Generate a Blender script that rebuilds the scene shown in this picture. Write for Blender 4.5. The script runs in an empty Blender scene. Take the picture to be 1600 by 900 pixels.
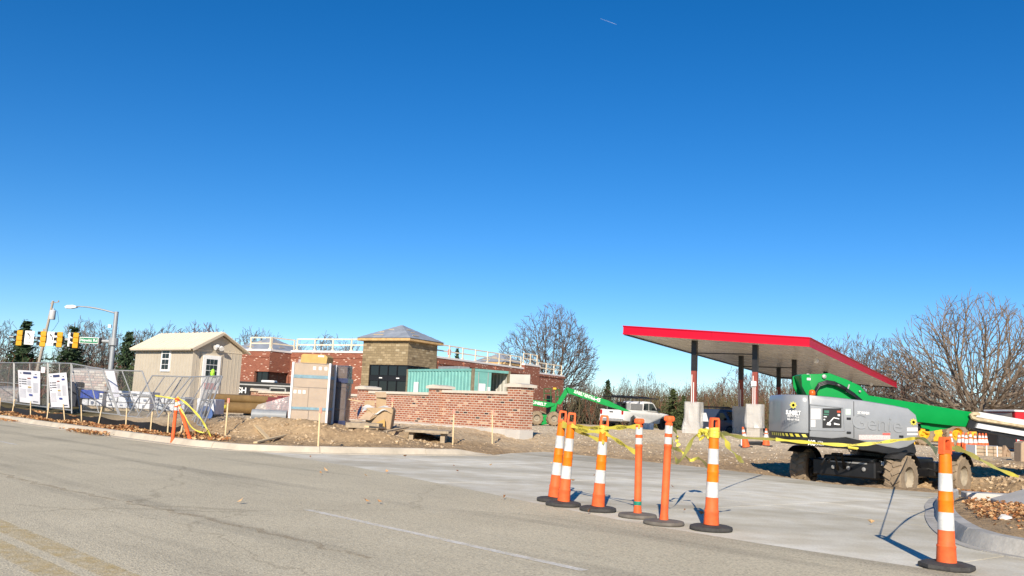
import bpy, bmesh, math, random
import numpy as np
from mathutils import Vector, Matrix

# ------------------------------------------------------------------ camera, sky, sun, exposure
sc = bpy.context.scene
F_PX, PITCH, ROLL, CAM_H = 1400.0, math.radians(7.75), math.radians(2.6), 1.13
cam_d = bpy.data.cameras.new('camera'); cam = bpy.data.objects.new('camera', cam_d)
sc.collection.objects.link(cam); sc.camera = cam
cam_d.sensor_width = 36.0; cam_d.lens = 36.0 * F_PX / 1600.0
cam_d.clip_start = 0.1; cam_d.clip_end = 20000
cam.matrix_world = Matrix.Translation((0, 0, CAM_H)) @ Matrix.Rotation(math.pi/2 + PITCH, 4, 'X') @ Matrix.Rotation(ROLL, 4, 'Z')

SUN_EL, SUN_AZ = math.radians(27.0), math.radians(8.0)      # light travels towards +Y, 7 degrees to the right
ldir = Vector((math.sin(SUN_AZ)*math.cos(SUN_EL), math.cos(SUN_AZ)*math.cos(SUN_EL), -math.sin(SUN_EL)))
world = bpy.data.worlds.new('World'); sc.world = world; world.use_nodes = True
wn = world.node_tree.nodes; wl = world.node_tree.links
bg = wn['Background']; sky = wn.new('ShaderNodeTexSky'); sky.sky_type = 'NISHITA'
sky.sun_disc = False; sky.sun_elevation = SUN_EL
sky.sun_rotation = math.atan2(-ldir.x, -ldir.y)
sky.air_density = 1.0; sky.dust_density = 0.0; sky.ozone_density = 4.0; sky.altitude = 1800
hs = wn.new('ShaderNodeHueSaturation'); hs.inputs['Saturation'].default_value = 1.31; hs.inputs['Hue'].default_value = .504; hs.inputs['Value'].default_value = .98
wl.new(sky.outputs[0], hs.inputs['Color']); wl.new(hs.outputs[0], bg.inputs[0]); bg.inputs[1].default_value = 0.10
sun_d = bpy.data.lights.new('sun', 'SUN'); sun = bpy.data.objects.new('sun', sun_d); sc.collection.objects.link(sun)
sun_d.energy = 5.0; sun_d.angle = math.radians(0.5); sun_d.color = (1.0, 0.89, 0.74)
sun.rotation_euler = ldir.to_track_quat('-Z', 'Y').to_euler()
sc.view_settings.view_transform = 'Standard'; sc.view_settings.look = 'None'
sc.view_settings.exposure = 0.42; sc.view_settings.gamma = 1.0

# ------------------------------------------------------------------ helpers
random.seed(7); rng = np.random.default_rng(7)
COL = sc.collection
V = Vector
def _ray(px, py):
    a0, b0 = px-800, py-450; c, s = math.cos(ROLL), math.sin(ROLL)
    a = a0*c+b0*s; b = -a0*s+b0*c
    d1, d2 = 1.0, -b/F_PX
    return V((a/F_PX, d1*math.cos(PITCH)-d2*math.sin(PITCH), d1*math.sin(PITCH)+d2*math.cos(PITCH)))
def G(px, py, z=0.0):            # survey: sight line to a point of known height
    d = _ray(px, py); t = (z-CAM_H)/d.z
    return V((d.x*t, d.y*t, z))
def A(px, py, Y):                # survey: sight line to a point of known distance
    d = _ray(px, py); t = Y/d.y
    return V((d.x*t, Y, CAM_H+d.z*t))

MATS = {}
def mat(name, col, rough=0.7, metal=0.0, var=0.12, scale=6.0, bump=0.0, bscale=40.0, spec=0.5, col2=None, emit=None, coat=0.0, alpha=1.0, trans=0.0, sheen=0.0):
    if name in MATS: return MATS[name]
    m = bpy.data.materials.new(name); m.use_nodes = True
    nt = m.node_tree; n = nt.nodes; l = nt.links; b = n['Principled BSDF']
    b.inputs['Roughness'].default_value = rough; b.inputs['Metallic'].default_value = metal
    b.inputs['Specular IOR Level'].default_value = spec
    b.inputs['Coat Weight'].default_value = coat
    b.inputs['Alpha'].default_value = alpha
    b.inputs['Transmission Weight'].default_value = trans
    tc = n.new('ShaderNodeTexCoord')
    if var > 0 or col2:
        no = n.new('ShaderNodeTexNoise'); no.inputs['Scale'].default_value = scale; no.inputs['Detail'].default_value = 5; no.inputs['Roughness'].default_value = .65
        l.new(tc.outputs['Object'], no.inputs['Vector'])
        rp = n.new('ShaderNodeValToRGB'); rp.color_ramp.elements[0].position = .3; rp.color_ramp.elements[1].position = .7
        c2 = col2 or [min(1, c*(1+var)) for c in col]
        c1 = col if col2 else [c*(1-var) for c in col]
        rp.color_ramp.elements[0].color = (*c1, 1); rp.color_ramp.elements[1].color = (*c2, 1)
        l.new(no.outputs['Fac'], rp.inputs[0]); l.new(rp.outputs[0], b.inputs['Base Color'])
        mr = n.new('ShaderNodeMapRange'); mr.inputs['To Min'].default_value = max(0, rough-.08); mr.inputs['To Max'].default_value = min(1, rough+.1)
        l.new(no.outputs['Fac'], mr.inputs['Value']); l.new(mr.outputs[0], b.inputs['Roughness'])
    else:
        b.inputs['Base Color'].default_value = (*col, 1)
    if bump > 0:
        nb = n.new('ShaderNodeTexNoise'); nb.inputs['Scale'].default_value = bscale; nb.inputs['Detail'].default_value = 4
        l.new(tc.outputs['Object'], nb.inputs['Vector'])
        bp = n.new('ShaderNodeBump'); bp.inputs['Strength'].default_value = bump; bp.inputs['Distance'].default_value = .02
        l.new(nb.outputs['Fac'], bp.inputs['Height']); l.new(bp.outputs[0], b.inputs['Normal'])
    if emit:
        b.inputs['Emission Color'].default_value = (*emit[:3], 1); b.inputs['Emission Strength'].default_value = emit[3]
    MATS[name] = m
    return m

def masonry(name, c1, c2, mortar, bw, bh, msize, pale=None, dark=None, bump=.5, squash=1.0):
    """brick/stone bond on the UV map (metres)"""
    m = bpy.data.materials.new(name); m.use_nodes = True; MATS[name] = m
    nt = m.node_tree; n = nt.nodes; l = nt.links; b = n['Principled BSDF']; b.inputs['Roughness'].default_value = .85
    uv = n.new('ShaderNodeUVMap')
    br = n.new('ShaderNodeTexBrick'); l.new(uv.outputs[0], br.inputs['Vector'])
    br.inputs['Scale'].default_value = 1; br.inputs['Brick Width'].default_value = bw; br.inputs['Row Height'].default_value = bh
    br.inputs['Mortar Size'].default_value = msize; br.inputs['Mortar Smooth'].default_value = .1; br.inputs['Bias'].default_value = 0
    br.inputs['Color1'].default_value = (0, 0, 0, 1); br.inputs['Color2'].default_value = (1, 1, 1, 1); br.inputs['Mortar'].default_value = (.5, .5, .5, 1)
    rp = n.new('ShaderNodeValToRGB'); e = rp.color_ramp.elements; rp.color_ramp.interpolation = 'CONSTANT'
    e[0].position = 0; e[0].color = (*(dark or c1), 1); e[1].position = .035; e[1].color = (*c1, 1)
    x = e.new(.4); x.color = (*[(p+q)/2 for p, q in zip(c1, c2)], 1)
    x = e.new(.65); x.color = (*c2, 1)
    x = e.new(.93); x.color = (*(pale or c2), 1)
    l.new(br.outputs['Color'], rp.inputs[0])
    no = n.new('ShaderNodeTexNoise'); no.inputs['Scale'].default_value = .8; no.inputs['Detail'].default_value = 6; l.new(uv.outputs[0], no.inputs['Vector'])
    mm = n.new('ShaderNodeMix'); mm.data_type = 'RGBA'; mm.blend_type = 'MULTIPLY'; mm.inputs['Factor'].default_value = .35
    l.new(rp.outputs[0], mm.inputs[6]); l.new(no.outputs['Color'], mm.inputs[7])
    mx = n.new('ShaderNodeMix'); mx.data_type = 'RGBA'; mx.inputs[7].default_value = (*mortar, 1)
    l.new(br.outputs['Fac'], mx.inputs['Factor']); l.new(rp.outputs[0], mx.inputs[6]); l.new(mx.outputs[2], b.inputs['Base Color'])
    bp = n.new('ShaderNodeBump'); bp.inputs['Strength'].default_value = bump; bp.inputs['Distance'].default_value = .01; bp.invert = True
    l.new(br.outputs['Fac'], bp.inputs['Height']); l.new(bp.outputs[0], b.inputs['Normal'])
    return m

class MB:
    def __init__(s): s.v = []; s.f = []; s.m = []; s.M = Matrix()
    def add(s, vs, fs, m=0):
        o = len(s.v); s.v += [s.M @ V(p) for p in vs]; s.f += [tuple(i+o for i in f) for f in fs]; s.m += [m]*len(fs); return s
    def box(s, c, d, rz=0, m=0, b=0.0, rot=None):
        hx, hy, hz = d[0]/2, d[1]/2, d[2]/2
        R = rot if rot is not None else Matrix.Rotation(rz, 3, 'Z'); c = V(c)
        if b <= 0:
            P = [R @ V((x*hx, y*hy, z*hz))+c for x in (-1, 1) for y in (-1, 1) for z in (-1, 1)]
            return s.add(P, [(0,1,3,2),(4,6,7,5),(0,4,5,1),(2,3,7,6),(0,2,6,4),(1,5,7,3)], m)
        P = []; ix = {}
        for x in (-1, 1):
            for y in (-1, 1):
                for z in (-1, 1):
                    for a in range(3):
                        q = [x*(hx-b), y*(hy-b), z*(hz-b)]; q[a] = (x, y, z)[a]*(hx, hy, hz)[a]
                        ix[(x, y, z, a)] = len(P); P.append(R @ V(q)+c)
        fs = []
        for a in range(3):
            o1, o2 = (a+1) % 3, (a+2) % 3
            for sg in (-1, 1):
                q = []
                for u, w in ((-1,-1),(1,-1),(1,1),(-1,1)):
                    k = [0,0,0]; k[a] = sg; k[o1] = u; k[o2] = w; q.append(ix[(*k, a)])
                fs.append(tuple(q if sg > 0 else q[::-1]))
        for a in range(3):     # edges along axis a
            o1, o2 = (a+1) % 3, (a+2) % 3
            for u in (-1, 1):
                for w in (-1, 1):
                    k0 = [0,0,0]; k0[a] = -1; k0[o1] = u; k0[o2] = w; k1 = list(k0); k1[a] = 1
                    q = (ix[(*k0, o1)], ix[(*k1, o1)], ix[(*k1, o2)], ix[(*k0, o2)])
                    fs.append(q if u*w < 0 else q[::-1])
        for x in (-1, 1):
            for y in (-1, 1):
                for z in (-1, 1):
                    q = tuple(ix[(x, y, z, a)] for a in range(3)); fs.append(q if x*y*z > 0 else q[::-1])
        return s.add(P, fs, m)
    def tube(s, p0, p1, r0, r1=None, n=8, m=0, cap=True):
        return s.path([p0, p1], [r0, r0 if r1 is None else r1], n, m, cap)
    def path(s, pts, rr, n=6, m=0, cap=True):
        pts = [V(p) for p in pts]
        if not hasattr(rr, '__len__'): rr = [rr]*len(pts)
        P = []; fs = []; k = len(pts); up = None
        for i, p in enumerate(pts):
            t = (pts[min(i+1, k-1)]-pts[max(i-1, 0)])
            if t.length < 1e-9: t = V((0, 0, 1))
            t.normalize()
            if up is None:
                up = V((0, 0, 1)) if abs(t.z) < .9 else V((1, 0, 0))
            a = up-t*up.dot(t)
            if a.length < 1e-6: a = t.orthogonal()
            a.normalize(); b = t.cross(a); up = a
            for j in range(n):
                w = 2*math.pi*j/n
                P.append(p+(a*math.cos(w)+b*math.sin(w))*rr[i])
        for i in range(k-1):
            for j in range(n):
                q = (j+1) % n; fs.append((i*n+j, i*n+q, (i+1)*n+q, (i+1)*n+j))
        if cap:
            fs.append(tuple(range(n))[::-1]); fs.append(tuple((k-1)*n+j for j in range(n)))
        return s.add(P, fs, m)
    def lathe(s, prof, n=20, c=(0,0,0), m=0, mf=None, axis=None):
        P = []; fs = []; c = V(c); R = Matrix() if axis is None else V((0,0,1)).rotation_difference(V(axis)).to_matrix().to_4x4()
        for r, z in prof:
            for j in range(n):
                w = 2*math.pi*j/n; P.append((R @ V((r*math.cos(w), r*math.sin(w), z)))+c)
        o = len(s.m); ms = []
        for i in range(len(prof)-1):
            for j in range(n):
                q = (j+1) % n; fs.append((i*n+j, i*n+q, (i+1)*n+q, (i+1)*n+j)); ms.append(m if mf is None else mf[i])
        if prof[0][0] > 1e-6: fs.append(tuple(range(n))[::-1]); ms.append(ms[0])
        if prof[-1][0] > 1e-6: fs.append(tuple((len(prof)-1)*n+j for j in range(n))); ms.append(ms[-1])
        s.add(P, fs); s.m[o:] = ms
        return s
    def prism(s, poly, y0, y1, m=0, b=0.0, plane='xz'):
        """polygon (x,z) extruded along y (or (x,y) along z); rounded rims when b>0"""
        ar = sum(poly[i][0]*poly[(i+1) % len(poly)][1]-poly[(i+1) % len(poly)][0]*poly[i][1] for i in range(len(poly)))
        if ar < 0: poly = poly[::-1]
        k = len(poly)
        def inset(d):
            out = []
            for i in range(k):
                p0, p1, p2 = V(poly[i-1]), V(poly[i]), V(poly[(i+1) % k])
                e1 = (p1-p0).normalized(); e2 = (p2-p1).normalized()
                n1 = V((-e1.y, e1.x)); n2 = V((-e2.y, e2.x)); h = n1+n2
                if h.length < 1e-6: h = n1
                h.normalize(); sc_ = d/max(.35, h.dot(n1)); out.append(p1+h*sc_)
            return out
        rings = [(poly, y0), (poly, y1)] if b <= 0 else [(inset(b), y0), (inset(b*.3), y0+b*.3), (poly, y0+b), (poly, y1-b), (inset(b*.3), y1-b*.3), (inset(b), y1)]
        P = []; fs = []
        for pl, y in rings:
            for q in pl: P.append((q[0], y, q[1]) if plane == 'xz' else (q[0], q[1], y))
        nr = len(rings)
        for r in range(nr-1):
            for i in range(k):
                j = (i+1) % k; f = (r*k+i, r*k+j, (r+1)*k+j, (r+1)*k+i); fs.append(f if plane != 'xz' else f[::-1])
        c0 = tuple(range(k)); c1 = tuple((nr-1)*k+i for i in range(k))
        if plane == 'xz': fs += [c0, c1[::-1]]
        else: fs += [c0[::-1], c1]
        return s.add(P, fs, m)
    def build(s, name, mats, parent=None, smooth=False, loc=None, rz=None):
        me = bpy.data.meshes.new(name); me.from_pydata([tuple(p) for p in s.v], [], s.f)
        for mm in (mats if isinstance(mats, (list, tuple)) else [mats]): me.materials.append(mm)
        if any(s.m): me.polygons.foreach_set('material_index', s.m)
        # metric box-projected UVs
        uvl = me.uv_layers.new(name='UVMap'); me.update()
        nl = len(me.loops); vi = np.empty(nl, np.int32); me.loops.foreach_get('vertex_index', vi)
        co = np.empty(len(me.vertices)*3); me.vertices.foreach_get('co', co); co = co.reshape(-1, 3)
        nf = len(me.polygons); no = np.empty(nf*3); me.polygons.foreach_get('normal', no); no = no.reshape(-1, 3)
        tot = np.empty(nf, np.int32); me.polygons.foreach_get('loop_total', tot); nn = np.repeat(no, tot, axis=0); p = co[vi]
        hl = np.maximum(1e-6, np.hypot(nn[:, 0], nn[:, 1])); flat = np.abs(nn[:, 2]) > .75
        u = np.where(flat, p[:, 0], (-nn[:, 1]*p[:, 0]+nn[:, 0]*p[:, 1])/hl); w = np.where(flat, p[:, 1], p[:, 2])
        uvl.data.foreach_set('uv', np.stack([u, w], 1).ravel().astype(np.float32))
        if smooth is True: me.polygons.foreach_set('use_smooth', [True]*nf)
        elif smooth: me.set_sharp_from_angle(angle=math.radians(smooth)) if hasattr(me, 'set_sharp_from_angle') else None
        if smooth and smooth is not True: me.polygons.foreach_set('use_smooth', [True]*nf)
        o = bpy.data.objects.new(name, me); COL.objects.link(o)
        if parent: o.parent = parent
        if loc is not None: o.location = loc
        if rz is not None: o.rotation_euler = (0, 0, rz)
        return o

def tag(o, label=None, cat=None, group=None, kind=None):
    if label: o['label'] = label
    if cat: o['category'] = cat
    if group: o['group'] = group
    if kind: o['kind'] = kind
    return o
def thing(name, label, cat, loc=(0,0,0), rz=0, group=None):
    o = bpy.data.objects.new(name, None); COL.objects.link(o); o.location = loc; o.rotation_euler = (0, 0, rz)
    o.empty_display_size = .2
    return tag(o, label, cat, group)
def copy_tree(o, parent=None):
    c = o.copy(); COL.objects.link(c); c.parent = parent
    for ch in o.children: copy_tree(ch, c)
    return c
def text(string, size, m, parent, M, name='lettering', ext=.003, align='CENTER', sx=1.0, bold=0.0):
    cu = bpy.data.curves.new(name, 'FONT'); cu.body = string; cu.size = size; cu.align_x = align; cu.align_y = 'CENTER'; cu.extrude = ext; cu.offset = bold; cu.resolution_u = 3
    ob = bpy.data.objects.new(name+'_tmp', cu); COL.objects.link(ob)
    me = bpy.data.meshes.new_from_object(ob); bpy.data.objects.remove(ob); bpy.data.curves.remove(cu)
    me.transform(M @ Matrix.Diagonal((sx, 1, 1, 1))); me.materials.clear(); me.materials.append(m); me.name = name
    o = bpy.data.objects.new(name, me); COL.objects.link(o); o.parent = parent
    return o
def face_frame(o, right, up):
    """matrix: local x = right, y = up, z = out of the face"""
    r = V(right).normalized(); u = V(up); u = (u-r*u.dot(r)).normalized(); n = r.cross(u)
    M = Matrix((r, u, n)).transposed().to_4x4(); M.translation = V(o); return M

# ------------------------------------------------------------------ materials
m_conc = mat('concrete', (.50,.475,.43), .85, var=.16, scale=.9, bump=.25, bscale=30)
m_kerb = mat('kerb_concrete', (.50,.44,.345), .88, var=.2, scale=1.6, bump=.3, bscale=30)
m_rail = mat('pale_timber', (.72,.62,.46), .7, var=.12, scale=5)
m_rawwood = mat('raw_wood', (.62,.47,.27), .75, var=.2, scale=9)
m_fascia_wood = mat('fascia_wood', (.55,.36,.16), .75, var=.25, scale=4)
m_greywood = mat('weathered_wood', (.36,.29,.2), .85, var=.3, scale=7)
m_galv = mat('galvanised_steel', (.38,.38,.37), .5, .4, var=.12, scale=8)
m_polegrey = mat('pole_grey', (.34,.36,.37), .5, .3, var=.08)
m_black = mat('black_paint', (.012,.012,.013), .38, var=.25, scale=5)
m_blackrub = mat('rubber', (.05,.048,.045), .85, var=.35, scale=12, bump=.3)
m_glass = mat('dark_glass', (.010,.012,.014), .06, spec=.6, var=0)
m_white = mat('white_paint', (.78,.78,.76), .5, var=.05, scale=3)
m_card = mat('cardboard', (.40,.28,.16), .8, var=.12, scale=5)
m_card2 = mat('pale_cardboard', (.40,.295,.195), .8, var=.1, scale=5)
m_yellow = mat('signal_yellow', (.75,.42,.02), .45, var=.1)
m_mach_y = mat('machine_yellow', (.70,.40,.02), .45, var=.2, scale=4)
m_green = mat('boom_green', (.0,.26,.05), .4, var=.07, scale=2, spec=.25)
m_grey = mat('cover_grey', (.27,.285,.30), .32, var=.09, scale=2.2, coat=.2)
m_red = mat('canopy_red', (.50,.003,.025), .45, var=.05, scale=.6, spec=.2)
m_orange = mat('safety_orange', (.85,.185,.006), .55, var=.2, scale=11, spec=.3)
m_orange2 = mat('faded_orange', (.76,.13,.035), .6, var=.24, scale=8, spec=.3)
m_reflect = mat('reflective_white', (.60,.60,.58), .5, var=.25, scale=9)
m_tape = mat('caution_yellow', (.60,.53,.07), .5, var=.12, scale=5)
m_faint = mat('faded_ink', (.16,.14,.03), .6, var=0)
m_ink = mat('ink_black', (.015,.015,.015), .5, var=0)
m_inkw = mat('ink_white', (.8,.8,.78), .5, var=0)
m_mud = mat('dried_mud', (.27,.205,.135), .95, var=.22, scale=6, bump=.5, bscale=20)
m_bark = mat('bark', (.10,.078,.060), .9, var=.3, scale=3)
m_twig = mat('twig_bark', (.105,.078,.060), .9, var=.25, scale=.6)
m_fir = mat('fir_needles', (.026,.052,.018), .8, var=.5, scale=1.2)
m_pine = mat('pine_needles', (.055,.075,.022), .8, var=.5, scale=1.0)
m_brick = masonry('site_wall_brick', (.28,.078,.038), (.38,.135,.068), (.52,.42,.33), .215, .078, .0145, pale=(.56,.36,.23), dark=(.035,.02,.02))
m_brick2 = masonry('store_brick', (.235,.058,.030), (.30,.086,.046), (.29,.165,.11), .215, .078, .010, pale=(.66,.46,.36), dark=(.20,.04,.03), bump=.35)
m_stone = masonry('tower_stone', (.25,.19,.105), (.34,.265,.155), (.20,.15,.09), .42, .20, .012, pale=(.40,.33,.21), dark=(.17,.125,.07), bump=.9)
# ------------------------------------------------------------------ terrain
KERB_L = [(-95,119),(-17.82,32.03),(-14.64,28.51),(-11.81,25.48),(-9.12,22.61),(-7.06,20.58),(-5.75,19.78),(-4.7,19.95),(-3.5,20.45),(-2.2,21.25),(-.9,22.2),(-.3,22.75)]
DRIVE_BACK = [(.2,24.2),(1.15,25.9),(2.89,23.87),(4.71,21.48),(5.8,19.2),(6.35,17.6),(7.6,16.58),(8.15,16.2)]
KERB_R = [(7.45,15.4),(6.95,14.6),(6.46,13.67),(5.98,12.6),(5.57,11.74),(5.18,10.8),(4.9,10.03),(4.72,9.4),(4.68,8.9),(4.84,8.45),(5.5,7.75),(10,3.0),(60,-48)]
EDGE = KERB_L+DRIVE_BACK+KERB_R
E0 = np.array(EDGE, float)
def seg_dist(x, y, P):
    d = np.full(np.shape(x), 1e9)
    for (ax, ay), (bx, by) in zip(P[:-1], P[1:]):
        dx, dy = bx-ax, by-ay; t = np.clip(((x-ax)*dx+(y-ay)*dy)/(dx*dx+dy*dy), 0, 1)
        d = np.minimum(d, np.hypot(x-ax-t*dx, y-ay-t*dy))
    return d
def inside_site(x, y):
    poly = [tuple(p) for p in EDGE]+[(4000,-48),(4000,6000),(-4000,6000),(-4000,119)]
    c = np.zeros(np.shape(x), bool); n = len(poly)
    for i in range(n):
        x1, y1 = poly[i]; x2, y2 = poly[(i+1) % n]
        if y1 == y2: continue
        cr = ((y1 > y) != (y2 > y)) & (x < (x2-x1)*(y-y1)/(y2-y1)+x1); c ^= cr
    return c
def sm(t): t = np.clip(t, 0, 1); return t*t*(3-2*t)
_ph = rng.uniform(0, 6.28, (40, 2)); _fr = rng.normal(0, 1, (40, 2))
def rough_noise(x, y, lam):
    z = 0
    for k in range(14):
        z = z+np.sin(_fr[k, 0]*x/lam*3+_fr[k, 1]*y/lam*3+_ph[k, 0])
    return z/7
MOUNDS = [(-6.2,23.6,.9,.55,.42),(-5.0,23.4,.8,.6,.34),(-7.3,24.4,.8,.6,.38),(-3.9,22.9,1.3,.5,.22),(-3.3,23.2,.6,.4,.20),
          (11.9,20.1,1.0,.6,.30),(13.4,20.7,1.4,.7,.30),(10.6,22.6,1.3,.6,.16),(12.8,22.6,1.5,.8,.14),(2.2,27.0,1.5,.8,.10),(5.2,24.6,1.4,.8,.12),(4.0,29.0,2.0,1.2,.08)]
def ground_z(x, y, fine=True):
    x = np.asarray(x, float); y = np.asarray(y, float)
    d = seg_dist(x, y, EDGE); ins = inside_site(x, y)
    left = sm((1.0-x)/3.0)                    # kerbed part has soil level with the kerb
    lip = .11*left*sm(d/.12)+.115*(1-left)*sm((d-.0)/.12)*sm((13.8-y)/1.0)
    rise = .34*sm((d-.3)/(8.0+7.0*sm((x-4)/4)-3.6*np.maximum(sm((-9-x)/3), sm((5.0-x)/3)*sm((y-23.5)/2.5))))
    z = lip+rise
    z = z-.42*sm((y-52)/25)*1.0
    ditch = np.exp(-(((x-9.3)/2.6)**2+((y-19.8)/1.8)**2)**1.6)
    z = z-.60*ditch*sm(d/.35)
    if fine:
        for mx, my, sx, sy, hh in MOUNDS:
            z = z+hh*np.exp(-((x-mx)/sx)**2-((y-my)/sy)**2)*sm(d/.4)
        amp = sm((d-.15)/.8)*sm((60-y)/20)
        dirt = sm((x+12)/3)
        z = z+amp*(.035*rough_noise(x, y, 1.1)*dirt+.022*rough_noise(y+9, x-4, .45)*dirt+.015*rough_noise(x, y, 3.))
    z = np.where(ins, z, -.10-.02*np.minimum(d, 1))
    return z
def gz(x, y): return float(ground_z(np.array([x]), np.array([y]))[0])
def GG(px, py, up=0.0):          # sight line down to the terrain itself
    z = .2
    for _ in range(8):
        q = G(px, py, z); z = .5*z+.5*max(-.05, gz(q.x, q.y))
    return V((q.x, q.y, gz(q.x, q.y)+up))

def axis_samples(lo, hi, step, outer):
    a = list(np.arange(lo, hi+1e-6, step)); s = step; l = lo; left = []
    while l > -outer: s *= 1.25; l -= s; left.append(l)
    s = step; h = hi; right = []
    while h < outer: s *= 1.25; h += s; right.append(h)
    return np.array(left[::-1]+a+right)
xs = axis_samples(-20, 16, .14, 5000); ys = axis_samples(6, 40, .14, 5000)
XX, YY = np.meshgrid(xs, ys, indexing='ij'); ZZ = ground_z(XX, YY)
ZZ = ZZ+np.where((ZZ > -.05) & (XX > -12) & (XX < 16) & (YY > 6) & (YY < 42), rng.normal(0, .017, ZZ.shape), 0)
nx, ny = len(xs), len(ys)
vid = np.arange(nx*ny).reshape(nx, ny)
quads = np.stack([vid[:-1, :-1], vid[1:, :-1], vid[1:, 1:], vid[:-1, 1:]], -1).reshape(-1, 4)
me = bpy.data.meshes.new('ground'); me.vertices.add(nx*ny); me.vertices.foreach_set('co', np.stack([XX, YY, ZZ], -1).ravel())
me.loops.add(len(quads)*4); me.loops.foreach_set('vertex_index', quads.ravel().astype(np.int32)); me.polygons.add(len(quads))
me.polygons.foreach_set('loop_start', np.arange(0, len(quads)*4, 4, dtype=np.int32)); me.update(calc_edges=True); me.validate()
me.polygons.foreach_set('use_smooth', [True]*len(me.polygons))
def ground_material():
    m = bpy.data.materials.new('bare_soil'); m.use_nodes = True; nt = m.node_tree; n = nt.nodes; l = nt.links; b = n['Principled BSDF']
    b.inputs['Roughness'].default_value = .95; b.inputs['Specular IOR Level'].default_value = .2
    tc = n.new('ShaderNodeTexCoord')
    def noise(s, d=6, r=.65):
        x = n.new('ShaderNodeTexNoise'); x.inputs['Scale'].default_value = s; x.inputs['Detail'].default_value = d; x.inputs['Roughness'].default_value = r; l.new(tc.outputs['Object'], x.inputs['Vector']); return x
    n1 = noise(.5); r1 = n.new('ShaderNodeValToRGB'); e = r1.color_ramp.elements
    e[0].position = .3; e[0].color = (.37,.255,.145,1); e[1].position = .7; e[1].color = (.56,.42,.26,1)
    l.new(n1.outputs['Fac'], r1.inputs[0])
    n2 = noise(9, 8, .75); r2 = n.new('ShaderNodeValToRGB'); e = r2.color_ramp.elements
    e[0].position = .3; e[0].color = (.55,.52,.50,1); e[1].position = .72; e[1].color = (1.25,1.22,1.15,1)
    l.new(n2.outputs['Fac'], r2.inputs[0])
    mu = n.new('ShaderNodeMix'); mu.data_type = 'RGBA'; mu.blend_type = 'MULTIPLY'; mu.inputs['Factor'].default_value = 1
    l.new(r1.outputs[0], mu.inputs[6]); l.new(r2.outputs[0], mu.inputs[7])
    # compacted pale gravel further in (y > 26)
    sx = n.new('ShaderNodeSeparateXYZ'); l.new(tc.outputs['Object'], sx.inputs[0])
    n3 = noise(.35, 5); ad = n.new('ShaderNodeMath'); ad.operation = 'MULTIPLY_ADD'; ad.inputs[1].default_value = 12; l.new(n3.outputs['Fac'], ad.inputs[0]); l.new(sx.outputs['Y'], ad.inputs[2])
    mr = n.new('ShaderNodeMapRange'); mr.inputs['From Min'].default_value = 30; mr.inputs['From Max'].default_value = 39; l.new(ad.outputs[0], mr.inputs['Value'])
    vo = n.new('ShaderNodeTexVoronoi'); vo.inputs['Scale'].default_value = 14; l.new(tc.outputs['Object'], vo.inputs['Vector'])
    rv = n.new('ShaderNodeValToRGB'); e = rv.color_ramp.elements; e[0].color = (.54,.42,.27,1); e[1].color = (.80,.67,.47,1); l.new(vo.outputs['Color'], rv.inputs[0])
    m2 = n.new('ShaderNodeMix'); m2.data_type = 'RGBA'; l.new(mr.outputs[0], m2.inputs['Factor']); l.new(mu.outputs[2], m2.inputs[6]); l.new(rv.outputs[0], m2.inputs[7])
    # thin grass far left and far away
    gy = n.new('ShaderNodeMapRange'); gy.inputs['From Min'].default_value = 95; gy.inputs['From Max'].default_value = 110; l.new(sx.outputs['Y'], gy.inputs['Value'])
    gx = n.new('ShaderNodeMapRange'); gx.inputs['From Min'].default_value = -12; gx.inputs['From Max'].default_value = -15; l.new(sx.outputs['X'], gx.inputs['Value'])
    mxm = n.new('ShaderNodeMath'); mxm.operation = 'MAXIMUM'; l.new(gy.outputs[0], mxm.inputs[0]); l.new(gx.outputs[0], mxm.inputs[1])
    m3 = n.new('ShaderNodeMix'); m3.data_type = 'RGBA'; m3.inputs[7].default_value = (.13,.105,.045,1); l.new(mxm.outputs[0], m3.inputs['Factor']); l.new(m2.outputs[2], m3.inputs[6])
    l.new(m3.outputs[2], b.inputs['Base Color'])
    bp = n.new('ShaderNodeBump'); bp.inputs['Strength'].default_value = .9; bp.inputs['Distance'].default_value = .06; l.new(n2.outputs['Fac'], bp.inputs['Height']); l.new(bp.outputs[0], b.inputs['Normal'])
    return m
m_soil = ground_material(); me.materials.append(m_soil)
ground = bpy.data.objects.new('ground', me); COL.objects.link(ground); tag(ground, kind='structure')

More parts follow.
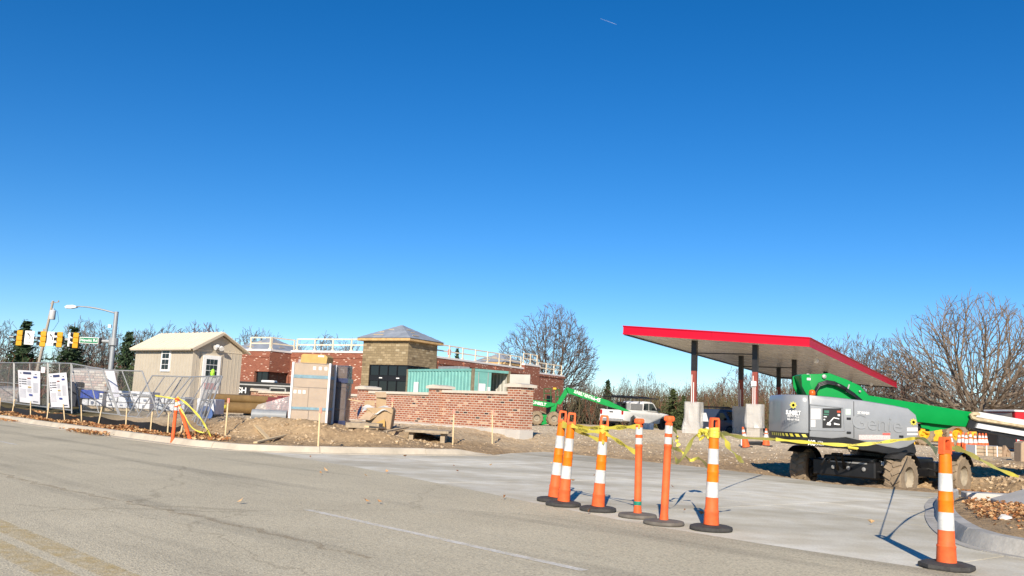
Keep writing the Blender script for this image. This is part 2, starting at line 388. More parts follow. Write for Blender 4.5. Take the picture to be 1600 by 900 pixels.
# ------------------------------------------------------------------ road
RU = V((.705,-.709)).normalized(); RN = V((.709,.705)).normalized()      # along / across (away from camera)
ROAD_EDGE = [(-95,119),(-17.82,32.03),(-14.64,28.51),(-11.81,25.48),(-9.12,22.61),(-7.06,20.58),(-5.31,19.49),(-3.91,17.9),(-2.59,16.2),(-1.49,14.45),(-.22,12.46),(.44,11.32),(1.44,9.75),(2.43,8.6),(3.42,7.6),(3.9,7.15),(10,.9),(60,-50)]
def asphalt():
    m = bpy.data.materials.new('worn_asphalt'); m.use_nodes = True; nt = m.node_tree; n = nt.nodes; l = nt.links; b = n['Principled BSDF']
    b.inputs['Roughness'].default_value = .9; b.inputs['Specular IOR Level'].default_value = .25
    tc = n.new('ShaderNodeTexCoord')
    mp = n.new('ShaderNodeMapping'); mp.inputs['Rotation'].default_value = (0, 0, math.radians(45)); l.new(tc.outputs['Object'], mp.inputs[0])
    st = n.new('ShaderNodeMapping'); st.inputs['Scale'].default_value = (.10, 1.0, 1); l.new(mp.outputs[0], st.inputs[0])
    def noise(s, d, vec, r=.6):
        x = n.new('ShaderNodeTexNoise'); x.inputs['Scale'].default_value = s; x.inputs['Detail'].default_value = d; x.inputs['Roughness'].default_value = r; l.new(vec, x.inputs['Vector']); return x
    def ramp(src, stops):
        r = n.new('ShaderNodeValToRGB'); e = r.color_ramp.elements
        e[0].position, e[1].position = stops[0][0], stops[-1][0]; e[0].color = (*stops[0][1], 1); e[1].color = (*stops[-1][1], 1)
        for p, c in stops[1:-1]: x = e.new(p); x.color = (*c, 1)
        l.new(src, r.inputs[0]); return r
    def mul(a, c, f=1):
        x = n.new('ShaderNodeMix'); x.data_type = 'RGBA'; x.blend_type = 'MULTIPLY'; x.inputs['Factor'].default_value = f; l.new(a, x.inputs[6]); l.new(c, x.inputs[7]); return x.outputs[2]
    base = ramp(noise(.45, 6, tc.outputs['Object']).outputs['Fac'], [(.3, (.52,.465,.335)), (.7, (.63,.565,.41))]).outputs[0]
    streak = ramp(noise(1.1, 5, st.outputs[0]).outputs['Fac'], [(.32, (.66,.66,.67)), (.47, (1,1,1)), (.8, (1.06,1.05,1.03))]).outputs[0]
    vo = n.new('ShaderNodeTexVoronoi'); vo.inputs['Scale'].default_value = 70; l.new(tc.outputs['Object'], vo.inputs['Vector'])
    agg = ramp(vo.outputs['Color'], [(.1, (.62,.61,.60)), (.5, (1,1,1)), (.93, (1.12,1.1,1.06)), (1, (1.5,1.5,1.45))]).outputs[0]
    fine = ramp(noise(34, 8, tc.outputs['Object'], .8).outputs['Fac'], [(.32, (.6,.6,.6)), (.5, (1,1,1)), (.72, (1.2,1.2,1.2))]).outputs[0]
    c = mul(mul(mul(base, streak, .8), agg, .75), fine, .8)
    # hairline cracks
    cw = noise(.8, 4, tc.outputs['Object']); va = n.new('ShaderNodeVectorMath'); va.operation = 'MULTIPLY_ADD'; va.inputs[1].default_value = (1.2,1.2,0); l.new(cw.outputs['Color'], va.inputs[0]); l.new(tc.outputs['Object'], va.inputs[2])
    cv = n.new('ShaderNodeTexVoronoi'); cv.feature = 'DISTANCE_TO_EDGE'; cv.inputs['Scale'].default_value = .16; l.new(va.outputs[0], cv.inputs['Vector'])
    ck = ramp(cv.outputs['Distance'], [(.0, (.45,.42,.38)), (.0022, (.6,.57,.52)), (.004, (1,1,1))]).outputs[0]
    c = mul(c, ck, .38)
    l.new(c, b.inputs['Base Color'])
    bp = n.new('ShaderNodeBump'); bp.inputs['Strength'].default_value = .55; bp.inputs['Distance'].default_value = .008; l.new(vo.outputs['Distance'], bp.inputs['Height']); l.new(bp.outputs[0], b.inputs['Normal'])
    return m
m_asph = asphalt()
road_poly = ROAD_EDGE+[(60,-90),(-95,-90),(-140,119)]
mb = MB(); mb.add([(x, y, 0) for x, y in road_poly], [tuple(range(len(road_poly)))[::-1]])
road = mb.build('road', m_asph); tag(road, kind='structure')
def paint_mat(name, col, keep):
    m = bpy.data.materials.new(name); m.use_nodes = True; nt = m.node_tree; n = nt.nodes; l = nt.links; b = n['Principled BSDF']; b.inputs['Roughness'].default_value = .8
    tc = n.new('ShaderNodeTexCoord'); no = n.new('ShaderNodeTexNoise'); no.inputs['Scale'].default_value = 7; no.inputs['Detail'].default_value = 9; no.inputs['Roughness'].default_value = .85; l.new(tc.outputs['Object'], no.inputs['Vector'])
    r = n.new('ShaderNodeValToRGB'); r.color_ramp.elements[0].position = keep-.12; r.color_ramp.elements[1].position = keep+.2; l.new(no.outputs['Fac'], r.inputs[0])
    r.color_ramp.elements[0].color = (0,0,0,1); r.color_ramp.elements[1].color = (.8,.8,.8,1)
    b.inputs['Base Color'].default_value = (*col, 1); l.new(r.outputs[0], b.inputs['Alpha']); return m
m_lane = paint_mat('worn_white_paint', (.86,.83,.75), .40); m_cl = paint_mat('worn_yellow_paint', (.66,.49,.19), .52); m_seam = paint_mat('sealed_seam', (.42,.32,.19), .54)
def ribbon(pts, w, z, name, m, parent):
    mb = MB(); P = []; n = len(pts)
    for i, p in enumerate(pts):
        t = (V(pts[min(i+1, n-1)])-V(pts[max(i-1, 0)])).normalized(); q = V((-t.y, t.x))*w/2
        P += [(p[0]+q.x, p[1]+q.y, z), (p[0]-q.x, p[1]-q.y, z)]
    mb.add(P, [(2*i, 2*i+1, 2*i+3, 2*i+2) for i in range(n-1)])
    return mb.build(name, m, parent)
def line_pts(p, q, k=12): return [(p[0]+(q[0]-p[0])*i/k, p[1]+(q[1]-p[1])*i/k) for i in range(k+1)]
ribbon(line_pts((-2.03,9.6),(.62,6.70)), .09, .004, 'lane_marking', m_lane, road)
ribbon(line_pts((-9.74,18.18),(-12.6,21.3)), .09, .004, 'lane_marking', m_lane, road)
ribbon(line_pts((-4.9,8.4),(-1.6,5.0)), .20, .004, 'centre_line', m_cl, road)
ribbon(line_pts((-4.2,7.25),(-1.3,4.25)), .20, .004, 'centre_line', m_cl, road)
sp = []
for i in range(50):
    t = i/49; x = -9+8*t; y = 14.9-8.4*t-.35*math.sin(t*5); sp.append((x+.05*math.sin(i*1.7), y+.05*math.sin(i*2.9)))
ribbon(sp, .07, .004, 'seam_strip', m_seam, road)

# ------------------------------------------------------------------ kerbs and gutter
def kerb_run(name, pts, side, m, seg=2.4, height=.13, taper_end=0, pan=.30):
    """kerb with rounded arris, cut in lengths; side=+1: kerb body lies left of the travel direction"""
    root = bpy.data.objects.new(name, None); COL.objects.link(root); tag(root, kind='structure')
    P = [V(p) for p in pts]; cum = [0]
    for a, b in zip(P[:-1], P[1:]): cum.append(cum[-1]+(b-a).length)
    def pos(s):
        s = max(0, min(cum[-1]-1e-6, s)); i = max(k for k in range(len(cum)) if cum[k] <= s); i = min(i, len(P)-2)
        t = (s-cum[i])/(cum[i+1]-cum[i]); return P[i].lerp(P[i+1], t)
    s = 0
    while s < cum[-1]-.05:
        e = min(s+seg, cum[-1]); k = max(2, int((e-s)/.4)); mb = MB(); ring = []; jz = random.uniform(-.006, .006)
        for i in range(k+1):
            u = s+.006+(e-s-.012)*i/k; p = pos(u); t = (pos(u+.25)-pos(u-.25)).normalized(); nn = V((-t.y, t.x))*side
            h = height*(1 if not taper_end else max(.12, min(1, (cum[-1]-u)/taper_end)))+jz
            prof = [(-pan,-.08),(-pan,.008),(-.02,.004),(.03,h*.75),(.06,h),(.19,h+.004),(.21,h-.02),(.21,-.15)]
            ring.append([(p.x+nn.x*a, p.y+nn.y*a, z) for a, z in prof])
        n = 8; vs = [q for r in ring for q in r]; fs = []
        for i in range(k):
            for j in range(n-1): fs.append((i*n+j, i*n+j+1, (i+1)*n+j+1, (i+1)*n+j))
        fs += [tuple(range(n))[::-1], tuple(k*n+j for j in range(n))]
        if side > 0: fs = [f[::-1] for f in fs]
        mb.add(vs, fs); mb.build('kerb_stone', m, root, smooth=35); s = e
    return root
kerb_run('kerb_west', KERB_L[1:][::1] if False else [(-40,56.5)]+KERB_L[1:], 1, m_kerb, 2.6, .13, 1.0)
m_kerb2 = mat('new_kerb_concrete', (.40,.385,.35), .85, var=.3, scale=3.5, bump=.3, bscale=24)
kerb_run('kerb_east', KERB_R[0:12], 1, m_kerb2, 2.2, .15, pan=.14)

# driveway slabs
def clip(poly, a, b, c):         # keep a*x+b*y<=c
    out = []
    for i in range(len(poly)):
        p, q = poly[i-1], poly[i]; dp, dq = a*p[0]+b*p[1]-c, a*q[0]+b*q[1]-c
        if (dp <= 0) != (dq <= 0):
            t = dp/(dp-dq); out.append((p[0]+(q[0]-p[0])*t, p[1]+(q[1]-p[1])*t))
        if dq <= 0: out.append(q)
    return out
drive_poly = [(-5.31,19.5),(-4.7,19.85),(-3.5,20.35),(-2.2,21.15),(-.9,22.1),(-.3,22.7)]+DRIVE_BACK+[(7.35,15.4),(6.85,14.6),(6.36,13.67),(5.88,12.6),(5.47,11.74),(5.08,10.8),(4.8,10.03),(4.62,9.4),(4.58,8.9),(4.74,8.4),(5.4,7.6),(9.9,2.9),(10,.9)]+[(3.9,7.15),(3.42,7.6),(2.43,8.6),(1.44,9.75),(.44,11.32),(-.22,12.46),(-1.49,14.45),(-2.59,16.2),(-3.91,17.9)]
def slab_mat(name, c, c2):
    m = mat(name, c, .86, var=.17, scale=1.1, bump=.2, bscale=50, col2=c2); nt = m.node_tree; n = nt.nodes; l = nt.links; b = n['Principled BSDF']
    src = b.inputs['Base Color'].links[0].from_socket; tc = n.new('ShaderNodeTexCoord')
    mp = n.new('ShaderNodeMapping'); mp.inputs['Rotation'].default_value = (0, 0, math.radians(25)); mp.inputs['Scale'].default_value = (.22, .9, 1); l.new(tc.outputs['Object'], mp.inputs[0])
    def ramp(sc_, d, vec, c0, c1, p0=.38, p1=.62):
        no = n.new('ShaderNodeTexNoise'); no.inputs['Scale'].default_value = sc_; no.inputs['Detail'].default_value = d; l.new(vec, no.inputs['Vector']); r = n.new('ShaderNodeValToRGB'); r.color_ramp.elements[0].position = p0; r.color_ramp.elements[1].position = p1; r.color_ramp.elements[0].color = (*c0, 1); r.color_ramp.elements[1].color = (*c1, 1); l.new(no.outputs['Fac'], r.inputs[0]); return r.outputs[0]
    for f in (ramp(.55, 3, mp.outputs[0], (.80,.785,.75), (1.08,1.08,1.08), .40, .58), ramp(2.2, 6, tc.outputs['Object'], (.93,.90,.84), (1.02,1.02,1.02)), ramp(45, 4, tc.outputs['Object'], (.93,.93,.93), (1.05,1.05,1.05))):
        x = n.new('ShaderNodeMix'); x.data_type = 'RGBA'; x.blend_type = 'MULTIPLY'; x.inputs['Factor'].default_value = 1; l.new(src, x.inputs[6]); l.new(f, x.inputs[7]); src = x.outputs[2]
    l.new(src, b.inputs['Base Color']); return m
driveway = bpy.data.objects.new('driveway', None); COL.objects.link(driveway); tag(driveway, kind='structure')
slab_mats = [slab_mat('slab_concrete_%s' % 'abcd'[i], c, c2) for i, (c, c2) in enumerate([((.49,.455,.365),(.58,.55,.45)),((.56,.525,.43),(.66,.63,.53)),((.47,.435,.345),(.57,.54,.44)),((.62,.59,.49),(.70,.67,.565))])]
du = V((.62,-.785)).normalized(); dn = V((du.y*-1, du.x)); g_ = .009
us = [-30,-19,-15.2,-11.4,-7.6,-3.8,0,3.8,20]; vs_ = [-4,6.2,10.6,12.0,15.0,18.2,30]
for i in range(len(us)-1):
    for j in range(len(vs_)-1):
        pl = drive_poly
        pl = clip(pl, -du.x, -du.y, -(us[i]+g_)); pl = clip(pl, du.x, du.y, us[i+1]-g_) if pl else pl
        pl = clip(pl, -dn.x, -dn.y, -(vs_[j]+g_)) if pl else pl; pl = clip(pl, dn.x, dn.y, vs_[j+1]-g_) if pl else pl
        if len(pl) < 3: continue
        ar = abs(sum(pl[k-1][0]*pl[k][1]-pl[k][0]*pl[k-1][1] for k in range(len(pl)))/2)
        if ar < .15: continue
        mb = MB(); mb.prism(pl, -.08, -.003-random.uniform(0, .0015), plane='xy')
        mb.build('concrete_slab', slab_mats[(i*2+j*3) % 4 if j != 2 else 3], driveway)
mb = MB(); mb.box((8.6,15.2,.03), (1.7,.42,.16), rz=math.radians(-14), b=.015); tag(mb.build('pavement_strip', m_conc), kind='structure')

# ------------------------------------------------------------------ loose ground cover
def scatter(name, pts, size, mats, kind, label, cat, flat=True):
    mb_v = []; mb_f = []; mi = []
    for (x, y, z, s) in pts:
        R = Matrix.Rotation(random.uniform(0, 6.28), 3, 'Z') @ Matrix.Rotation(random.uniform(-.9, .9), 3, 'X') @ Matrix.Rotation(random.uniform(-.7, .7), 3, 'Y')
        o = len(mb_v)
        if kind == 'leaf':
            q = [(-.5,0,.12),(0,-.32,0),(.5,0,.15),(0,.32,-.05),(0,0,-.08)]
            mb_v += [tuple(R @ V((a*s, b*s, c*s))+V((x, y, z+s*.25))) for a, b, c in q]; mb_f += [(o, o+1, o+4), (o+1, o+2, o+4), (o+2, o+3, o+4), (o+3, o, o+4)]; mi += [random.randrange(len(mats))]*4
        else:
            q = [(1,0,0),(0,1,0),(-1,0,0),(0,-1,0),(0,0,.7),(0,0,-.7)]
            mb_v += [tuple(R @ V((a*s*random.uniform(.6, 1.1), b*s*random.uniform(.6, 1.1), c*s))+V((x, y, z))) for a, b, c in q]
            k = random.randrange(len(mats))
            for f in ((0,1,4),(1,2,4),(2,3,4),(3,0,4),(1,0,5),(2,1,5),(3,2,5),(0,3,5)): mb_f.append(tuple(o+i for i in f)); mi.append(k)
    me = bpy.data.meshes.new(name); me.from_pydata(mb_v, [], mb_f)
    for m in mats: me.materials.append(m)
    me.polygons.foreach_set('material_index', mi)
    o = bpy.data.objects.new(name, me); COL.objects.link(o); tag(o, label, cat, kind='stuff'); return o
leaf_m = [mat('leaf_%s' % n, c, .7, var=.15, scale=9) for n, c in (('tan', (.50,.27,.11)), ('russet', (.38,.15,.05)), ('pale', (.62,.40,.20)), ('dark', (.20,.095,.04)))]
def fill(n, poly, smin, smax, zoff=0.0, falloff=None):
    xs_, ys_ = [p[0] for p in poly], [p[1] for p in poly]; out = []
    P = np.array(poly)
    X = rng.uniform(min(xs_), max(xs_), n*4); Y = rng.uniform(min(ys_), max(ys_), n*4)
    c = np.zeros(len(X), bool)
    for i in range(len(poly)):
        x1, y1 = poly[i-1]; x2, y2 = poly[i]
        if y1 != y2: c ^= ((y1 > Y) != (y2 > Y)) & (X < (x2-x1)*(Y-y1)/(y2-y1)+x1)
    X, Y = X[c][:n], Y[c][:n]; Z = ground_z(X, Y)
    return [(float(x), float(y), float(z)+zoff, random.uniform(smin, smax)) for x, y, z in zip(X, Y, Z)]
strip = [(-19,33.6),(-14.5,28.75),(-11.7,25.75),(-9.0,22.9),(-7.0,20.9),(-6.2,21.1),(-7.3,22.6),(-9.2,24.8),(-12.2,28.0),(-15,31.6),(-19,36)]
lv = fill(9000, strip, .07, .14)
lv = [(x, y, z+random.random()**2*.10*(0.5+0.5*math.sin(x*2.3)), s) for x, y, z, s in lv]
for k in range(420):     # drift in the gutter
    t = random.gauss(.5, .22); p = V((-12.0,25.35)).lerp(V((-9.9,23.15)), t); lv.append((p.x-.12+random.gauss(0, .10), p.y-.12+random.gauss(0, .10), .015+random.random()*.05, random.uniform(.05, .11)))
for k in range(160):
    t = random.random(); p = V((-17.8,31.8)).lerp(V((-16,29.8)), t); lv.append((p.x+random.gauss(0, .15), p.y-.1+random.gauss(0, .1), .02, random.uniform(.05, .11)))
scatter('fallen_leaves', lv, .1, leaf_m, 'leaf', 'drift of dry brown leaves between kerb and black silt fence', 'leaves')
isl = [(6.75,13.4),(6.1,12.0),(5.65,10.9),(5.4,10.1),(5.3,9.3),(6.0,8.6),(7.5,10),(9,13.2),(9.2,14.9),(7.6,14.9)]
lv = fill(4200, isl, .035, .085); lv = [(x, y, z+random.random()**2*.05, s) for x, y, z, s in lv if not (y < 10.6 and random.random() < .75)]
lv += fill(900, [(8,16.6),(12,16.0),(13,18.5),(9.2,18.5)], .04, .09)
scatter('fallen_leaves', lv, .1, leaf_m, 'leaf', 'dry brown leaves covering the island behind the curved right kerb', 'leaves')
few = [(random.uniform(-4, 5), random.uniform(9, 20), .02, random.uniform(.05, .1)) for _ in range(26)]
few = [q for q in few if not inside_site(np.array([q[0]]), np.array([q[1]]))[0]]
scatter('stray_leaves', few, .1, leaf_m, 'leaf', 'few stray dry leaves on the concrete driveway and asphalt', 'leaves')
clod_m = [mat('clod_%s' % n, c, .95, var=.2, scale=14, bump=.3) for n, c in (('tan', (.46,.34,.205)), ('brown', (.34,.24,.14)), ('pale', (.50,.385,.25)))]
cl = fill(2200, [(-8,21.7),(-5.7,20.2),(-3.6,20.9),(-.4,23.1),(1.2,26.3),(6,20),(8,17),(13,17),(14,26),(4,30),(-4,29),(-8,26)], .012, .04)
cl += fill(420, [(-8,22.5),(-5.7,21.8),(-1.5,22.7),(-1.5,24.5),(-8,25.5)], .03, .08)
cl += fill(900, [(8.2,18.6),(14,18.3),(14,23.5),(8.6,22.6)], .03, .10)
scatter('soil_clods', cl, .1, clod_m, 'clod', 'loose clods of brown soil and stones over the bare ground', 'soil')
peb_m = [mat('pebble_%s' % n, c, .9, var=.15, scale=20) for n, c in (('pale', (.72,.65,.53)), ('tan', (.56,.45,.31)), ('grey', (.48,.43,.36)))]
pb = fill(2600, [(1.2,27),(7,22.5),(14,23),(20,45),(0,45)], .015, .04)
pb += fill(500, [(5.3,9.3),(6.0,8.6),(8.5,10),(9,12.5),(7,11.5)], .01, .035)
scatter('gravel', pb, .1, peb_m, 'clod', 'pale crushed stone spread over the compacted lot', 'gravel')
mb = MB(); random.seed(3)
def rock(mb, c, r, m=0):
    bm = bmesh.new(); bmesh.ops.create_icosphere(bm, subdivisions=2, radius=1)
    o = [tuple(V((v.co.x*r[0], v.co.y*r[1], v.co.z*r[2]))*random.uniform(.82, 1.12)+V(c)) for v in bm.verts]
    f = [tuple(v.index for v in fc.verts) for fc in bm.faces]; bm.free(); mb.add(o, f, m)
p = G(1571, 812, .14); rock(mb, (0,0,0), (.075,.06,.05)); tag(mb.build('rock', mat('white_stone', (.62,.60,.56), .9, var=.1, bump=.4), loc=(p.x, p.y, gz(p.x, p.y)+.04)), 'white lump of stone among leaves behind the right kerb', 'rock')
p = G(1600, 790, .1); mb = MB(); mb.box((0,0,0), (1.0,1.5,.12), rot=Matrix.Rotation(-.25, 3, 'Z') @ Matrix.Rotation(-.35, 3, 'Y'), b=.015)
tag(mb.build('concrete_slab_piece', m_conc, loc=(p.x+.38, p.y+.25, gz(p.x+.3, p.y)+.14)), 'tilted concrete slab on the leafy island at right edge', 'slab')
# ------------------------------------------------------------------ store
B1 = V((.875,-.485,0)).normalized(); B2 = V((.485,.875,0)).normalized()
SC = V((-8.1,72.0,0)); SZ = gz(-8, 72)
STORE = thing('store', 'unfinished red brick store with stone entrance tower and roof guard rails', 'building', (SC.x, SC.y, 0), math.atan2(B1.y, B1.x))
# local frame: x along the front (to the right/near), y into depth, origin at tower's front right corner
m_fly = mat('parapet_flashing', (.74,.72,.69), .6, var=.06, scale=2)
m_under = mat('roof_underlay', (.27,.30,.34), .55, var=.2, scale=1.3, bump=.2, bscale=4)
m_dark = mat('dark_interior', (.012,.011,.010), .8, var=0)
ZB = SZ-.3
def wallbox(name, x0, x1, y0, y1, z1, m, par=STORE, z0=None):
    mb = MB(); z0 = ZB if z0 is None else z0
    mb.box(((x0+x1)/2, (y0+y1)/2, (z0+z1)/2), (x1-x0, y1-y0, z1-z0)); return mb.build(name, m, par)
def cap(x0, x1, y0, y1, z, par=STORE):
    mb = MB(); mb.box(((x0+x1)/2, (y0+y1)/2, z), (x1-x0+.12, y1-y0+.12, .18), b=.02); return mb.build('parapet_cap', m_fly, par)
def ledge(x0, x1, y0, y1, z):
    mb = MB(); mb.box(((x0+x1)/2, (y0+y1)/2, z), (x1-x0+.10, y1-y0+.10, .22)); return mb.build('soldier_course', m_brick2, STORE)
# tower
wallbox('tower_wall', -4.55, 0, 0, 4.2, 6.25, m_stone, z0=4.32)
wallbox('tower_pier', -4.55, -3.8, 0, 4.2, 4.318, m_stone)
wallbox('tower_pier', -3.8, 0, 3.3, 4.2, 4.318, m_stone)
wallbox('tower_core', -3.79, -.35, .8, 3.29, 4.31, m_dark)
fr = MB()
for x in (-3.77, -2.85, -1.95, -1.05, -.05): fr.box((x, .12, (ZB+4.32)/2), (.07,.12,4.32-ZB-.01))
for z in (3.42, 4.27): fr.box((-1.91, .12, z), (3.66,.1,.07))
fr.box((-1.91,.115,3.2), (3.66,.09,.36))
for y in (.9, 1.7, 2.5, 3.26): fr.box((-.12, y, (ZB+4.32)/2), (.12,.07,4.32-ZB-.01))
for z in (3.42, 4.27): fr.box((-.12, 1.7, z), (.1,3.1,.07))
fr.build('storefront_frame', m_black, STORE)
for x0, x1 in ((-3.74,-2.89),(-2.81,-1.99),(-1.91,-1.09),(-1.01,-.09)):
    mb = MB(); mb.box(((x0+x1)/2,.14,(ZB+3.0)/2), (x1-x0,.02,3.0-ZB)); mb.build('glass_pane', m_glass, STORE)
    mb = MB(); mb.box(((x0+x1)/2,.14,3.85), (x1-x0,.02,.76)); mb.build('glass_pane', m_glass, STORE)
for y0, y1 in ((.2,.86),(.94,1.66),(1.74,2.46),(2.54,3.2)):
    mb = MB(); mb.box((-.14,(y0+y1)/2,(ZB+3.4)/2), (.02,y1-y0,3.38-ZB)); mb.build('glass_pane', m_glass, STORE)
    mb = MB(); mb.box((-.14,(y0+y1)/2,3.85), (.02,y1-y0,.76)); mb.build('glass_pane', m_glass, STORE)
for x in (-2.6, -.9):
    mb = MB(); mb.box((x,.05,3.25), (.3,.02,.08)); mb.build('door_label', m_inkw, STORE)
def hip(x0, x1, y0, y1, z, rise, o, m, par, name='hip_roof'):
    cx, cy = (x0+x1)/2, (y0+y1)/2; mb = MB()
    mb.box((cx, cy, z+.11), (x1-x0+2*o, y1-y0+2*o, .22), b=.02); fo = mb.build('roof_fascia', m_fascia_wood, par)
    mb = MB(); q = o+.05; k = 6
    base = [(x0-q, y0-q), (x1+q, y0-q), (x1+q, y1+q), (x0-q, y1+q)]
    vs = []; fs = []
    for i in range(k+1):       # lapped courses of underlay
        t = i/k
        for bx, by in base: vs.append((bx+(cx-bx)*t*.97, by+(cy-by)*t*.97, z+.235+rise*t))
        if i < k:
            t2 = (i+1)/k
            for bx, by in base: vs.append((bx+(cx-bx)*t2*.97, by+(cy-by)*t2*.97, z+.235+rise*t2+.025))
    for i in range(k):
        a = i*8
        for j in range(4): fs.append((a+j, a+(j+1) % 4, a+4+(j+1) % 4, a+4+j))
    vs.append((cx, cy, z+.26+rise)); ap = len(vs)-1
    for j in range(4): fs.append((k*8+j, k*8+(j+1) % 4, ap))
    mb.add(vs, fs); r = mb.build(name, m, par)
    rr = random.Random(int(x0*10))
    for t in (.18, .42, .6):
        for sgn in (0, 1):
            bx0, by0 = base[0+sgn]; bx1, by1 = base[1+sgn]
            p = V((bx0+(cx-bx0)*t, by0+(cy-by0)*t, z+.29+rise*t)).lerp(V((bx1+(cx-bx1)*t, by1+(cy-by1)*t, z+.29+rise*t)), rr.uniform(.1, .5)); d = V((bx1-bx0, by1-by0, 0)).normalized()
            mb = MB(); mb.tube(p, p+d*rr.uniform(.8, 1.6)*(1-t), .03, n=4); mb.build('roof_batten', m_rawwood, r)
    return r
hip(-4.55, 0, 0, 4.2, 6.25, 1.25, .38, m_under, STORE)
# main front (set back 1 m) and left block
MX0, MX1 = -13.3, -4.56
wallbox('front_wall', MX0, MX1, 1.05, 1.5, 5.3, m_brick2); cap(MX0, MX1, 1.05, 1.5, 5.39); ledge(MX0+.06, MX1-.06, 1.05, 1.5, 4.95)
wallbox('block_wall', -16.4, MX0-.002, -1.55, -1.1, 5.2, m_brick2, z0=3.45); wallbox('block_wall', -16.4, -14.95, -1.55, -1.1, 3.448, m_brick2)
wallbox('block_wall', -13.75, MX0-.002, -1.098, 1.5, 5.2, m_brick2, z0=3.45); wallbox('block_wall', -13.75, MX0-.002, .9, 1.5, 3.448, m_brick2)
wallbox('block_wall', -14.93, MX0-.004, -1.548, -1.1, 2.35, m_brick2); wallbox('block_wall', -13.752, MX0-.004, -1.098, .898, 2.35, m_brick2)
wallbox('block_core', -16.3, -13.9, -1.0, 1.4, 5.1, m_dark)
cap(-16.4, MX0, -1.55, 1.5, 5.29); ledge(-16.34, MX0-.06, -1.55, 1.44, 4.8)
for x0, x1 in ((-14.9,-14.3),(-14.24,-13.62)):
    mb = MB(); mb.box(((x0+x1)/2,-1.3,2.9), (x1-x0,.03,1.08)); mb.build('window_pane', m_glass, STORE)
for y0, y1 in ((-1.25,-.3),(-.22,.85)):
    mb = MB(); mb.box((-13.5,(y0+y1)/2,2.9), (.03,y1-y0,1.08)); mb.build('window_pane', m_glass, STORE)
mb = MB(); mb.box((-13.57,-1.3,2.9), (.08,.08,1.09)); mb.box((-13.5,-.26,2.9), (.07,.06,1.08)); mb.box((-14.27,-1.3,2.9), (.06,.07,1.08)); mb.build('window_frame', m_black, STORE)
# dark doorway in the front wall behind the boxes
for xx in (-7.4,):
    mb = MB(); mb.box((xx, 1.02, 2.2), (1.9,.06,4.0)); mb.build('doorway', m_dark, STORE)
# right side wall, stepping
def side(y0, y1, z, x=0.0):
    wallbox('side_wall', -.55+x, -.1+x, y0, y1, z, m_brick2); cap(-.55+x, -.1+x, y0, y1, z+.09)
side(4.22, 20.0, 5.2); side(20.02, 23.4, 5.62, .1); side(23.42, 29.4, 4.92)
for y in (8.5, 14.2): wallbox('side_pilaster', -.099, .08, y, y+.9, 5.1, m_brick2)
mb = MB(); mb.box((-.06, 17, 4.85), (.14,25,.2)); mb.build('soldier_course', m_brick2, STORE)
for y, w in ((11.0,1.6),(22.4,.9),(26,1.2)):
    mb = MB(); mb.box((-.07, y, 1.6), (.06,w,2.4)); mb.build('side_door', m_black, STORE)
wallbox('rear_core', -16.2, -.7, 3.6, 29.2, 4.7, mat('roof_deck', (.45,.45,.44), .8))
# towers behind
wallbox('rear_tower', -25.6, -21.0, 6.5, 11.2, 5.7, m_brick2); hip(-25.6, -21.0, 6.5, 11.2, 5.7, 1.35, .45, m_under, STORE)
wallbox('rear_tower', -3.9, -.9, 17.5, 21.0, 5.5, m_stone); hip(-3.9, -.9, 17.5, 21.0, 5.5, .95, .4, m_under, STORE)
# guard rails (each post and rail is a piece)
def rails(x0, y0, x1, y1, z, n):
    a, b = V((x0, y0, z)), V((x1, y1, z)); t = (b-a).normalized()
    for i in range(n):
        p = a.lerp(b, i/(n-1)); mb = MB(); mb.box((p.x, p.y, p.z+.53), (.13,.06,1.06), rz=math.atan2(t.y, t.x)); mb.box((p.x, p.y, p.z+.06), (.26,.12,.12), rz=math.atan2(t.y, t.x)); mb.build('guard_rail_post', m_rail, STORE)
    for h in (.52, 1.02):
        for i in range(n-1):
            p, q = a.lerp(b, i/(n-1)), a.lerp(b, (i+1)/(n-1)); mb = MB(); c = (p+q)/2; off = V((-t.y, t.x, 0))*.047
            mb.box((c.x+off.x, c.y+off.y, c.z+h), ((q-p).length-.01,.04,.11), rz=math.atan2(t.y, t.x)); mb.build('guard_rail', m_rail, STORE)
rails(-15.9, -1.3, -13.6, -1.3, 5.38, 2); rails(-13.55, -1.2, -13.2, 1.25, 5.38, 2)
rails(-12.9, 1.28, -4.8, 1.28, 5.48, 5)
rails(-.3, 4.4, -.3, 19.8, 5.38, 8); rails(-.25, 20.2, -.25, 23.2, 5.80, 3); rails(-.3, 23.6, -.3, 29.2, 5.1, 4)
mb = MB(); mb.box((-.33, 6.6, 5.85), (.03,.5,.5)); mb.build('warning_board', mat('pink_board', (.75,.35,.33), .6), STORE)

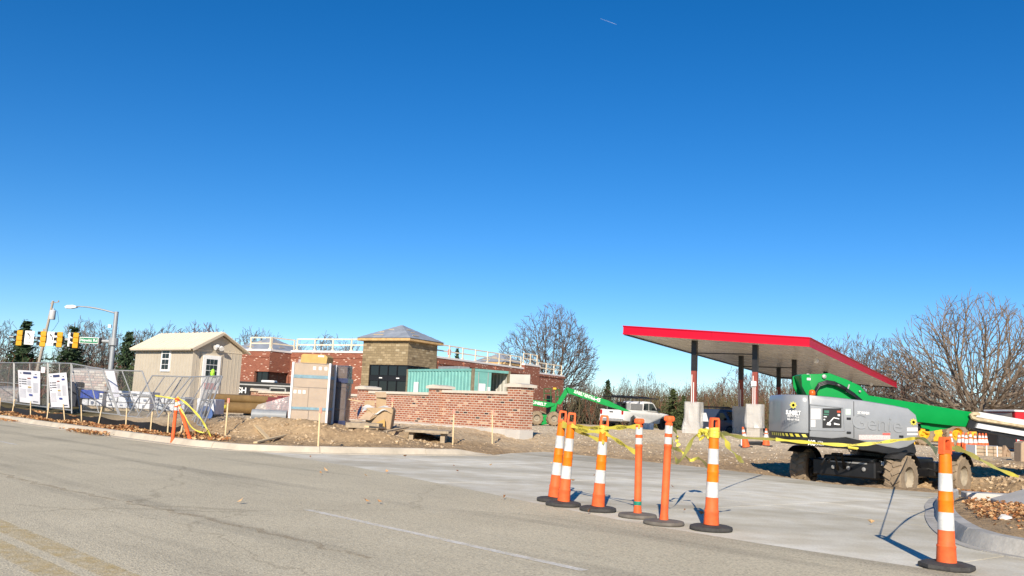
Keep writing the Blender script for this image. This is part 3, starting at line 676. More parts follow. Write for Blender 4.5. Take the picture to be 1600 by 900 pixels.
# ------------------------------------------------------------------ canopy
CA = V((6.04,47.756,5.406)); C1 = V((.8696,-.4938,-.0651)); C2 = V((.4938,.8696,-.0121)); CL_, CW_, CT_ = 9.64, 35.57, .47
canopy = thing('fuel_canopy', 'long fuel canopy with red fascia on black and red columns', 'canopy', (CA.x, CA.y, 0))
def cp(u, v, w=0): return CA+C1*u+C2*v+V((0, 0, w))-V((CA.x, CA.y, 0))
def cslab(u0, u1, v0, v1, w0, w1, name, m, curved=False):
    mb = MB(); P = [cp(u, v, w) for u in (u0, u1) for v in (v0, v1) for w in (w0, w1)]
    mb.add(P, [(0,1,3,2),(4,6,7,5),(0,4,5,1),(2,3,7,6),(0,2,6,4),(1,5,7,3)]); return mb.build(name, m, canopy)
def fascia(u0, v0, u1, v1, out):
    """concave (cove) profile fascia panel run with panel joints"""
    n = max(1, round(max(abs(u1-u0), abs(v1-v0))/4.4)); prof = [(0,0),(.035,.0),(.02,.05),(-.02,.16),(-.025,.26),(0,.38),(.045,.45),(.045,CT_),(0,CT_)]
    for k in range(n):
        a0, a1 = (k+.001)/n, (k+1-.001)/n; mb = MB(); vs = []
        for t in (a0, a1):
            u, v = u0+(u1-u0)*t, v0+(v1-v0)*t
            for o, w in prof: vs.append(cp(u+out[0]*o, v+out[1]*o, w))
        L = len(prof); mb.add(vs, [(i, i+1, L+i+1, L+i) for i in range(L-1)]+[(L-1, 0, L, 2*L-1), tuple(range(L)), tuple(range(L, 2*L))]); mb.build('fascia_panel', m_red, canopy)
fascia(0, 0, CL_, 0, (0,-1)); fascia(CL_, 0, CL_, CW_, (1,0)); fascia(0, CW_, CL_, CW_, (0,1)); fascia(0, 0, 0, CW_, (-1,0))
m_deck = mat('canopy_deck', (.66,.66,.66), .25, .0, var=.05, scale=.5)
nd = 24
for k in range(nd): cslab(.03+(CL_-.06)*k/nd+.006, .03+(CL_-.06)*(k+1)/nd-.006, .03, CW_-.03, .03+(.008 if k % 2 else 0), .07, 'deck_panel', m_deck)
cslab(.02, CL_-.02, .02, CW_-.02, .08, CT_-.05, 'canopy_core', m_dark)
cslab(.04, .16, .04, CW_-.04, -.04, .028, 'edge_trim', m_black); cslab(.17, CL_-.04, CW_-.16, CW_-.04, -.04, .028, 'edge_trim', m_black)
m_primer = mat('red_primer', (.23,.045,.03), .6, var=.2, scale=3); m_wrap = mat('plastic_film', (.72,.72,.70), .28, var=.06, scale=4, alpha=.42, bump=.6, bscale=6)
m_cmu = masonry('block_pier', (.36,.33,.29), (.42,.39,.34), (.5,.47,.42), .4, .2, .012)
for vi_, v in enumerate((1.4, 10.6, 20.6, 31.0)):
    for ui_, u in enumerate((3.5, 6.7)):
        t = cp(u, v); wx, wy = t.x+CA.x, t.y+CA.y; z0 = gz(wx, wy)
        mb = MB(); zt = t.z+.03; w_ = .27
        mb.box((t.x, t.y, (zt+3.6)/2), (w_, w_, zt-3.6), rz=math.radians(-29.6)); mb.build('column_top', m_black, canopy)
        mb = MB(); mb.box((t.x, t.y, (3.599+z0)/2), (w_-.01, w_-.01, 3.599-z0), rz=math.radians(-29.6)); col_ = mb.build('column', m_primer, canopy)
        mb = MB(); mb.M = Matrix.Translation((t.x, t.y, 0)) @ Matrix.Rotation(math.radians(-29.6), 4, 'Z')
        for q in (-.07, .03): mb.tube((q, -.155, z0+1.4), (q, -.155, 3.4-.4*(q > 0)), .022, n=6)
        mb.build('conduit', m_inkw, canopy)
        if (ui_, vi_) == (1, 0):
            mb = MB(); mb.M = Matrix.Translation((t.x, t.y, 0)) @ Matrix.Rotation(math.radians(-29.6), 4, 'Z'); mb.box((-.02, -.2, 3.0), (.26,.1,.26), b=.02); mb.build('junction_box', m_white, canopy)
        mb = MB(); mb.M = Matrix.Translation((t.x, t.y, 0)) @ Matrix.Rotation(math.radians(-29.6), 4, 'Z'); mb.box((0,0,(z0+1.92)/2-.05), (.66,.66,1.92-z0+.1)); mb.build('pier', m_cmu, canopy)
        # draped film round the pier
        mb = MB(); mb.M = Matrix.Translation((t.x, t.y, 0)) @ Matrix.Rotation(math.radians(-29.6), 4, 'Z'); vs = []; fs = []; n = 28; rr = random.Random(vi_*7+ui_)
        ph = [rr.uniform(0, 6) for _ in range(6)]; H0 = z0+.02 if ui_ == 0 else z0+.45
        for i in range(9):
            zz = 1.98-(1.98-H0)*i/8
            for j in range(n):
                a = 2*math.pi*j/n; c_, s_ = math.cos(a), math.sin(a); r_ = .385/max(abs(c_), abs(s_)); r_ = min(r_, .5)
                r_ += .02+(.03+.06*(i/8)**2*(2 if ui_ == 0 else .7))*max(0, math.sin(3*a+ph[0]+.5*i)+.6*math.sin(7*a+ph[1]-.8*i))*.8
                vs.append((r_*c_, r_*s_, zz))
        for i in range(8):
            for j in range(n): fs.append((i*n+j, i*n+(j+1) % n, (i+1)*n+(j+1) % n, (i+1)*n+j))
        o_ = len(vs); vs.append((0, 0, 1.99)); fs += [(j, o_, (j+1) % n) for j in range(n)]
        mb.add(vs, fs); mb.build('plastic_wrap', m_wrap, canopy)
    a, b = cp(3.5, v, -.62 if vi_ else -.62), cp(6.7, v, -.45)
    mb = MB(); mb.tube(a, b, .03, n=6); mb.build('conduit_run', m_black, canopy)
for u, v in ((8.9,5.6),(8.8,27)):
    mb = MB(); c = cp(u, v, -.1); mb.tube(c+V((0,0,.13)), c, .03, n=8); mb.lathe([(.05,-.30),(.11,-.26),(.13,-.16),(.08,-.06),(.03,0)], 12, c); mb.build('lamp', m_white, canopy, smooth=True)
# roof curb strips on the underside (dark lamps rails)
# ------------------------------------------------------------------ site wall
SITE_WALL = thing('site_wall', 'low brick boundary wall with pale coping and stepped piers', 'wall')
m_cope = mat('coping_stone', (.60,.54,.45), .8, var=.1, scale=4)
WR = A(824, 672, 28.8); WL = A(606, 661, 34.3); WR.z = WL.z = 0; wd = (WR-WL).normalized(); wn_ = V((wd.y, -wd.x, 0)); wrz = math.atan2(wd.y, wd.x)
def wt(px):      # distance along the wall line for a column of the survey
    best = min((abs(((WL+wd*(k*.05)).x/(WL+wd*(k*.05)).y)-(_ray(px, 640).x/_ray(px, 640).y)), k*.05) for k in range(-400, 200)); return best[1]
def wseg(t0, t1, ztop, base=.42, foot=True, thick=.3):
    a, b = WL+wd*t0, WL+wd*t1; c = (a+b)/2; L = t1-t0
    mb = MB(); mb.M = Matrix.Translation((c.x, c.y, 0)) @ Matrix.Rotation(wrz, 4, 'Z'); mb.box((0, 0, (ztop+base+.12)/2), (L, thick, ztop-base-.12)); mb.build('wall_panel', m_brick, SITE_WALL)
    mb = MB(); mb.M = Matrix.Translation((c.x, c.y, 0)) @ Matrix.Rotation(wrz, 4, 'Z'); mb.box((0, 0, base-.1), (L, thick+.10, .44), b=.01); mb.build('footing', m_conc, SITE_WALL)
    n = max(1, round(L/1.2))
    for k in range(n):
        mb = MB(); mb.M = Matrix.Translation((c.x, c.y, 0)) @ Matrix.Rotation(wrz, 4, 'Z'); mb.box((-L/2+L*(k+.5)/n, 0, ztop+.05), (L/n-.008, thick+.12, .10), b=.012); mb.build('coping', m_cope, SITE_WALL)
def wpier(t, w, ztop, base=.42):
    c = WL+wd*t; mb = MB(); mb.M = Matrix.Translation((c.x, c.y, 0)) @ Matrix.Rotation(wrz, 4, 'Z'); mb.box((0, 0, (ztop+base+.12)/2), (w, .56, ztop-base-.12)); mb.build('pier', m_brick, SITE_WALL)
    mb = MB(); mb.M = Matrix.Translation((c.x, c.y, 0)) @ Matrix.Rotation(wrz, 4, 'Z'); mb.box((0, 0, base-.1), (w+.06, .62, .44), b=.01); mb.build('footing', m_conc, SITE_WALL)
    mb = MB(); mb.M = Matrix.Translation((c.x, c.y, 0)) @ Matrix.Rotation(wrz, 4, 'Z'); mb.prism([(-w/2-.08, ztop), (w/2+.08, ztop), (w/2+.08, ztop+.09), (0, ztop+.14), (-w/2-.08, ztop+.09)], -.36, .36); mb.build('pier_cap', m_cope, SITE_WALL)
tp = {k: wt(k) for k in (813, 686, 573, 402)}
pz = {813: 1.86, 686: 1.76, 573: 1.67, 402: 1.46}; sz_ = [(573, 686, 1.52, .40), (686, 813, 1.62, .40), (402, 573, 1.38, .38)]
for k in (813, 686, 573, 402): wpier(tp[k], .62, pz[k], .40 if k > 600 else .38)
for a, b, z, bs in sz_: wseg(tp[a]+.315, tp[b]-.315, z, bs)

# ------------------------------------------------------------------ shipping container
m_teal = mat('teal_container_paint', (.16,.40,.36), .5, var=.16, scale=1.6); m_rust = mat('rusty_frame', (.20,.17,.11), .75, var=.35, scale=5); m_cgrey = mat('container_grey', (.46,.45,.40), .6, var=.1, scale=2)
cc = A(736, 640, 45.0); zc = gz(cc.x, cc.y)
cont = thing('shipping_container', 'teal corrugated shipping container with one door open behind brick wall', 'container', (cc.x, cc.y, zc+.1), math.atan2(-.77, .63))
# local x: along the long side towards the near corner (x<=0), y: door end runs towards +y
LC, WC, HC = 6.06, 2.44, 2.55
def corr(mb, L, H, axis, z0, depth=.045, pitch=.28, m=0):
    n = int(L/pitch); vs = []; fs = []
    for i in range(n):
        for f_, o in ((0, 0), (.28, 0), (.42, depth), (.72, depth), (.86, 0)):
            vs.append((L*(i+f_)/n, o))
    vs.append((L, 0)); P = []
    for a, o in vs: P += [(axis(a, o)[0], axis(a, o)[1], z0), (axis(a, o)[0], axis(a, o)[1], z0+H)]
    mb.add(P, [(2*i, 2*i+2, 2*i+3, 2*i+1) for i in range(len(vs)-1)], m)
mb = MB(); corr(mb, LC-.2, HC-.25, lambda a, o: (-LC+.1+a, .02+o), .12); mb.build('side_panel', m_teal, cont)
mb = MB(); corr(mb, LC-.2, HC-.25, lambda a, o: (-LC+.1+a, WC-.02-o), .12); mb.build('side_panel', m_cgrey, cont)
mb = MB(); corr(mb, WC-.2, HC-.25, lambda a, o: (-LC+.02+o, .1+a), .12); mb.build('end_panel', m_teal, cont)
mb = MB()
for x in (-LC+.06, -.06):
    for y in (.06, WC-.06): mb = MB(); mb.box((x, y, HC/2), (.14,.14,HC), b=.01); mb.build('corner_post', m_rust, cont)
mb = MB()
for y in (.05, WC-.05):
    for z in (.07, HC-.06): mb.box((-LC/2, y, z), (LC-.16,.08,.12))
for x in (-LC+.05, -.05):
    for z in (.07, HC-.06): mb.box((x, WC/2, z), (.08,WC-.16,.13))
mb.build('frame_rail', m_teal, cont)
mb = MB(); mb.box((-LC/2, WC/2, HC-.03), (LC-.1,WC-.1,.04)); mb.build('roof_panel', m_teal, cont)
mb = MB(); mb.box((-LC/2, WC/2, .1), (LC-.1,WC-.1,.06)); mb.build('container_floor', m_greywood, cont)
dr = MB(); dr.box((-.02, .66, HC/2), (.06,1.06,HC-.28), b=.01); d_o = dr.build('container_door', m_teal, cont)
dr = MB()
for y in (.35, .95): dr.tube((.035, y, .15), (.035, y, HC-.15), .018, n=6)
dr.build('lock_rod', m_galv, d_o)
dr = MB(); dr.box((.018, .6, 1.55), (.012,.42,.55)); dr.box((.018, 1.02, 1.5), (.012,.2,.35)); dr.build('door_notice', m_inkw, d_o)
dr = MB(); dr.M = Matrix.Translation((0, WC-.05, 0)) @ Matrix.Rotation(math.radians(-62), 4, 'Z'); dr.box((0, .58, HC/2), (.06,1.12,HC-.28), b=.01)
for z in (.5, 1.0, 1.5, 2.0): dr.box((-.035, .58, z), (.015,1.0,.03))
dr.build('container_door', m_cgrey, cont)['label'] = 'grey inner face of the open container door'
mb = MB(); mb.box((-5.05, -.005, 1.35), (.42,.02,1.0)); mb.build('container_notice', m_inkw, cont)
mb = MB(); mb.M = Matrix.Translation((-2.9,.9,HC+.10)); mb.box((0,0,0), (1.9,.7,.14), b=.01); tag(mb.build('metal_sheet_bundle', m_galv, loc=cont.location, rz=cont.rotation_euler.z), 'bundle of metal sheets lying on the container roof', 'metal sheets')

# ------------------------------------------------------------------ enclosed trailer
p = A(455, 626, 46); zt = gz(p.x, p.y)
tr = thing('enclosed_trailer', 'black enclosed trailer with white lettering behind brick wall', 'trailer', (p.x+.6, p.y, zt-.33), math.radians(-4))
mb = MB(); mb.prism([(-6.2,.45),(0,.45),(0,1.78),(-.1,1.85),(-6.1,1.85),(-6.2,1.78)], 0, 2.2, b=.03); mb.build('body', m_black, tr)
mb = MB(); mb.box((-3.1,-.012,1.70), (6.2,.02,.07)); mb.build('rub_rail', m_galv, tr)
mb = MB()
for a, b in (((-1.75,0,.75),(-1.75,0,1.58)),((-1.75,0,1.58),(-.95,0,1.58)),((-.95,0,1.58),(-.95,0,.75))): mb.box(((a[0]+b[0])/2,-.015,(a[2]+b[2])/2), (abs(a[0]-b[0])+.06,.025,abs(a[2]-b[2])+.06))
mb.build('door_frame', m_galv, tr); mb = MB(); mb.box((-1.05,-.03,1.3), (.28,.03,.05)); mb.build('door_latch', m_inkw, tr)
text('USH', .40, m_inkw, tr, face_frame((-3.35,-.012,1.38), (1,0,0), (0,0,1)), bold=.01)
mb = MB(); mb.box((-2.1,.8,1.91), (.7,.5,.12), b=.03); mb.build('roof_vent', m_inkw, tr)
for x in (-3.6,-2.8):
    mb = MB(); mb.lathe([(.12,-.1),(.33,-.1),(.34,-.02),(.33,.08),(.12,.08)], 18, (x,.12,.34), axis=(0,1,0)); mb.build('wheel', m_blackrub, tr, smooth=40)

# ------------------------------------------------------------------ shed
pC = A(297.5, 600, 38.5); zs = gz(pC.x, pC.y)
SH = thing('shed', 'beige wooden office shed with metal roof, white door and window', 'shed', (pC.x, pC.y, zs-.1))
m_beige = mat('beige_siding', (.48,.425,.335), .7, var=.06, scale=3); m_roofb = mat('tan_metal_roof', (.80,.70,.52), .4, .0, var=.06, scale=2); m_trim = mat('tan_trim', (.60,.52,.40), .6, var=.05)
# local: x = -3.0..0 is the long left wall (faces viewer), gable end runs from x=0 in direction GD
HW = 3.2-zs+.1; RG = 3.90-zs+.1
gd = math.radians(50); GX, GY = math.cos(gd)*3.3, math.sin(gd)*3.3
GX, GY = 2.15, 2.55
# a right-angled plan: long wall direction L, gable direction W perpendicular
Ld = V((-.80,.60,0)); Wd = V((.60,.80,0))
LL, WW = 4.45, 2.5
def sp_(l, w, z): q = Ld*l+Wd*w; return V((q.x, q.y, z))
def quadbox(name, pts, thick, m, par):
    mb = MB(); n = (pts[1]-pts[0]).cross(pts[2]-pts[0]).normalized()*thick; k = len(pts)
    mb.add(list(pts)+[p+n for p in pts], [tuple(range(k))[::-1], tuple(range(k, 2*k))]+[(i, (i+1) % k, (i+1) % k+k, i+k) for i in range(k)]); return mb.build(name, m, par)
mb = MB(); k = [sp_(0,0,0), sp_(LL,0,0), sp_(LL,WW,0), sp_(0,WW,0)]; t_ = [V((p.x, p.y, HW)) for p in k]; r0, r1 = sp_(0,WW/2,RG-.04), sp_(LL,WW/2,RG-.04)
mb.add(k+t_+[r0, r1], [(1,0,4,5),(2,1,5,9,6),(3,2,6,7),(0,3,7,8,4),(0,1,2,3)]); shed_wall = mb.build('wall', m_beige, SH)
mb = MB()          # vertical siding grooves
for i in range(1, 20):
    q = sp_(LL*i/20, -.006, HW/2); mb.box(q, (.012,.012,HW-.02), rz=math.atan2(Ld.y, Ld.x))
for i in range(1, 14):
    if 3 <= i <= 9: continue
    q = sp_(-.006, WW*i/14, HW/2); mb.box(q, (.012,.012,HW-.02), rz=math.atan2(Wd.y, Wd.x))
mb.build('siding_batten', m_beige, SH)
for s_ in (0, 1):
    a = sp_(-.28, -.22 if s_ == 0 else WW+.22, HW-.10); b = sp_(LL+.2, -.22 if s_ == 0 else WW+.22, HW-.10); c, d = sp_(LL+.2, WW/2, RG+.02), sp_(-.28, WW/2, RG+.02)
    rf = quadbox('roof', [a, b, c, d] if s_ == 1 else [b, a, d, c], .04, m_roofb, SH)
    mb = MB()
    for i in range(14):
        t = (i+.5)/14; p, q = a.lerp(b, t), d.lerp(c, t); mb.tube(p+V((0,0,.05)), q+V((0,0,.05)), .016, n=4)
    mb.build('roof_rib', m_roofb, rf)
mb = MB()
for w0, w1 in ((-.22, WW/2), (WW+.22, WW/2)):
    p, q = sp_(-.29, w0, HW-.13), sp_(-.29, w1, RG-.02); mb.box((p+q)/2, (.03,(q-p).length,.12), rot=(V((0,1,0)).rotation_difference((q-p).normalized())).to_matrix())
mb.tube(sp_(-.1,-.22,HW-.13), sp_(LL+.1,-.22,HW-.13), .04, n=4); mb.build('roof_trim', m_trim, SH)
mb = MB(); q0, q1 = sp_(-.012, 0, HW-.1), sp_(-.012, WW, HW-.1); mb.box((q0+q1)/2, (WW,.02,.05), rz=math.atan2(Wd.y, Wd.x)); mb.build('gable_band', m_trim, SH)
def on_gable(w0, w1, z0, z1, off, th, name, m, par):
    c = sp_(-off, (w0+w1)/2, (z0+z1)/2); mb = MB(); mb.box(c, (w1-w0, th, z1-z0), rz=math.atan2(Wd.y, Wd.x)); return mb.build(name, m, par)
def on_side(l0, l1, z0, z1, off, th, name, m, par):
    c = sp_((l0+l1)/2, -off, (z0+z1)/2); mb = MB(); mb.box(c, (l1-l0, th, z1-z0), rz=math.atan2(Ld.y, Ld.x)); return mb.build(name, m, par)
on_gable(.40, 1.44, .50, 2.62, .02, .05, 'door_frame', m_trim, SH)
door = on_gable(.48, 1.36, .55, 2.55, .05, .05, 'door', m_white, SH)
for i in range(3):
    for j in range(3):
        on_gable(.64+i*.19, .64+i*.19+.17, 1.66+j*.25, 1.66+j*.25+.225, .078, .01, 'door_pane', m_glass, door)
mb = MB(); rock(mb, sp_(-.09, .98, 1.78), (.10,.10,.18)); mb.build('safety_vest', mat('lime_vest', (.35,.72,.05), .6), door)
on_gable(.62, 1.2, 1.08, 1.36, .08, .01, 'door_notice', mat('red_notice', (.55,.30,.30), .6, var=.5, scale=25), door)
mb = MB(); mb.box(sp_(-.10,1.30,1.45), (.05,.05,.05)); mb.build('handle', m_galv, door)
wf = on_side(1.6, 2.3, 1.78, 2.84, .025, .06, 'window', m_white, SH)
for i in range(2):
    for j in range(4): on_side(1.70+i*.26, 1.70+i*.26+.235, 1.88+j*.225+(.03 if j > 1 else 0), 1.88+j*.225+.20+(.03 if j > 1 else 0), .06, .01, 'window_pane', m_glass, wf)
mb = MB(); c = sp_(-.2, WW*.42, HW+.12); mb.box(c, (.14,.12,.12), b=.02); mb.lathe([(.05,0),(.10,.10),(.11,.16)], 12, c+V((0,0,-.02)), axis=(-.5,-.6,-.4)); mb.lathe([(.05,0),(.10,.10),(.11,.16)], 12, c+V((.12,.1,-.02)), axis=(.3,-.5,-.5)); mb.build('flood_light', m_white, SH)
# ------------------------------------------------------------------ signal pole with mast arm
SY = 60.0; pb_ = A(173, 575, SY); zsp = gz(pb_.x, SY)
sig = thing('signal_pole', 'grey signal pole with mast arm and curved street light arm', 'signal pole', (pb_.x, SY, zsp))
o = V((pb_.x, SY, zsp)); top = A(184, 487, SY)-o; top = V((0, 0, top.z)); armz = (A(180, 534, SY)-o).z
armL = A(14, 533, SY)-o; armL.z = armz-.02
mb = MB(); mb.tube((0,0,0), top, .18, .135, n=14); mb.lathe([(.30,0),(.30,.08),(.2,.1)], 14); mb.build('pole', m_polegrey, sig, smooth=40)
mb = MB(); mb.tube((0,0,armz), (armL.x, 0, armz+.02), .13, .075, n=10); mb.build('mast_arm', m_polegrey, sig, smooth=40)
mb = MB(); mb.lathe([(.3,-.25),(.3,.25)], 12, (0,0,armz)); mb.build('arm_clamp', m_polegrey, sig)
lum = A(118, 481, SY)-o
mb = MB(); pts = []
for i in range(9):
    t = i/8; pts.append((lum.x*t, 0, (top.z-.12)+(lum.z-top.z+.16)*math.sin(t*math.pi*.62)/math.sin(math.pi*.62)+.05*t))
mb.path(pts, [.055]*6+[.045]*3, 6); mb.build('lamp_arm', m_polegrey, sig, smooth=True)
mb = MB(); mb.M = Matrix.Translation((lum.x-.25, 0, lum.z+.03)); mb.prism([(-.45,.0),(-.3,.12),(.1,.15),(.35,.08),(.35,-.02),(.0,-.1),(-.35,-.1)], -.14, .14, b=.03); mb.build('lamp_head', m_inkw, sig)
mb = MB(); mb.box((-.35,0,top.z-1.0), (.2,.14,.2)); mb.build('camera_box', m_inkw, sig)
m_sy = mat('signal_housing', (.72,.38,.015), .5, var=.12)
def traffic_light(px, label):
    q = A(px, 538, SY); t = thing('traffic_light', label, 'traffic light', (q.x, SY-.22, zsp+armz-.05), math.radians(-64), 'yellow signal heads on the mast arm')
    mb = MB()
    for k in (-1, 0, 1): mb.box((0,0,k*.345), (.34,.34,.335), b=.03)
    mb.build('housing', m_sy, t)
    for k in (-1, 0, 1):
        mb = MB(); vs = []; fs = []; n = 11       # tunnel visor
        for d in (0, .24):
            for j in range(n):
                a = math.pi*(-.15+1.3*j/(n-1)); vs.append((.14*math.cos(a), -.171-d*.75, k*.345+.14*math.sin(a)))
        mb.add(vs, [(j, j+1, n+j+1, n+j) for j in range(n-1)]); mb.build('visor', m_black, t)
        mb = MB(); mb.lathe([(.125,0),(.10,.03),(0,.045)], 14, (0,-.171,k*.345), axis=(0,-1,0)); mb.build('lens', m_black, t, smooth=True)
    mb = MB(); mb.box((0,.2,0), (.08,.16,.5)); mb.build('bracket', m_black, t)
for px, lb in ((32,'yellow three-lens signal head nearest the free end of mast arm'),(69,'yellow signal head between the two left-turn signs'),(95,'yellow signal head right of the second turn sign'),(120,'yellow signal head overlapping the third sign beside street name')):
    traffic_light(px, lb)
m_signw = mat('sign_white', (.80,.80,.80), .45, var=.03); m_signg = mat('sign_green', (.0,.19,.07), .4, var=.04)
for px, lb in ((47,'white turn sign next to the leftmost signal head'),(82,'white turn sign second from the left on mast arm'),(114,'white turn sign half hidden by the rightmost signal head')):
    q = A(px, 538, SY); t = thing('turn_sign', lb, 'sign', (q.x, SY-.2 if px != 114 else SY-.12, zsp+armz), 0, 'white lane signs on the mast arm')
    mb = MB(); mb.box((0,0,0), (.62,.02,.92), b=.008); mb.build('plate', m_signw, t)
    mb = MB(); mb.path([(.06,-.016,-.10),(.05,-.016,.08),(-.02,-.016,.2),(-.08,-.016,.27)], [.03,.03,.03,.03], 4); mb.add([(-.16,-.018,.22),(-.05,-.018,.18),(-.13,-.018,.37)], [(0,1,2)]); mb.build('arrow', m_ink, t)
    text('ONLY', .17, m_ink, t, face_frame((0,-.013,-.31), (1,0,0), (0,0,1)))
    mb = MB(); mb.box((0,.08,0), (.06,.14,.3)); mb.build('bracket', m_polegrey, t)
q = A(141, 534, SY); t = thing('street_name_sign', 'green street name sign reading Hewitt Rd on mast arm', 'sign', (q.x, SY-.18, zsp+armz+.0))
mb = MB(); mb.box((0,0,0), (1.28,.03,.42), b=.008); mb.build('border', m_signw, t)
mb = MB(); mb.box((0,-.012,0), (1.20,.02,.34)); mb.build('plate', m_signg, t)
text('Hewitt Rd', .27, m_signw, t, face_frame((0,-.024,.0), (1,0,0), (0,0,1)), bold=.004)
mb = MB(); mb.box((.72,.02,0), (.14,.2,.4), b=.02); mb.build('end_box', m_black, t)
# utility pole
b_, t_ = A(60, 570, 105), A(83, 470, 105); zb = gz(b_.x, 105); d_ = (t_-b_); foot = b_-d_*((b_.z-zb)/d_.z)
up = thing('utility_pole', 'leaning wooden utility pole with pale transformer at top', 'utility pole', foot)
mb = MB(); mb.tube((0,0,-.3), t_-foot, .22, .13, n=10); mb.build('pole', mat('pole_wood', (.38,.33,.27), .85, var=.2), up, smooth=40)
q = A(82, 492, 105)-foot; mb = MB(); mb.lathe([(.30,-.55),(.34,-.5),(.34,.45),(.25,.55)], 14, q); mb.lathe([(.05,.5),(.07,.75),(.03,.8)], 6, q); mb.build('transformer', mat('transformer_grey', (.6,.6,.6), .5), up, smooth=40)
mb = MB(); q = (t_-foot); mb.tube(q+V((-.3,0,-.3)), q+V((.7,0,-.1)), .05, n=5); mb.lathe([(.07,0),(.09,.12),(.04,.2)], 7, q+V((.65,0,-.1))); mb.build('cross_arm', m_greywood, up)
mb = MB(); q = A(84, 482, 105)-foot; mb.path([q, q+V((.5,0,-.4)), q+V((.75,0,-1.5)), q+V((.3,0,-2.4)), A(72, 525, 105)-foot], .02, 4); mb.build('cable', m_black, up)
mb = MB(); mb.box(A(70, 517, 105)-foot, (.3,.3,.5)); mb.build('meter_box', m_greywood, up)

# ------------------------------------------------------------------ fence panels
def panel(c, label, group, n_up=2, mid=True, wires=True, r=.024):
    """c = bl, br, tr, tl corners"""
    bl, br, tr_, tl = [V(p) for p in c]; root = thing('fence_panel', label, 'fence', bl, 0, group)
    L = lambda u, v: (bl.lerp(br, u)).lerp(tl.lerp(tr_, u), v)-bl
    mb = MB()
    for a, b in ((L(0,0),L(0,1)),(L(1,0),L(1,1)),(L(0,1),L(1,1)),(L(0,.06),L(1,.06))): mb.tube(a, b, r, n=7)
    mb.build('frame', m_galv, root, smooth=50)
    for i in range(n_up):
        u = (i+1)/(n_up+1); mb = MB(); mb.tube(L(u,.06), L(u,1), r*.75, n=6); mb.build('upright', m_galv, root, smooth=50)
    if mid: mb = MB(); mb.tube(L(0,.52), L(1,.52), r*.75, n=6); mb.build('mid_rail', m_galv, root, smooth=50)
    W = (br-bl).length; H = (tl-bl).length; mb = MB(); st = .075; w = .0011
    nrm = (L(1,0)-L(0,0)).cross(L(0,1)-L(0,0)).normalized()*.003
    for sg in (1, -1):
        k = -H if sg > 0 else 0
        while k < (W if sg > 0 else W+H):
            u0, v0 = (k, 0) if sg > 0 else (k, 0); u1, v1 = (k+sg*H, H)
            t0, t1 = 0, 1
            if sg > 0: t0 = max(0, -k/H); t1 = min(1, (W-k)/H)
            else: t0 = max(0, (k-W)/H); t1 = min(1, k/H)
            if t1 > t0+.01:
                P = lambda t: L((k+sg*H*t)/W, .06+.94*t)
                a, b = P(t0), P(t1); d = (b-a).normalized(); q = d.cross(nrm).normalized()*w*1.4
                mb.add([a-q, a+q, b+q, b-q], [(0,1,2,3)]); mb.add([a-nrm*.5, a+nrm*.5, b+nrm*.5, b-nrm*.5], [(0,1,2,3)])
            k += st
    o = mb.build('chain_link', m_galv, root); o['kind'] = 'stuff'
    return root
def gp(px, py, z): return G(px, py, z)
def up_at(p, px, py): return A(px, py, p.y)
def zf(px): return .32-.12*min(1, max(0, (px-60)/200))
fp = [(-60,622),(22,634),(75,641),(113,646)]; ft = [(-60,566),(22,567),(75,567),(112,568)]
lbl = ['upright chain link fence panel at the left picture edge','upright chain link panel behind the first white banner','upright chain link panel behind the second white banner']
for i in range(3):
    a, b = G(*fp[i], zf(fp[i][0])), G(*fp[i+1], zf(fp[i+1][0])); panel([a+V((.02,0,0)), b-V((.02,0,0)), A(*ft[i+1], b.y)-V((.02,0,0)), A(*ft[i], a.y)+V((.02,0,0))], lbl[i], 'temporary chain link panels', 1 if i else 2)
Yf = G(122, 655, .2).y
def lean(pbl, pbr, ptr, ptl, dy0, dy1, label):
    a, b = G(*pbl, zf(pbl[0])), G(*pbr, zf(pbr[0])); panel([a, b, A(*ptr, b.y+dy1), A(*ptl, a.y+dy0)], label, 'temporary chain link panels', 1)
lean((126,646),(187,653), (160,577),(112,568), .5, .7, 'chain link panel leaning back over wrapped stone pallet')
lean((190,654),(252,660), (222,580),(160,578), .9, 1.0, 'chain link panel leaning steeply in front of white stacked cartons')
# stack of loose panels leaning at the shed
for i, (bl, br, tr_, tl, dy, lb) in enumerate([((196,655),(240,660),(298,589),(238,587),1.6,'leftmost loose fence panel of the slanted stack before shed'),((238,659),(290,666),(345,588),(285,589),1.6,'middle loose fence panel of the slanted stack before shed'),((292,668),(306,672),(347,588),(326,588),1.7,'narrow loose panel at the right end of the slanted stack')]):
    a, b = G(*bl, zf(bl[0])), G(*br, zf(br[0])); a.y += .25*i; b.y += .25*i
    panel([a, b, A(*tr_, b.y+dy), A(*tl, a.y+dy)], lb, 'loose fence panels stacked aslant', 2)
# silt fence
sil = [(-60,627),(0,636.5),(21,639.4),(48,643.5),(75,647.4),(100,651),(127,653.9),(156,658),(196.7,663),(235.7,670),(262,674),(284,676)]
SF = thing('silt_fence', 'black fabric silt fence on wooden stakes along the kerb', 'silt fence')
P = [G(x, y, zf(x)-.01) for x, y in sil]; mb = MB(); vs = []; fine_ = []
for i in range(len(P)-1):
    for k in range(6): fine_.append(P[i].lerp(P[i+1], k/6))
fine_.append(P[-1])
for i, p in enumerate(fine_):
    g0 = gz(p.x, p.y)-.05; hh = .31+.025*math.sin(i*.5)-.05*math.sin((i % 6)/6*math.pi)
    bow = .05*math.sin(i*math.pi/6*1.0)
    for t in (0, .5, 1): vs.append((p.x-bow*(1-t)*.7, p.y-bow*math.sin(t*3), g0+hh*t))
mb.add(vs, [(3*i+j, 3*i+3+j, 3*i+4+j, 3*i+1+j) for i in range(len(fine_)-1) for j in range(2)])
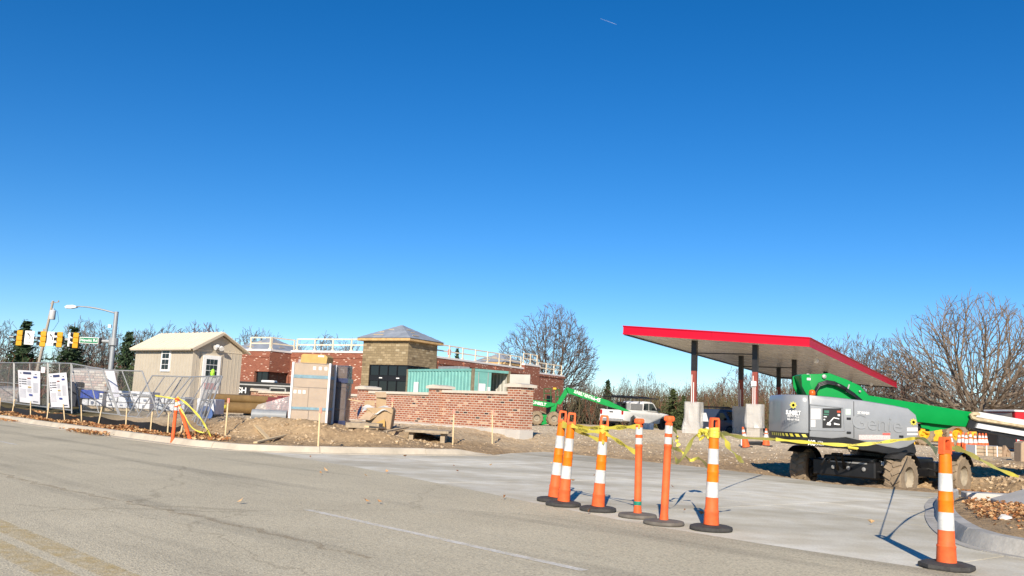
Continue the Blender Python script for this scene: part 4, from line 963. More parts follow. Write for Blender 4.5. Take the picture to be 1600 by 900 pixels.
mb.build('fabric', mat('silt_fabric', (.010,.009,.009), .75, var=.4, scale=2, bump=.3, bscale=5), SF, smooth=True)
for i, p in enumerate(P[1:]):
    mb = MB(); z0 = gz(p.x, p.y); mb.box((p.x+.02,p.y-.06,z0+.28), (.032,.03,.56), rot=Matrix.Rotation(random.uniform(-.18,.12), 3, 'Y') @ Matrix.Rotation(random.uniform(-.1,.1), 3, 'X')); mb.build('stake', m_rawwood, SF)
# banners
m_ban = mat('banner_white', (.80,.79,.82), .55, var=.02, scale=2)
def banner(tl, tr_, br, bl, label, dy=-.06):
    Y0, Y1 = G(28, 642, .2).y, G(95, 652, .2).y
    f = lambda q: A(q[0], q[1], (G(q[0], 634+(q[0]-22)*.134, zf(q[0])).y)+dy)
    c = [f(tl), f(tr_), f(br), f(bl)]; o = c[3]; root = thing('notice_banner', label, 'banner', o)
    L = lambda u, v, d=0: (c[3].lerp(c[2], u)).lerp(c[0].lerp(c[1], u), v)-o+V((0,-d,0))
    mb = MB(); vs = []; n = 8
    for i in range(n+1):
        for j in range(n+1):
            u, v = i/n, j/n; vs.append(L(u, v, .02*math.sin(u*7+v*3)*(1-v)+.01))
    mb.add(vs, [(i*(n+1)+j, (i+1)*(n+1)+j, (i+1)*(n+1)+j+1, i*(n+1)+j+1) for i in range(n) for j in range(n)]); sh = mb.build('sheet', m_ban, root, smooth=True)
    mb_t = [('heading_block', (.03,.04,.12), [(.26,.62,.885,.95)]), ('blue_panel', (.04,.07,.30), [(.72,.88,.78,.83),(.5,.66,.23,.28)]), ('red_panel', (.30,.08,.05), [(.45,.6,.745,.775)]), ('yellow_panel', (.55,.38,.10), [(.46,.6,.47,.51)]),
            ('black_text', (.04,.04,.06), [(.05+.0*k,.13,.71-.075*k,.735-.075*k) for k in range(4)]+[(.17+.08*j,.235+.08*j,.71-.07*k,.735-.07*k) for k in range(3) for j in range(3)]+[(.68,.92,.055,.075),(.10,.18,.90,.92),(.78,.86,.88,.90)]),
            ('grey_text', (.35,.35,.40), [(.06,.36,.41-.035*k,.417-.035*k) for k in range(8)]+[(.42,.62,.43-.03*k,.437-.03*k) for k in range(4)]+[(.70,.93,.62-.03*k,.627-.03*k) for k in range(10)]+[(.44,.6,.68-.03*k,.688-.03*k) for k in range(5)])]
    for nm, colr, rects in mb_t:
        mb = MB()
        for u0, u1, v0, v1 in rects: mb.add([L(u0,v0,.034), L(u1,v0,.034), L(u1,v1,.034), L(u0,v1,.034)], [(0,1,2,3)])
        mb.build(nm, mat('print_'+nm, colr, .6, var=0), sh)
banner((28,578),(63,580),(63,632),(31,628), 'larger white notice banner on fence, the left one')
banner((76,584),(104,582),(109,637),(80,636), 'white notice banner with curled lower edge, the right one')
p = A(67.5, 578, G(67, 640, zf(67)).y-.06); t = thing('warning_sign', 'small white and pink warning sign on fence between the banners', 'sign', p)
mb = MB(); mb.box((0,0,0), (.17,.015,.23)); mb.build('plate', mat('pink_sign', (.75,.62,.64), .5, var=.25, scale=20), t)

# ------------------------------------------------------------------ stacked materials behind the fence
m_film = mat('shrink_film', (.75,.76,.78), .25, var=.05, alpha=.32, bump=.7, bscale=9)
m_filmw = mat('white_wrap', (.60,.63,.68), .45, var=.35, scale=6, bump=.8, bscale=7, col2=(.78,.79,.80))
m_ston = mat('pallet_stone', (.42,.31,.24), .85, var=.3, scale=6, bump=.5)
def pallet(x, y, z, w, d, par, rz=0):
    mb = MB(); mb.M = Matrix.Translation((x, y, z)) @ Matrix.Rotation(rz, 4, 'Z')
    for k in range(5): mb.box((-w/2+w*(k+.5)/5, 0, .12), (w/5-.04, d, .02))
    for k in (-1, 0, 1): mb.box((0, k*(d/2-.05), .055), (w, .08, .11))
    return mb.build('pallet', m_greywood, par)
def stone_pallet(px0, px1, pyt, pyb, Y, label, film=True):
    a, b = A(px0, pyb, Y), A(px1, pyb, Y); zt = A(px0, pyt, Y).z; z0 = gz(a.x, Y); w = b.x-a.x
    root = thing('stone_pallet', label, 'pallet', ((a.x+b.x)/2, Y+.5, z0), 0, 'wrapped stone pallets behind the fence'); pallet(0, 0, 0, w, 1.0, root)
    h = zt-z0-.13; rows = max(3, int(h/.11)); rr = random.Random(int(px0))
    for r in range(rows):
        x = -w/2; 
        while x < w/2-.06:
            l = min(rr.uniform(.18,.42), w/2-x); mb = MB(); mb.box((x+l/2, -.5+.13+rr.uniform(-.03,.03), .135+h*(r+.5)/rows), (l-.015, .26, h/rows-.015), b=.018); mb.build('stone', [m_ston, m_cope, mat('pallet_stone_red', (.40,.24,.18), .85, var=.25)][rr.randrange(3)], root); x += l
    mb = MB(); mb.box((0,.16,.13+h/2), (w-.02,.66,h-.01)); mb.build('stone_core', m_ston, root)
    if film:
        mb = MB(); vs = []; n = 26
        for i in range(6):
            zz = .1+(h+.1)*i/5
            for j in range(n):
                q = 2*math.pi*j/n; c_, s_ = math.cos(q), math.sin(q); k = 1/max(abs(c_), abs(s_)); vs.append(((w/2+.03+rr.uniform(0,.03))*c_*k, (.53+rr.uniform(0,.03))*s_*k, zz))
        vs.append((0,0,h+.32)); fs = [(i*n+j, i*n+(j+1)%n, (i+1)*n+(j+1)%n, (i+1)*n+j) for i in range(5) for j in range(n)]+[(5*n+j, 5*n+(j+1)%n, 6*n) for j in range(n)]
        mb.add(vs, fs); mb.build('film', m_film, root)
stone_pallet(108, 165, 578, 615, 39.5, 'pallet of tan stones under clear film seen through the fence')
stone_pallet(-20, 26, 607, 628, 46, 'low pallet of pale stones at the left picture edge')
m_fw2 = mat('grey_white_wrap', (.46,.50,.57), .4, var=.5, scale=5, bump=.8, bscale=7, col2=(.70,.71,.73))
def cartons(px0, px1, pyt, pyb, Y, m, label, name='wrapped_carton_stack', blue=False, rows=3, colsn=3, dd=1.0):
    a, b = A(px0, pyb, Y), A(px1, pyb, Y); zt = A(px0, pyt, Y).z; z0 = gz(a.x, Y); w = b.x-a.x
    root = thing(name, label, 'cartons', ((a.x+b.x)/2, Y+dd/2, z0)); h = zt-z0; pallet(0, 0, 0, w, dd, root)
    rr = random.Random(int(px0*3))
    for r in range(rows):
        for k in range(colsn):
            mb = MB(); mb.box((-w/2+w*(k+.5)/colsn, 0, .135+(h-.135)*(r+.5)/rows), (w/colsn-.02+rr.uniform(-.03,.01), dd-rr.uniform(0,.12), (h-.135)/rows-.015), b=.02); cb = mb.build('carton', m if rr.random() < .6 else m_fw2, root)
            if rr.random() < .45: continue
            mb = MB(); mb.box((-w/2+w*(k+.5)/colsn+rr.uniform(-.05,.05), -dd/2-.004, .135+(h-.135)*(r+.5)/rows), (w/colsn*rr.uniform(.2,.5), .012, (h-.135)/rows*rr.uniform(.15,.45))); mb.build('print', mat('carton_print', (.14,.17,.24), .6, var=.6, scale=14), cb)
    if blue:
        mb = MB(); mb.box((0,0,h+.04), (w+.04,dd+.04,.10), b=.02); mb.box((-w*.1,-dd/2-.02,h-.1), (w*.85,.02,.30)); mb.build('blue_cover', mat('blue_plastic', (.02,.06,.34), .35, var=.3), root)
    return root
cartons(124, 158, 612, 645, 37.0, m_filmw, 'white wrapped cartons under a blue plastic cover', blue=True, rows=2, colsn=3)
cartons(162, 232, 609, 652, 34.6, m_filmw, 'wide stack of white and blue printed cartons behind fence', rows=3, colsn=4)
cartons(238, 286, 618, 655, 31.6, mat('blue_grey_wrap', (.30,.36,.44), .4, var=.5, scale=7, col2=(.6,.64,.68)), 'blue grey wrapped cartons under the slanted fence panels', rows=2, colsn=3)
cartons(303, 334, 622, 664, 28.9, mat('pale_blue_wrap', (.50,.56,.66), .4, var=.3, scale=5, col2=(.74,.76,.80)), 'pale blue wrapped carton with blue round print before shed door', rows=1, colsn=1)
mb = MB(); mb.M = Matrix.Translation(A(206, 582, 27.6)); mb.lathe([(0,0),(.24,.0),(.24,.012)], 20, (0,0,0), axis=(0,-1,0))
blob = A(322, 646, 28.84); tcl = MB(); tcl.lathe([(.10,0),(.24,0),(.24,.01),(.10,.01),(.10,0)], 20, (0,0,0), axis=(0,-1,0))
carton_pb = [o_ for o_ in bpy.data.objects if o_.get('label', '').startswith('pale blue wrapped')][0]
tcl.M = Matrix(); rb = tcl.build('round_print', mat('blue_print', (.04,.10,.28), .5, var=.2), carton_pb); rb.location = blob-carton_pb.location+V((0,-.06,0))
# white sheet leaning and the dark tarp bundle
a, b, c, d = A(164,579,33.6), A(178,580,33.8), A(187,620,33.4), A(178,622,33.2)
quadbox('white_board', [d, c, b, a], .02, m_ban, None); wb = bpy.data.objects['white_board']; tag(wb, 'white foam board leaning behind the fence near shed', 'board')
mb = MB(); q = A(116, 630, 38.5); mb.box((0,0,.5), (.5,.6,1.1), b=.06); tag(mb.build('dark_bundle', mat('dark_tarp', (.02,.025,.04), .5, var=.4), loc=(q.x, q.y, gz(q.x, q.y))), 'dark tarped bundle behind the right banner', 'bundle')
# black timber stack of brown pipes
def pipe_bundle():
    a, b = A(335, 648, 33.5), A(418, 646, 35.0); z0 = gz(a.x, a.y); d = (b-a); d.z = 0; L = d.length; rz = math.atan2(d.y, d.x)
    root = thing('pipe_bundle', 'brown wrapped column covers lying on the ground by shed', 'pipes', (a.x, a.y, z0), rz)
    m_br = mat('brown_wrap', (.26,.165,.065), .4, var=.2, scale=2.5)
    for k, (y, z, r) in enumerate(((0,.30,.20),(.42,.30,.20),(.84,.30,.20),(.2,.62,.17),(.62,.62,.17))):
        mb = MB(); mb.lathe([(r*.6,0),(r,.0),(r,L*.55),(r*1.02,L*.551),(r*1.02,L+.3*(k % 2)),(r*.6,L+.3*(k % 2))], 14, (0,y,z), axis=(1,0,0)); mb.build('wrapped_pipe', m_br, root, smooth=45)
    for x in (.25, L-.4):
        mb = MB(); mb.box((x,.42,.05), (.1,1.3,.1)); mb.build('skid', m_greywood, root)
    mb = MB(); mb.lathe([(0,-.02),(.07,0),(0,.02)], 10, (.28,-.21,.32), axis=(0,-1,0)); mb.build('end_tag', m_tape, root)
pipe_bundle()
# grey drain pipe
q = G(421, 664, .34); root = thing('drain_pipe', 'short grey plastic drain pipe lying on the dirt', 'pipe', (q.x, q.y, gz(q.x, q.y)+.17), math.radians(20))
mb = MB(); mb.lathe([(.14,-.55),(.17,-.55),(.17,.5),(.14,.5),(.14,-.55)], 18, (0,0,0), axis=(1,-.25,0)); mb.build('pipe', mat('pipe_grey', (.25,.27,.29), .5, var=.15), root, smooth=40)
mb = MB(); mb.lathe([(0,-.5),(.139,-.5)], 18, (0,0,0), axis=(1,-.25,0)); mb.build('bore', m_dark, root)
# pallet of dark red bricks under film
def brick_pallet():
    Y = 30.5; a, b = A(413, 660, Y), A(455, 660, Y); z0 = gz(a.x, Y); w = b.x-a.x; zt = A(430, 618, Y).z; h = zt-z0-.13
    root = thing('brick_pallet', 'pallet of dark red bricks half covered in plastic film', 'bricks', ((a.x+b.x)/2, Y+.45, z0)); pallet(0, 0, 0, w, .9, root)
    n = 9; bx = [mat('loose_brick_a', (.16,.03,.035), .8, var=.2), mat('loose_brick_b', (.22,.05,.045), .8, var=.2)]
    for r in range(n):
        for k in range(5):
            if r > 6 and k < 2: continue
            mb = MB(); mb.box((-w/2+w*(k+.5)/5+random.uniform(-.01,.01), -.4, .135+h*(r+.5)/n), (w/5-.015,.1,h/n-.012), b=.006); mb.build('brick', bx[(r+k) % 2], root)
    mb = MB(); mb.box((.0,.08,.135+h*.46), (w-.02,.72,h*.9)); mb.build('brick_core', bx[0], root)
    mb = MB(); vs = []; n = 10      # slumped film
    for i in range(n+1):
        for j in range(n+1):
            u, v = i/n, j/n; vs.append((-w*.95+w*1.3*u+.15*v, -.52-.25*(1-v)*(1-u)-.03*math.sin(9*u+4*v), .05+(h+.12)*v*(.55+.45*u)))
    mb.add(vs, [(i*(n+1)+j, (i+1)*(n+1)+j, (i+1)*(n+1)+j+1, i*(n+1)+j+1) for i in range(n) for j in range(n)]); mb.build('film', m_film, root)
brick_pallet()
# strapped box stack
def box_stack():
    Y = 26.0; z0 = A(455, 671, Y).z; o = A(452, 671, Y); root = thing('box_stack', 'tall strapped stack of brown cardboard boxes with white corner guards', 'boxes', (o.x, Y, z0))
    w = (A(508, 671, Y)-o).x; zt = (A(462, 567, Y)-o).z
    lab = mat('white_label', (.72,.70,.66), .6, var=.1, scale=30)
    rr = [(0, .29, [(0,.5),(.5,1)]), (.29, .635, [(0,.46),(.46,1)]), (.635, 1, [(0,1)])]
    for a, b, cs in rr:
        for u0, u1 in cs:
            for d0, d1 in ((0,.42),(.43,.85)):
                mb = MB(); mb.box((w*(u0+u1)/2, (d0+d1)/2, zt*(a+b)/2), (w*(u1-u0)-.008, d1-d0, zt*(b-a)-.01), b=.008); bx = mb.build('cardboard_box', m_card2 if d0 == 0 else m_card, root)
                if d0 == 0:
                    mb = MB(); mb.box((w*(u0+u1)/2, -.003, zt*(a+b)/2), (w*(u1-u0)*.98, .004, .012)); mb.build('box_seam', mat('tape_seam', (.35,.25,.16), .5, var=.1), bx)
                    if (a, u0) in ((.29, 0), (.635, 0)):
                        for k in range(3):
                            mb = MB(); mb.box((w*(u0+(.1+.16*k if a < .5 else .58+.16*k*1.0)*(1 if a > .5 else .8)), -.004, zt*b-.13), (.085,.006,.10)); mb.build('box_label', lab, bx)
    # film tinted strap bands
    for z, hh, cc in ((.17*zt*1.9,.07,(.10,.25,.32)),(.80*zt,.09,(.06,.22,.27))):
        mb = MB(); mb.box((w/2,.42,z), (w+.02,.88,hh)); mb.build('strap', mat('strap_teal', cc, .35, var=.3, scale=9), root)
    for x, y in ((-.02,-.02),(w+.02,-.02),(w+.02,.86)):
        mb = MB(); mb.box((x,y,zt/2), (.06,.06,zt+.05), b=.008); mb.build('corner_guard', m_inkw, root)
    pallet(w/2, .42, -.15, w, .85, root)
    mb = MB(); mb.box((w/2,.42,zt/2+.01), (w+.05,.92,zt+.03)); mb.build('film', mat('stack_film', (.75,.75,.75), .2, var=.05, alpha=.14, bump=.8, bscale=6), root)
    # second stack at the side, under dark film
    q0, q1 = A(511, 660, Y+1.0)-V((o.x, Y, z0)), A(538, 660, Y+1.0)-V((o.x, Y, z0)); zz = (A(520, 572, Y+1.0)).z-z0
    s2 = thing('film_wrapped_stack', 'boxes wrapped in dark blue film beside the tall box stack', 'boxes', (o.x+q0.x, Y+1.0, z0))
    for k in range(3):
        mb = MB(); mb.box(((q1.x-q0.x)/2,.4,zz*(k+.5)/3), (q1.x-q0.x-.03,.78,zz/3-.01), b=.01); mb.build('cardboard_box', m_card, s2)
    mb = MB(); vs = []; n = 24; W2 = (q1.x-q0.x)
    for i in range(9):
        for j in range(n):
            qq = 2*math.pi*j/n; c_, s_ = math.cos(qq), math.sin(qq); k = 1/max(abs(c_), abs(s_)); k = min(k, 1.3); vs.append((W2/2+(W2/2+.015+random.uniform(0,.025))*c_*k, .4+(.42+random.uniform(0,.025))*s_*k, zz*(i/8)*1.02))
    mb.add(vs, [(i*n+j, i*n+(j+1)%n, (i+1)*n+(j+1)%n, (i+1)*n+j) for i in range(8) for j in range(n)]); mb.build('film', mat('dark_film', (.10,.10,.13), .2, var=.3, alpha=.55, bump=.8, bscale=8), s2)
    for z in (.12, .78):
        mb = MB(); mb.box((W2/2,.4,zz*z), (W2+.07,.92,.13)); mb.build('strap', mat('strap_navy', (.02,.03,.09), .3, var=.3), s2)
    # loose flat box on top
    tb = A(489, 571, Y); t2 = thing('flat_cardboard_box', 'flat yellowish cardboard box lying on top of the box stack', 'box', (tb.x, Y+.25, z0+zt+.12), math.radians(-6))
    mb = MB(); mb.prism([(-.36,-.11),(.42,-.12),(.44,.08),(.36,.15),(-.28,.15),(-.34,.12)], -.25, .35, b=.01); mb.build('carton', mat('ochre_cardboard', (.52,.33,.11), .75, var=.15), t2)
    mb = MB(); mb.box((.25,-.256,.10), (.18,.006,.05)); mb.build('box_label', lab, t2)
    f = thing('film_heap', 'crumpled clear film lying on top of the box stack', 'film', (o.x+.2, Y+.3, z0+zt)); mb = MB()
    rock(mb, (0,0,.06), (.18,.2,.11)); mb.build('film', m_film, f)
box_stack()
# cardboard heap, pallets, planks
def heap():
    Y = 26.4; base = A(580, 668, Y); z0 = gz(base.x, Y); root = thing('cardboard_heap', 'torn cardboard and plastic film heaped before the brick wall', 'cardboard', (base.x, Y, z0))
    L = lambda px, py, dy=0: A(px, py, Y+dy)-V((base.x, Y, z0))
    def sheet(name, pts, m, th=.012):
        mb = MB(); pts = [V(p) for p in pts]; n = (pts[1]-pts[0]).cross(pts[2]-pts[0]).normalized()*th; k = len(pts)
        mb.add(pts+[p+n for p in pts], [tuple(range(k))[::-1], tuple(range(k, 2*k))]+[(i, (i+1) % k, (i+1) % k+k, i+k) for i in range(k)]); mb.build(name, m, root)
    sheet('cardboard_sheet', [L(587,640,.5),L(604,640,.5),L(603,613,.55),L(589,613,.55)], m_card)
    sheet('cardboard_sheet', [L(586,612,.5),L(604,615,.4),L(604,621,.38),L(588,621,.48)], m_card2)
    sheet('cardboard_sheet', [L(569,634,.3),L(586,634,.3),L(585,626,.4),L(570,627,.4)], m_card)
    sheet('cardboard_sheet', [L(561,655,-.35),L(577,657,-.45),L(586,649,-.35),L(575,641,-.25)], m_card2)
    sheet('cardboard_flap', [L(577,657,-.45),L(589,650,-.3),L(586,645,-.3),L(580,652,-.42)], m_card)
    sheet('cardboard_sheet', [L(588,660,-.3),L(601,655,-.42),L(602,676,-.5),L(590,672,-.35)], mat('ochre_cardboard', (.52,.33,.11), .75))
    mb = MB(); c = L(597,652,.05); mb.prism([(-.42,-.30),(.30,-.36),(.36,.22),(.30,.30),(-.42,.26)], -.3, .35, b=.03); mb.v = [p+V((c.x, 0, c.z)) for p in mb.v]; mb.build('torn_carton', m_card, root)
    mb = MB(); n = 12; vs = []
    for i in range(n+1):
        for j in range(5):
            u, v = i/n, j/4; q = L(566+46*u, 644-9*v, -.36+.5*v); vs.append(q+V((0, .03*math.sin(7*u+3*v), .05*math.sin(11*u)+.03*math.sin(5*v+9*u))))
    mb.add(vs, [(i*5+j, (i+1)*5+j, (i+1)*5+j+1, i*5+j+1) for i in range(n) for j in range(4)]); mb.build('plastic_film', mat('white_film', (.68,.67,.64), .35, var=.2, bump=.7, bscale=8), root, smooth=True)
    mb = MB(); vs = []
    for i in range(9):
        for j in range(2): t = i/8; q = L(565-7*math.sin(t*2.2), 632+22*t, -.2); vs.append(q+V((.10*j*math.sin(t*3.0+.2), -.08*j, 0)))
    mb.add(vs, [(2*i, 2*i+1, 2*i+3, 2*i+2) for i in range(8)]); mb.build('dark_film', mat('navy_film', (.02,.03,.08), .3, var=.4), root)
heap()
def board_stack(px0, px1, py, Y, label, thick=.10, dd=1.1, lift=.0, rz=0, tilt=0, n=5):
    a, b = A(px0, py, Y), A(px1, py, Y); z0 = gz((a.x+b.x)/2, Y); w = b.x-a.x; root = thing('board_platform', label, 'boards', ((a.x+b.x)/2, Y, z0), rz)
    zt = a.z-z0
    for k in range(n):
        mb = MB(); mb.box((0, dd*(k+.5)/n, zt), (w*(1-.02*(k % 2)), dd/n-.012, thick), b=.006); mb.build('plank', m_greywood, root)
    for x in (-w*.36, w*.36):
        mb = MB(); mb.box((x, dd/2, (zt-thick/2)/2), (.12, dd*.8, max(.05, zt-thick/2))); mb.build('bearer', m_greywood, root)
    return root
board_stack(632, 701, 673, 24.3, 'flat grey timber platform resting above the dirt near wall', .07, 1.5, n=6)
board_stack(540, 592, 664, 24.9, 'short stack of grey boards under the cardboard heap', .14, .9, n=4)
def plank(p, q, w, h, label):
    p, q = V(p), V(q); d = q-p; mb = MB(); mb.box((0,0,0), (d.length, w, h), rot=V((1,0,0)).rotation_difference(d.normalized()).to_matrix(), b=.004); tag(mb.build('plank', m_rawwood, loc=(p+q)/2), label, 'plank', 'loose planks on the dirt')
def gpt(px, py, z=.3, up=.05): return GG(px, py, up)
plank(gpt(400,678), gpt(497,672), .1, .04, 'long pale plank lying left of the middle stake')
plank(gpt(388,681), gpt(420,688), .12, .04, 'short pale board crossing the end of long plank')
plank(gpt(470,645,.5,.35), gpt(512,662,.4,.1), .09, .04, 'plank leaning slantwise against the tall box stack')
plank(gpt(592,688), gpt(636,677), .1, .04, 'grey brown plank on dirt in front of the timber platform')
plank(gpt(572,681), gpt(600,680), .12, .05, 'short plank stub beneath the cardboard heap')
plank(A(535,622,27.2), A(566,628,27.4), .08, .03, 'thin plank propped on the cardboard heap against wall')
for i, (px, pyb, pyt, lb) in enumerate(((707,694,640,'wooden survey stake before the timber platform'),(768,694,641,'wooden survey stake before the right half of brick wall'),(497,691,637,'wooden survey stake in front of the box stack'),(352,679,622,'wooden stake with pink tip by the brown pipes'),(611,668,622,'wooden stake with pink tip behind the cardboard heap'))):
    q = GG(px, pyb) if i != 4 else G(px, pyb, .38); z0 = gz(q.x, q.y); h = A(px, pyt, q.y).z-z0; t = thing('survey_stake', lb, 'stake', (q.x, q.y, z0), 0, 'survey stakes along the kerb')
    mb = MB(); mb.box((0,0,h/2-.05), (.036,.026,h+.1), rot=Matrix.Rotation(random.uniform(-.05,.05), 3, 'Y')); mb.build('stake', m_rawwood, t)
    mb = MB(); mb.box((random.uniform(-.01,.01),0,h-.06), (.055,.04,.12)); mb.build('paint_band', mat('pink_paint', (.75,.25,.18), .6), t)
# ------------------------------------------------------------------ wheels and vehicles
def lug_wheel(par, c, r, w, axis, m_t, m_rim, lugs=18, rim=.55, name='wheel'):
    axis = V(axis).normalized(); mb = MB(); mb.lathe([(r*rim,-w/2),(r*.86,-w/2),(r*.93,-w*.40),(r*.95,0),(r*.93,w*.40),(r*.86,w/2),(r*rim,w/2),(r*rim,-w/2)], 28, c, axis=axis)
    R = V((0,0,1)).rotation_difference(axis).to_matrix()
    for k in range(lugs):
        for sg in (-1, 1):
            a = 2*math.pi*(k+.25*sg)/lugs; rr = R @ Matrix.Rotation(a, 3, 'Z') @ Matrix.Rotation(sg*.5, 3, 'X')
            p = V(c)+R @ V((math.cos(a)*r*.945, math.sin(a)*r*.945, sg*w*.23)); mb.box(p, (r*.11, r*.15, w*.46), rot=rr)
    t = mb.build(name, m_t, par, smooth=35)
    mb = MB(); mb.lathe([(0,-w*.2),(r*.2,-w*.22),(r*.22,-w*.1),(r*rim*.9,-w*.1),(r*rim*1.01,-w*.46),(r*rim*1.01,w*.46),(r*rim*.9,w*.1),(r*.22,w*.1),(r*.2,w*.24),(0,w*.22)], 20, c, axis=axis); mb.build('rim', m_rim, t, smooth=35)
    return t
def road_wheel(par, c, r, w, m_rim=None):
    mb = MB(); mb.lathe([(r*.62,-w/2),(r*.92,-w/2),(r,-w*.36),(r,w*.36),(r*.92,w/2),(r*.62,w/2),(r*.62,-w/2)], 22, c, axis=(0,1,0)); t = mb.build('wheel', m_blackrub, par, smooth=40)
    mb = MB(); mb.lathe([(0,-w*.4),(r*.2,-w*.42),(r*.5,-w*.3),(r*.63,-w*.47),(r*.63,w*.47),(r*.5,w*.3),(0,w*.4)], 16, c, axis=(0,1,0)); mb.build('rim', m_rim or m_galv, t, smooth=40)

# ------------------------------------------------------------------ boom lift (near)
OX, OY, OZ = 7.6, 20.0, -.36
LIFT = thing('boom_lift', 'grey boom lift with green boom standing behind the driveway', 'boom lift', (OX, OY, OZ))
def W_(x, y, z): return V((x-OX, y-OY, z-OZ))
def AL(px, py, Y): return A(px, py, Y)-V((OX, OY, OZ))
ax_ = V((.66,-.75,0)).normalized(); fx_ = V((.75,.66,0)).normalized()          # axle direction, chassis direction
Lw = A(1256, 740, 20.8); Lw.z = 0; Rw = Lw+ax_*2.25; WR_ = .46
m_rimg = mat('muddy_rim', (.33,.285,.215), .9, var=.3, scale=5)
for c_, st in ((Lw, .18), (Rw, 0), (Rw+fx_*2.75, 0), (Lw+fx_*2.75, 0)):
    a2 = Matrix.Rotation(st, 3, 'Z') @ ax_; c = W_(c_.x, c_.y, OZ+WR_)
    lug_wheel(LIFT, c, WR_, .36, a2, m_mud, m_rimg, 16, .5)
mb = MB(); c0 = (Lw+Rw)/2+fx_*1.37; rot = Matrix((fx_, -ax_, V((0,0,1)))).transposed()
cl_ = W_(c0.x, c0.y, 0); cl_.z = 0
mb.box(cl_+V((0,0,.60)), (3.0,1.15,.46), rot=rot, b=.03); mb.box(cl_+fx_*-1.45+V((0,0,.56)), (.5,1.45,.36), rot=rot, b=.03); mb.box(cl_+fx_*1.45+V((0,0,.56)), (.5,1.45,.36), rot=rot, b=.03); mb.build('chassis', m_black, LIFT)
for s_ in (-1.37, 1.37):
    mb = MB(); q = cl_+fx_*s_; mb.box(q+V((0,0,.47)), (.22,1.9,.2), rot=rot, b=.03)
    for k in (-1, 1): mb.tube(q+fx_*(-.16*1)+ax_*(k*.35)+V((0,0,.6)), q+fx_*-.12+ax_*(k*.92)+V((0,0,.5)), .04, n=8)
    mb.box(q+ax_*.92+V((0,0,.5)), (.3,.14,.42), rot=rot, b=.04); mb.box(q-ax_*.92+V((0,0,.5)), (.3,.14,.42), rot=rot, b=.04); mb.build('axle', m_black, LIFT)
for s_, k in ((-1.37,-1),(-1.37,1),(1.37,1)):
    mb = MB(); vs = []; q = cl_+fx_*s_+ax_*(k*1.13); n = 9
    for i in range(n):
        a = math.pi*(.12+.62*i/(n-1)); 
        for w in (-.2, .2): vs.append(q+fx_*(math.cos(a)*.53)+ax_*w+V((0,0,.46+.53*math.sin(a))))
    mb.add(vs, [(2*i, 2*i+1, 2*i+3, 2*i+2) for i in range(n-1)]); mb.build('mudguard', m_black, LIFT)
mb = MB(); q = cl_-fx_*1.71+ax_*.1; mb.box(q+V((0,0,.70)), (.03,.9,.03), rot=rot)
for k in (-.3, .05, .4): mb.lathe([(.03,0),(.045,.04),(0,.05)], 8, q+ax_*k+V((0,0,.58)), axis=-fx_)
mb.build('chassis_bolt', m_galv, LIFT)
mb = MB(); mb.box(AL(1388, 724, 19.3), (.07,.02,.12)); mb.build('warning_label', m_tape, LIFT); mb = MB(); mb.box(AL(1379, 724, 19.3), (.06,.02,.08)); mb.build('service_label', m_inkw, LIFT)
for k, (px, py) in enumerate(((1298,716),(1308,713),(1364,724),(1372,722))):
    mb = MB(); p = AL(px, py, 19.6); mb.path([p+V((-.2,0,-.15)), p+V((-.1,0,.05)), p+V((.1,0,.06)), p+V((.2,.1,-.25))], .028, 6); mb.build('hose', m_black, LIFT, smooth=True)
# turntable
mb = MB(); mb.lathe([(.62,.80),(.62,.98),(.5,.99)], 26, cl_); mb.build('slew_ring', m_black, LIFT, smooth=40)
FY = 19.05                                           # front face of the near cover
pol = [(1212,692),(1262,698),(1330,703),(1395,708),(1428,709),(1436,700),(1436,688),(1262,676),(1212,672)]
def XZ(px, py, Y=FY): q = AL(px, py, Y); return (q.x, q.z)
mb = MB(); mb.prism([XZ(*q) for q in [(1262,697),(1330,702),(1372,707),(1395,712),(1430,713),(1434,706),(1430,692),(1300,676),(1262,674)]], FY-OY+.04, FY-OY+1.9, b=.02); mb.build('turntable_base', m_black, LIFT)
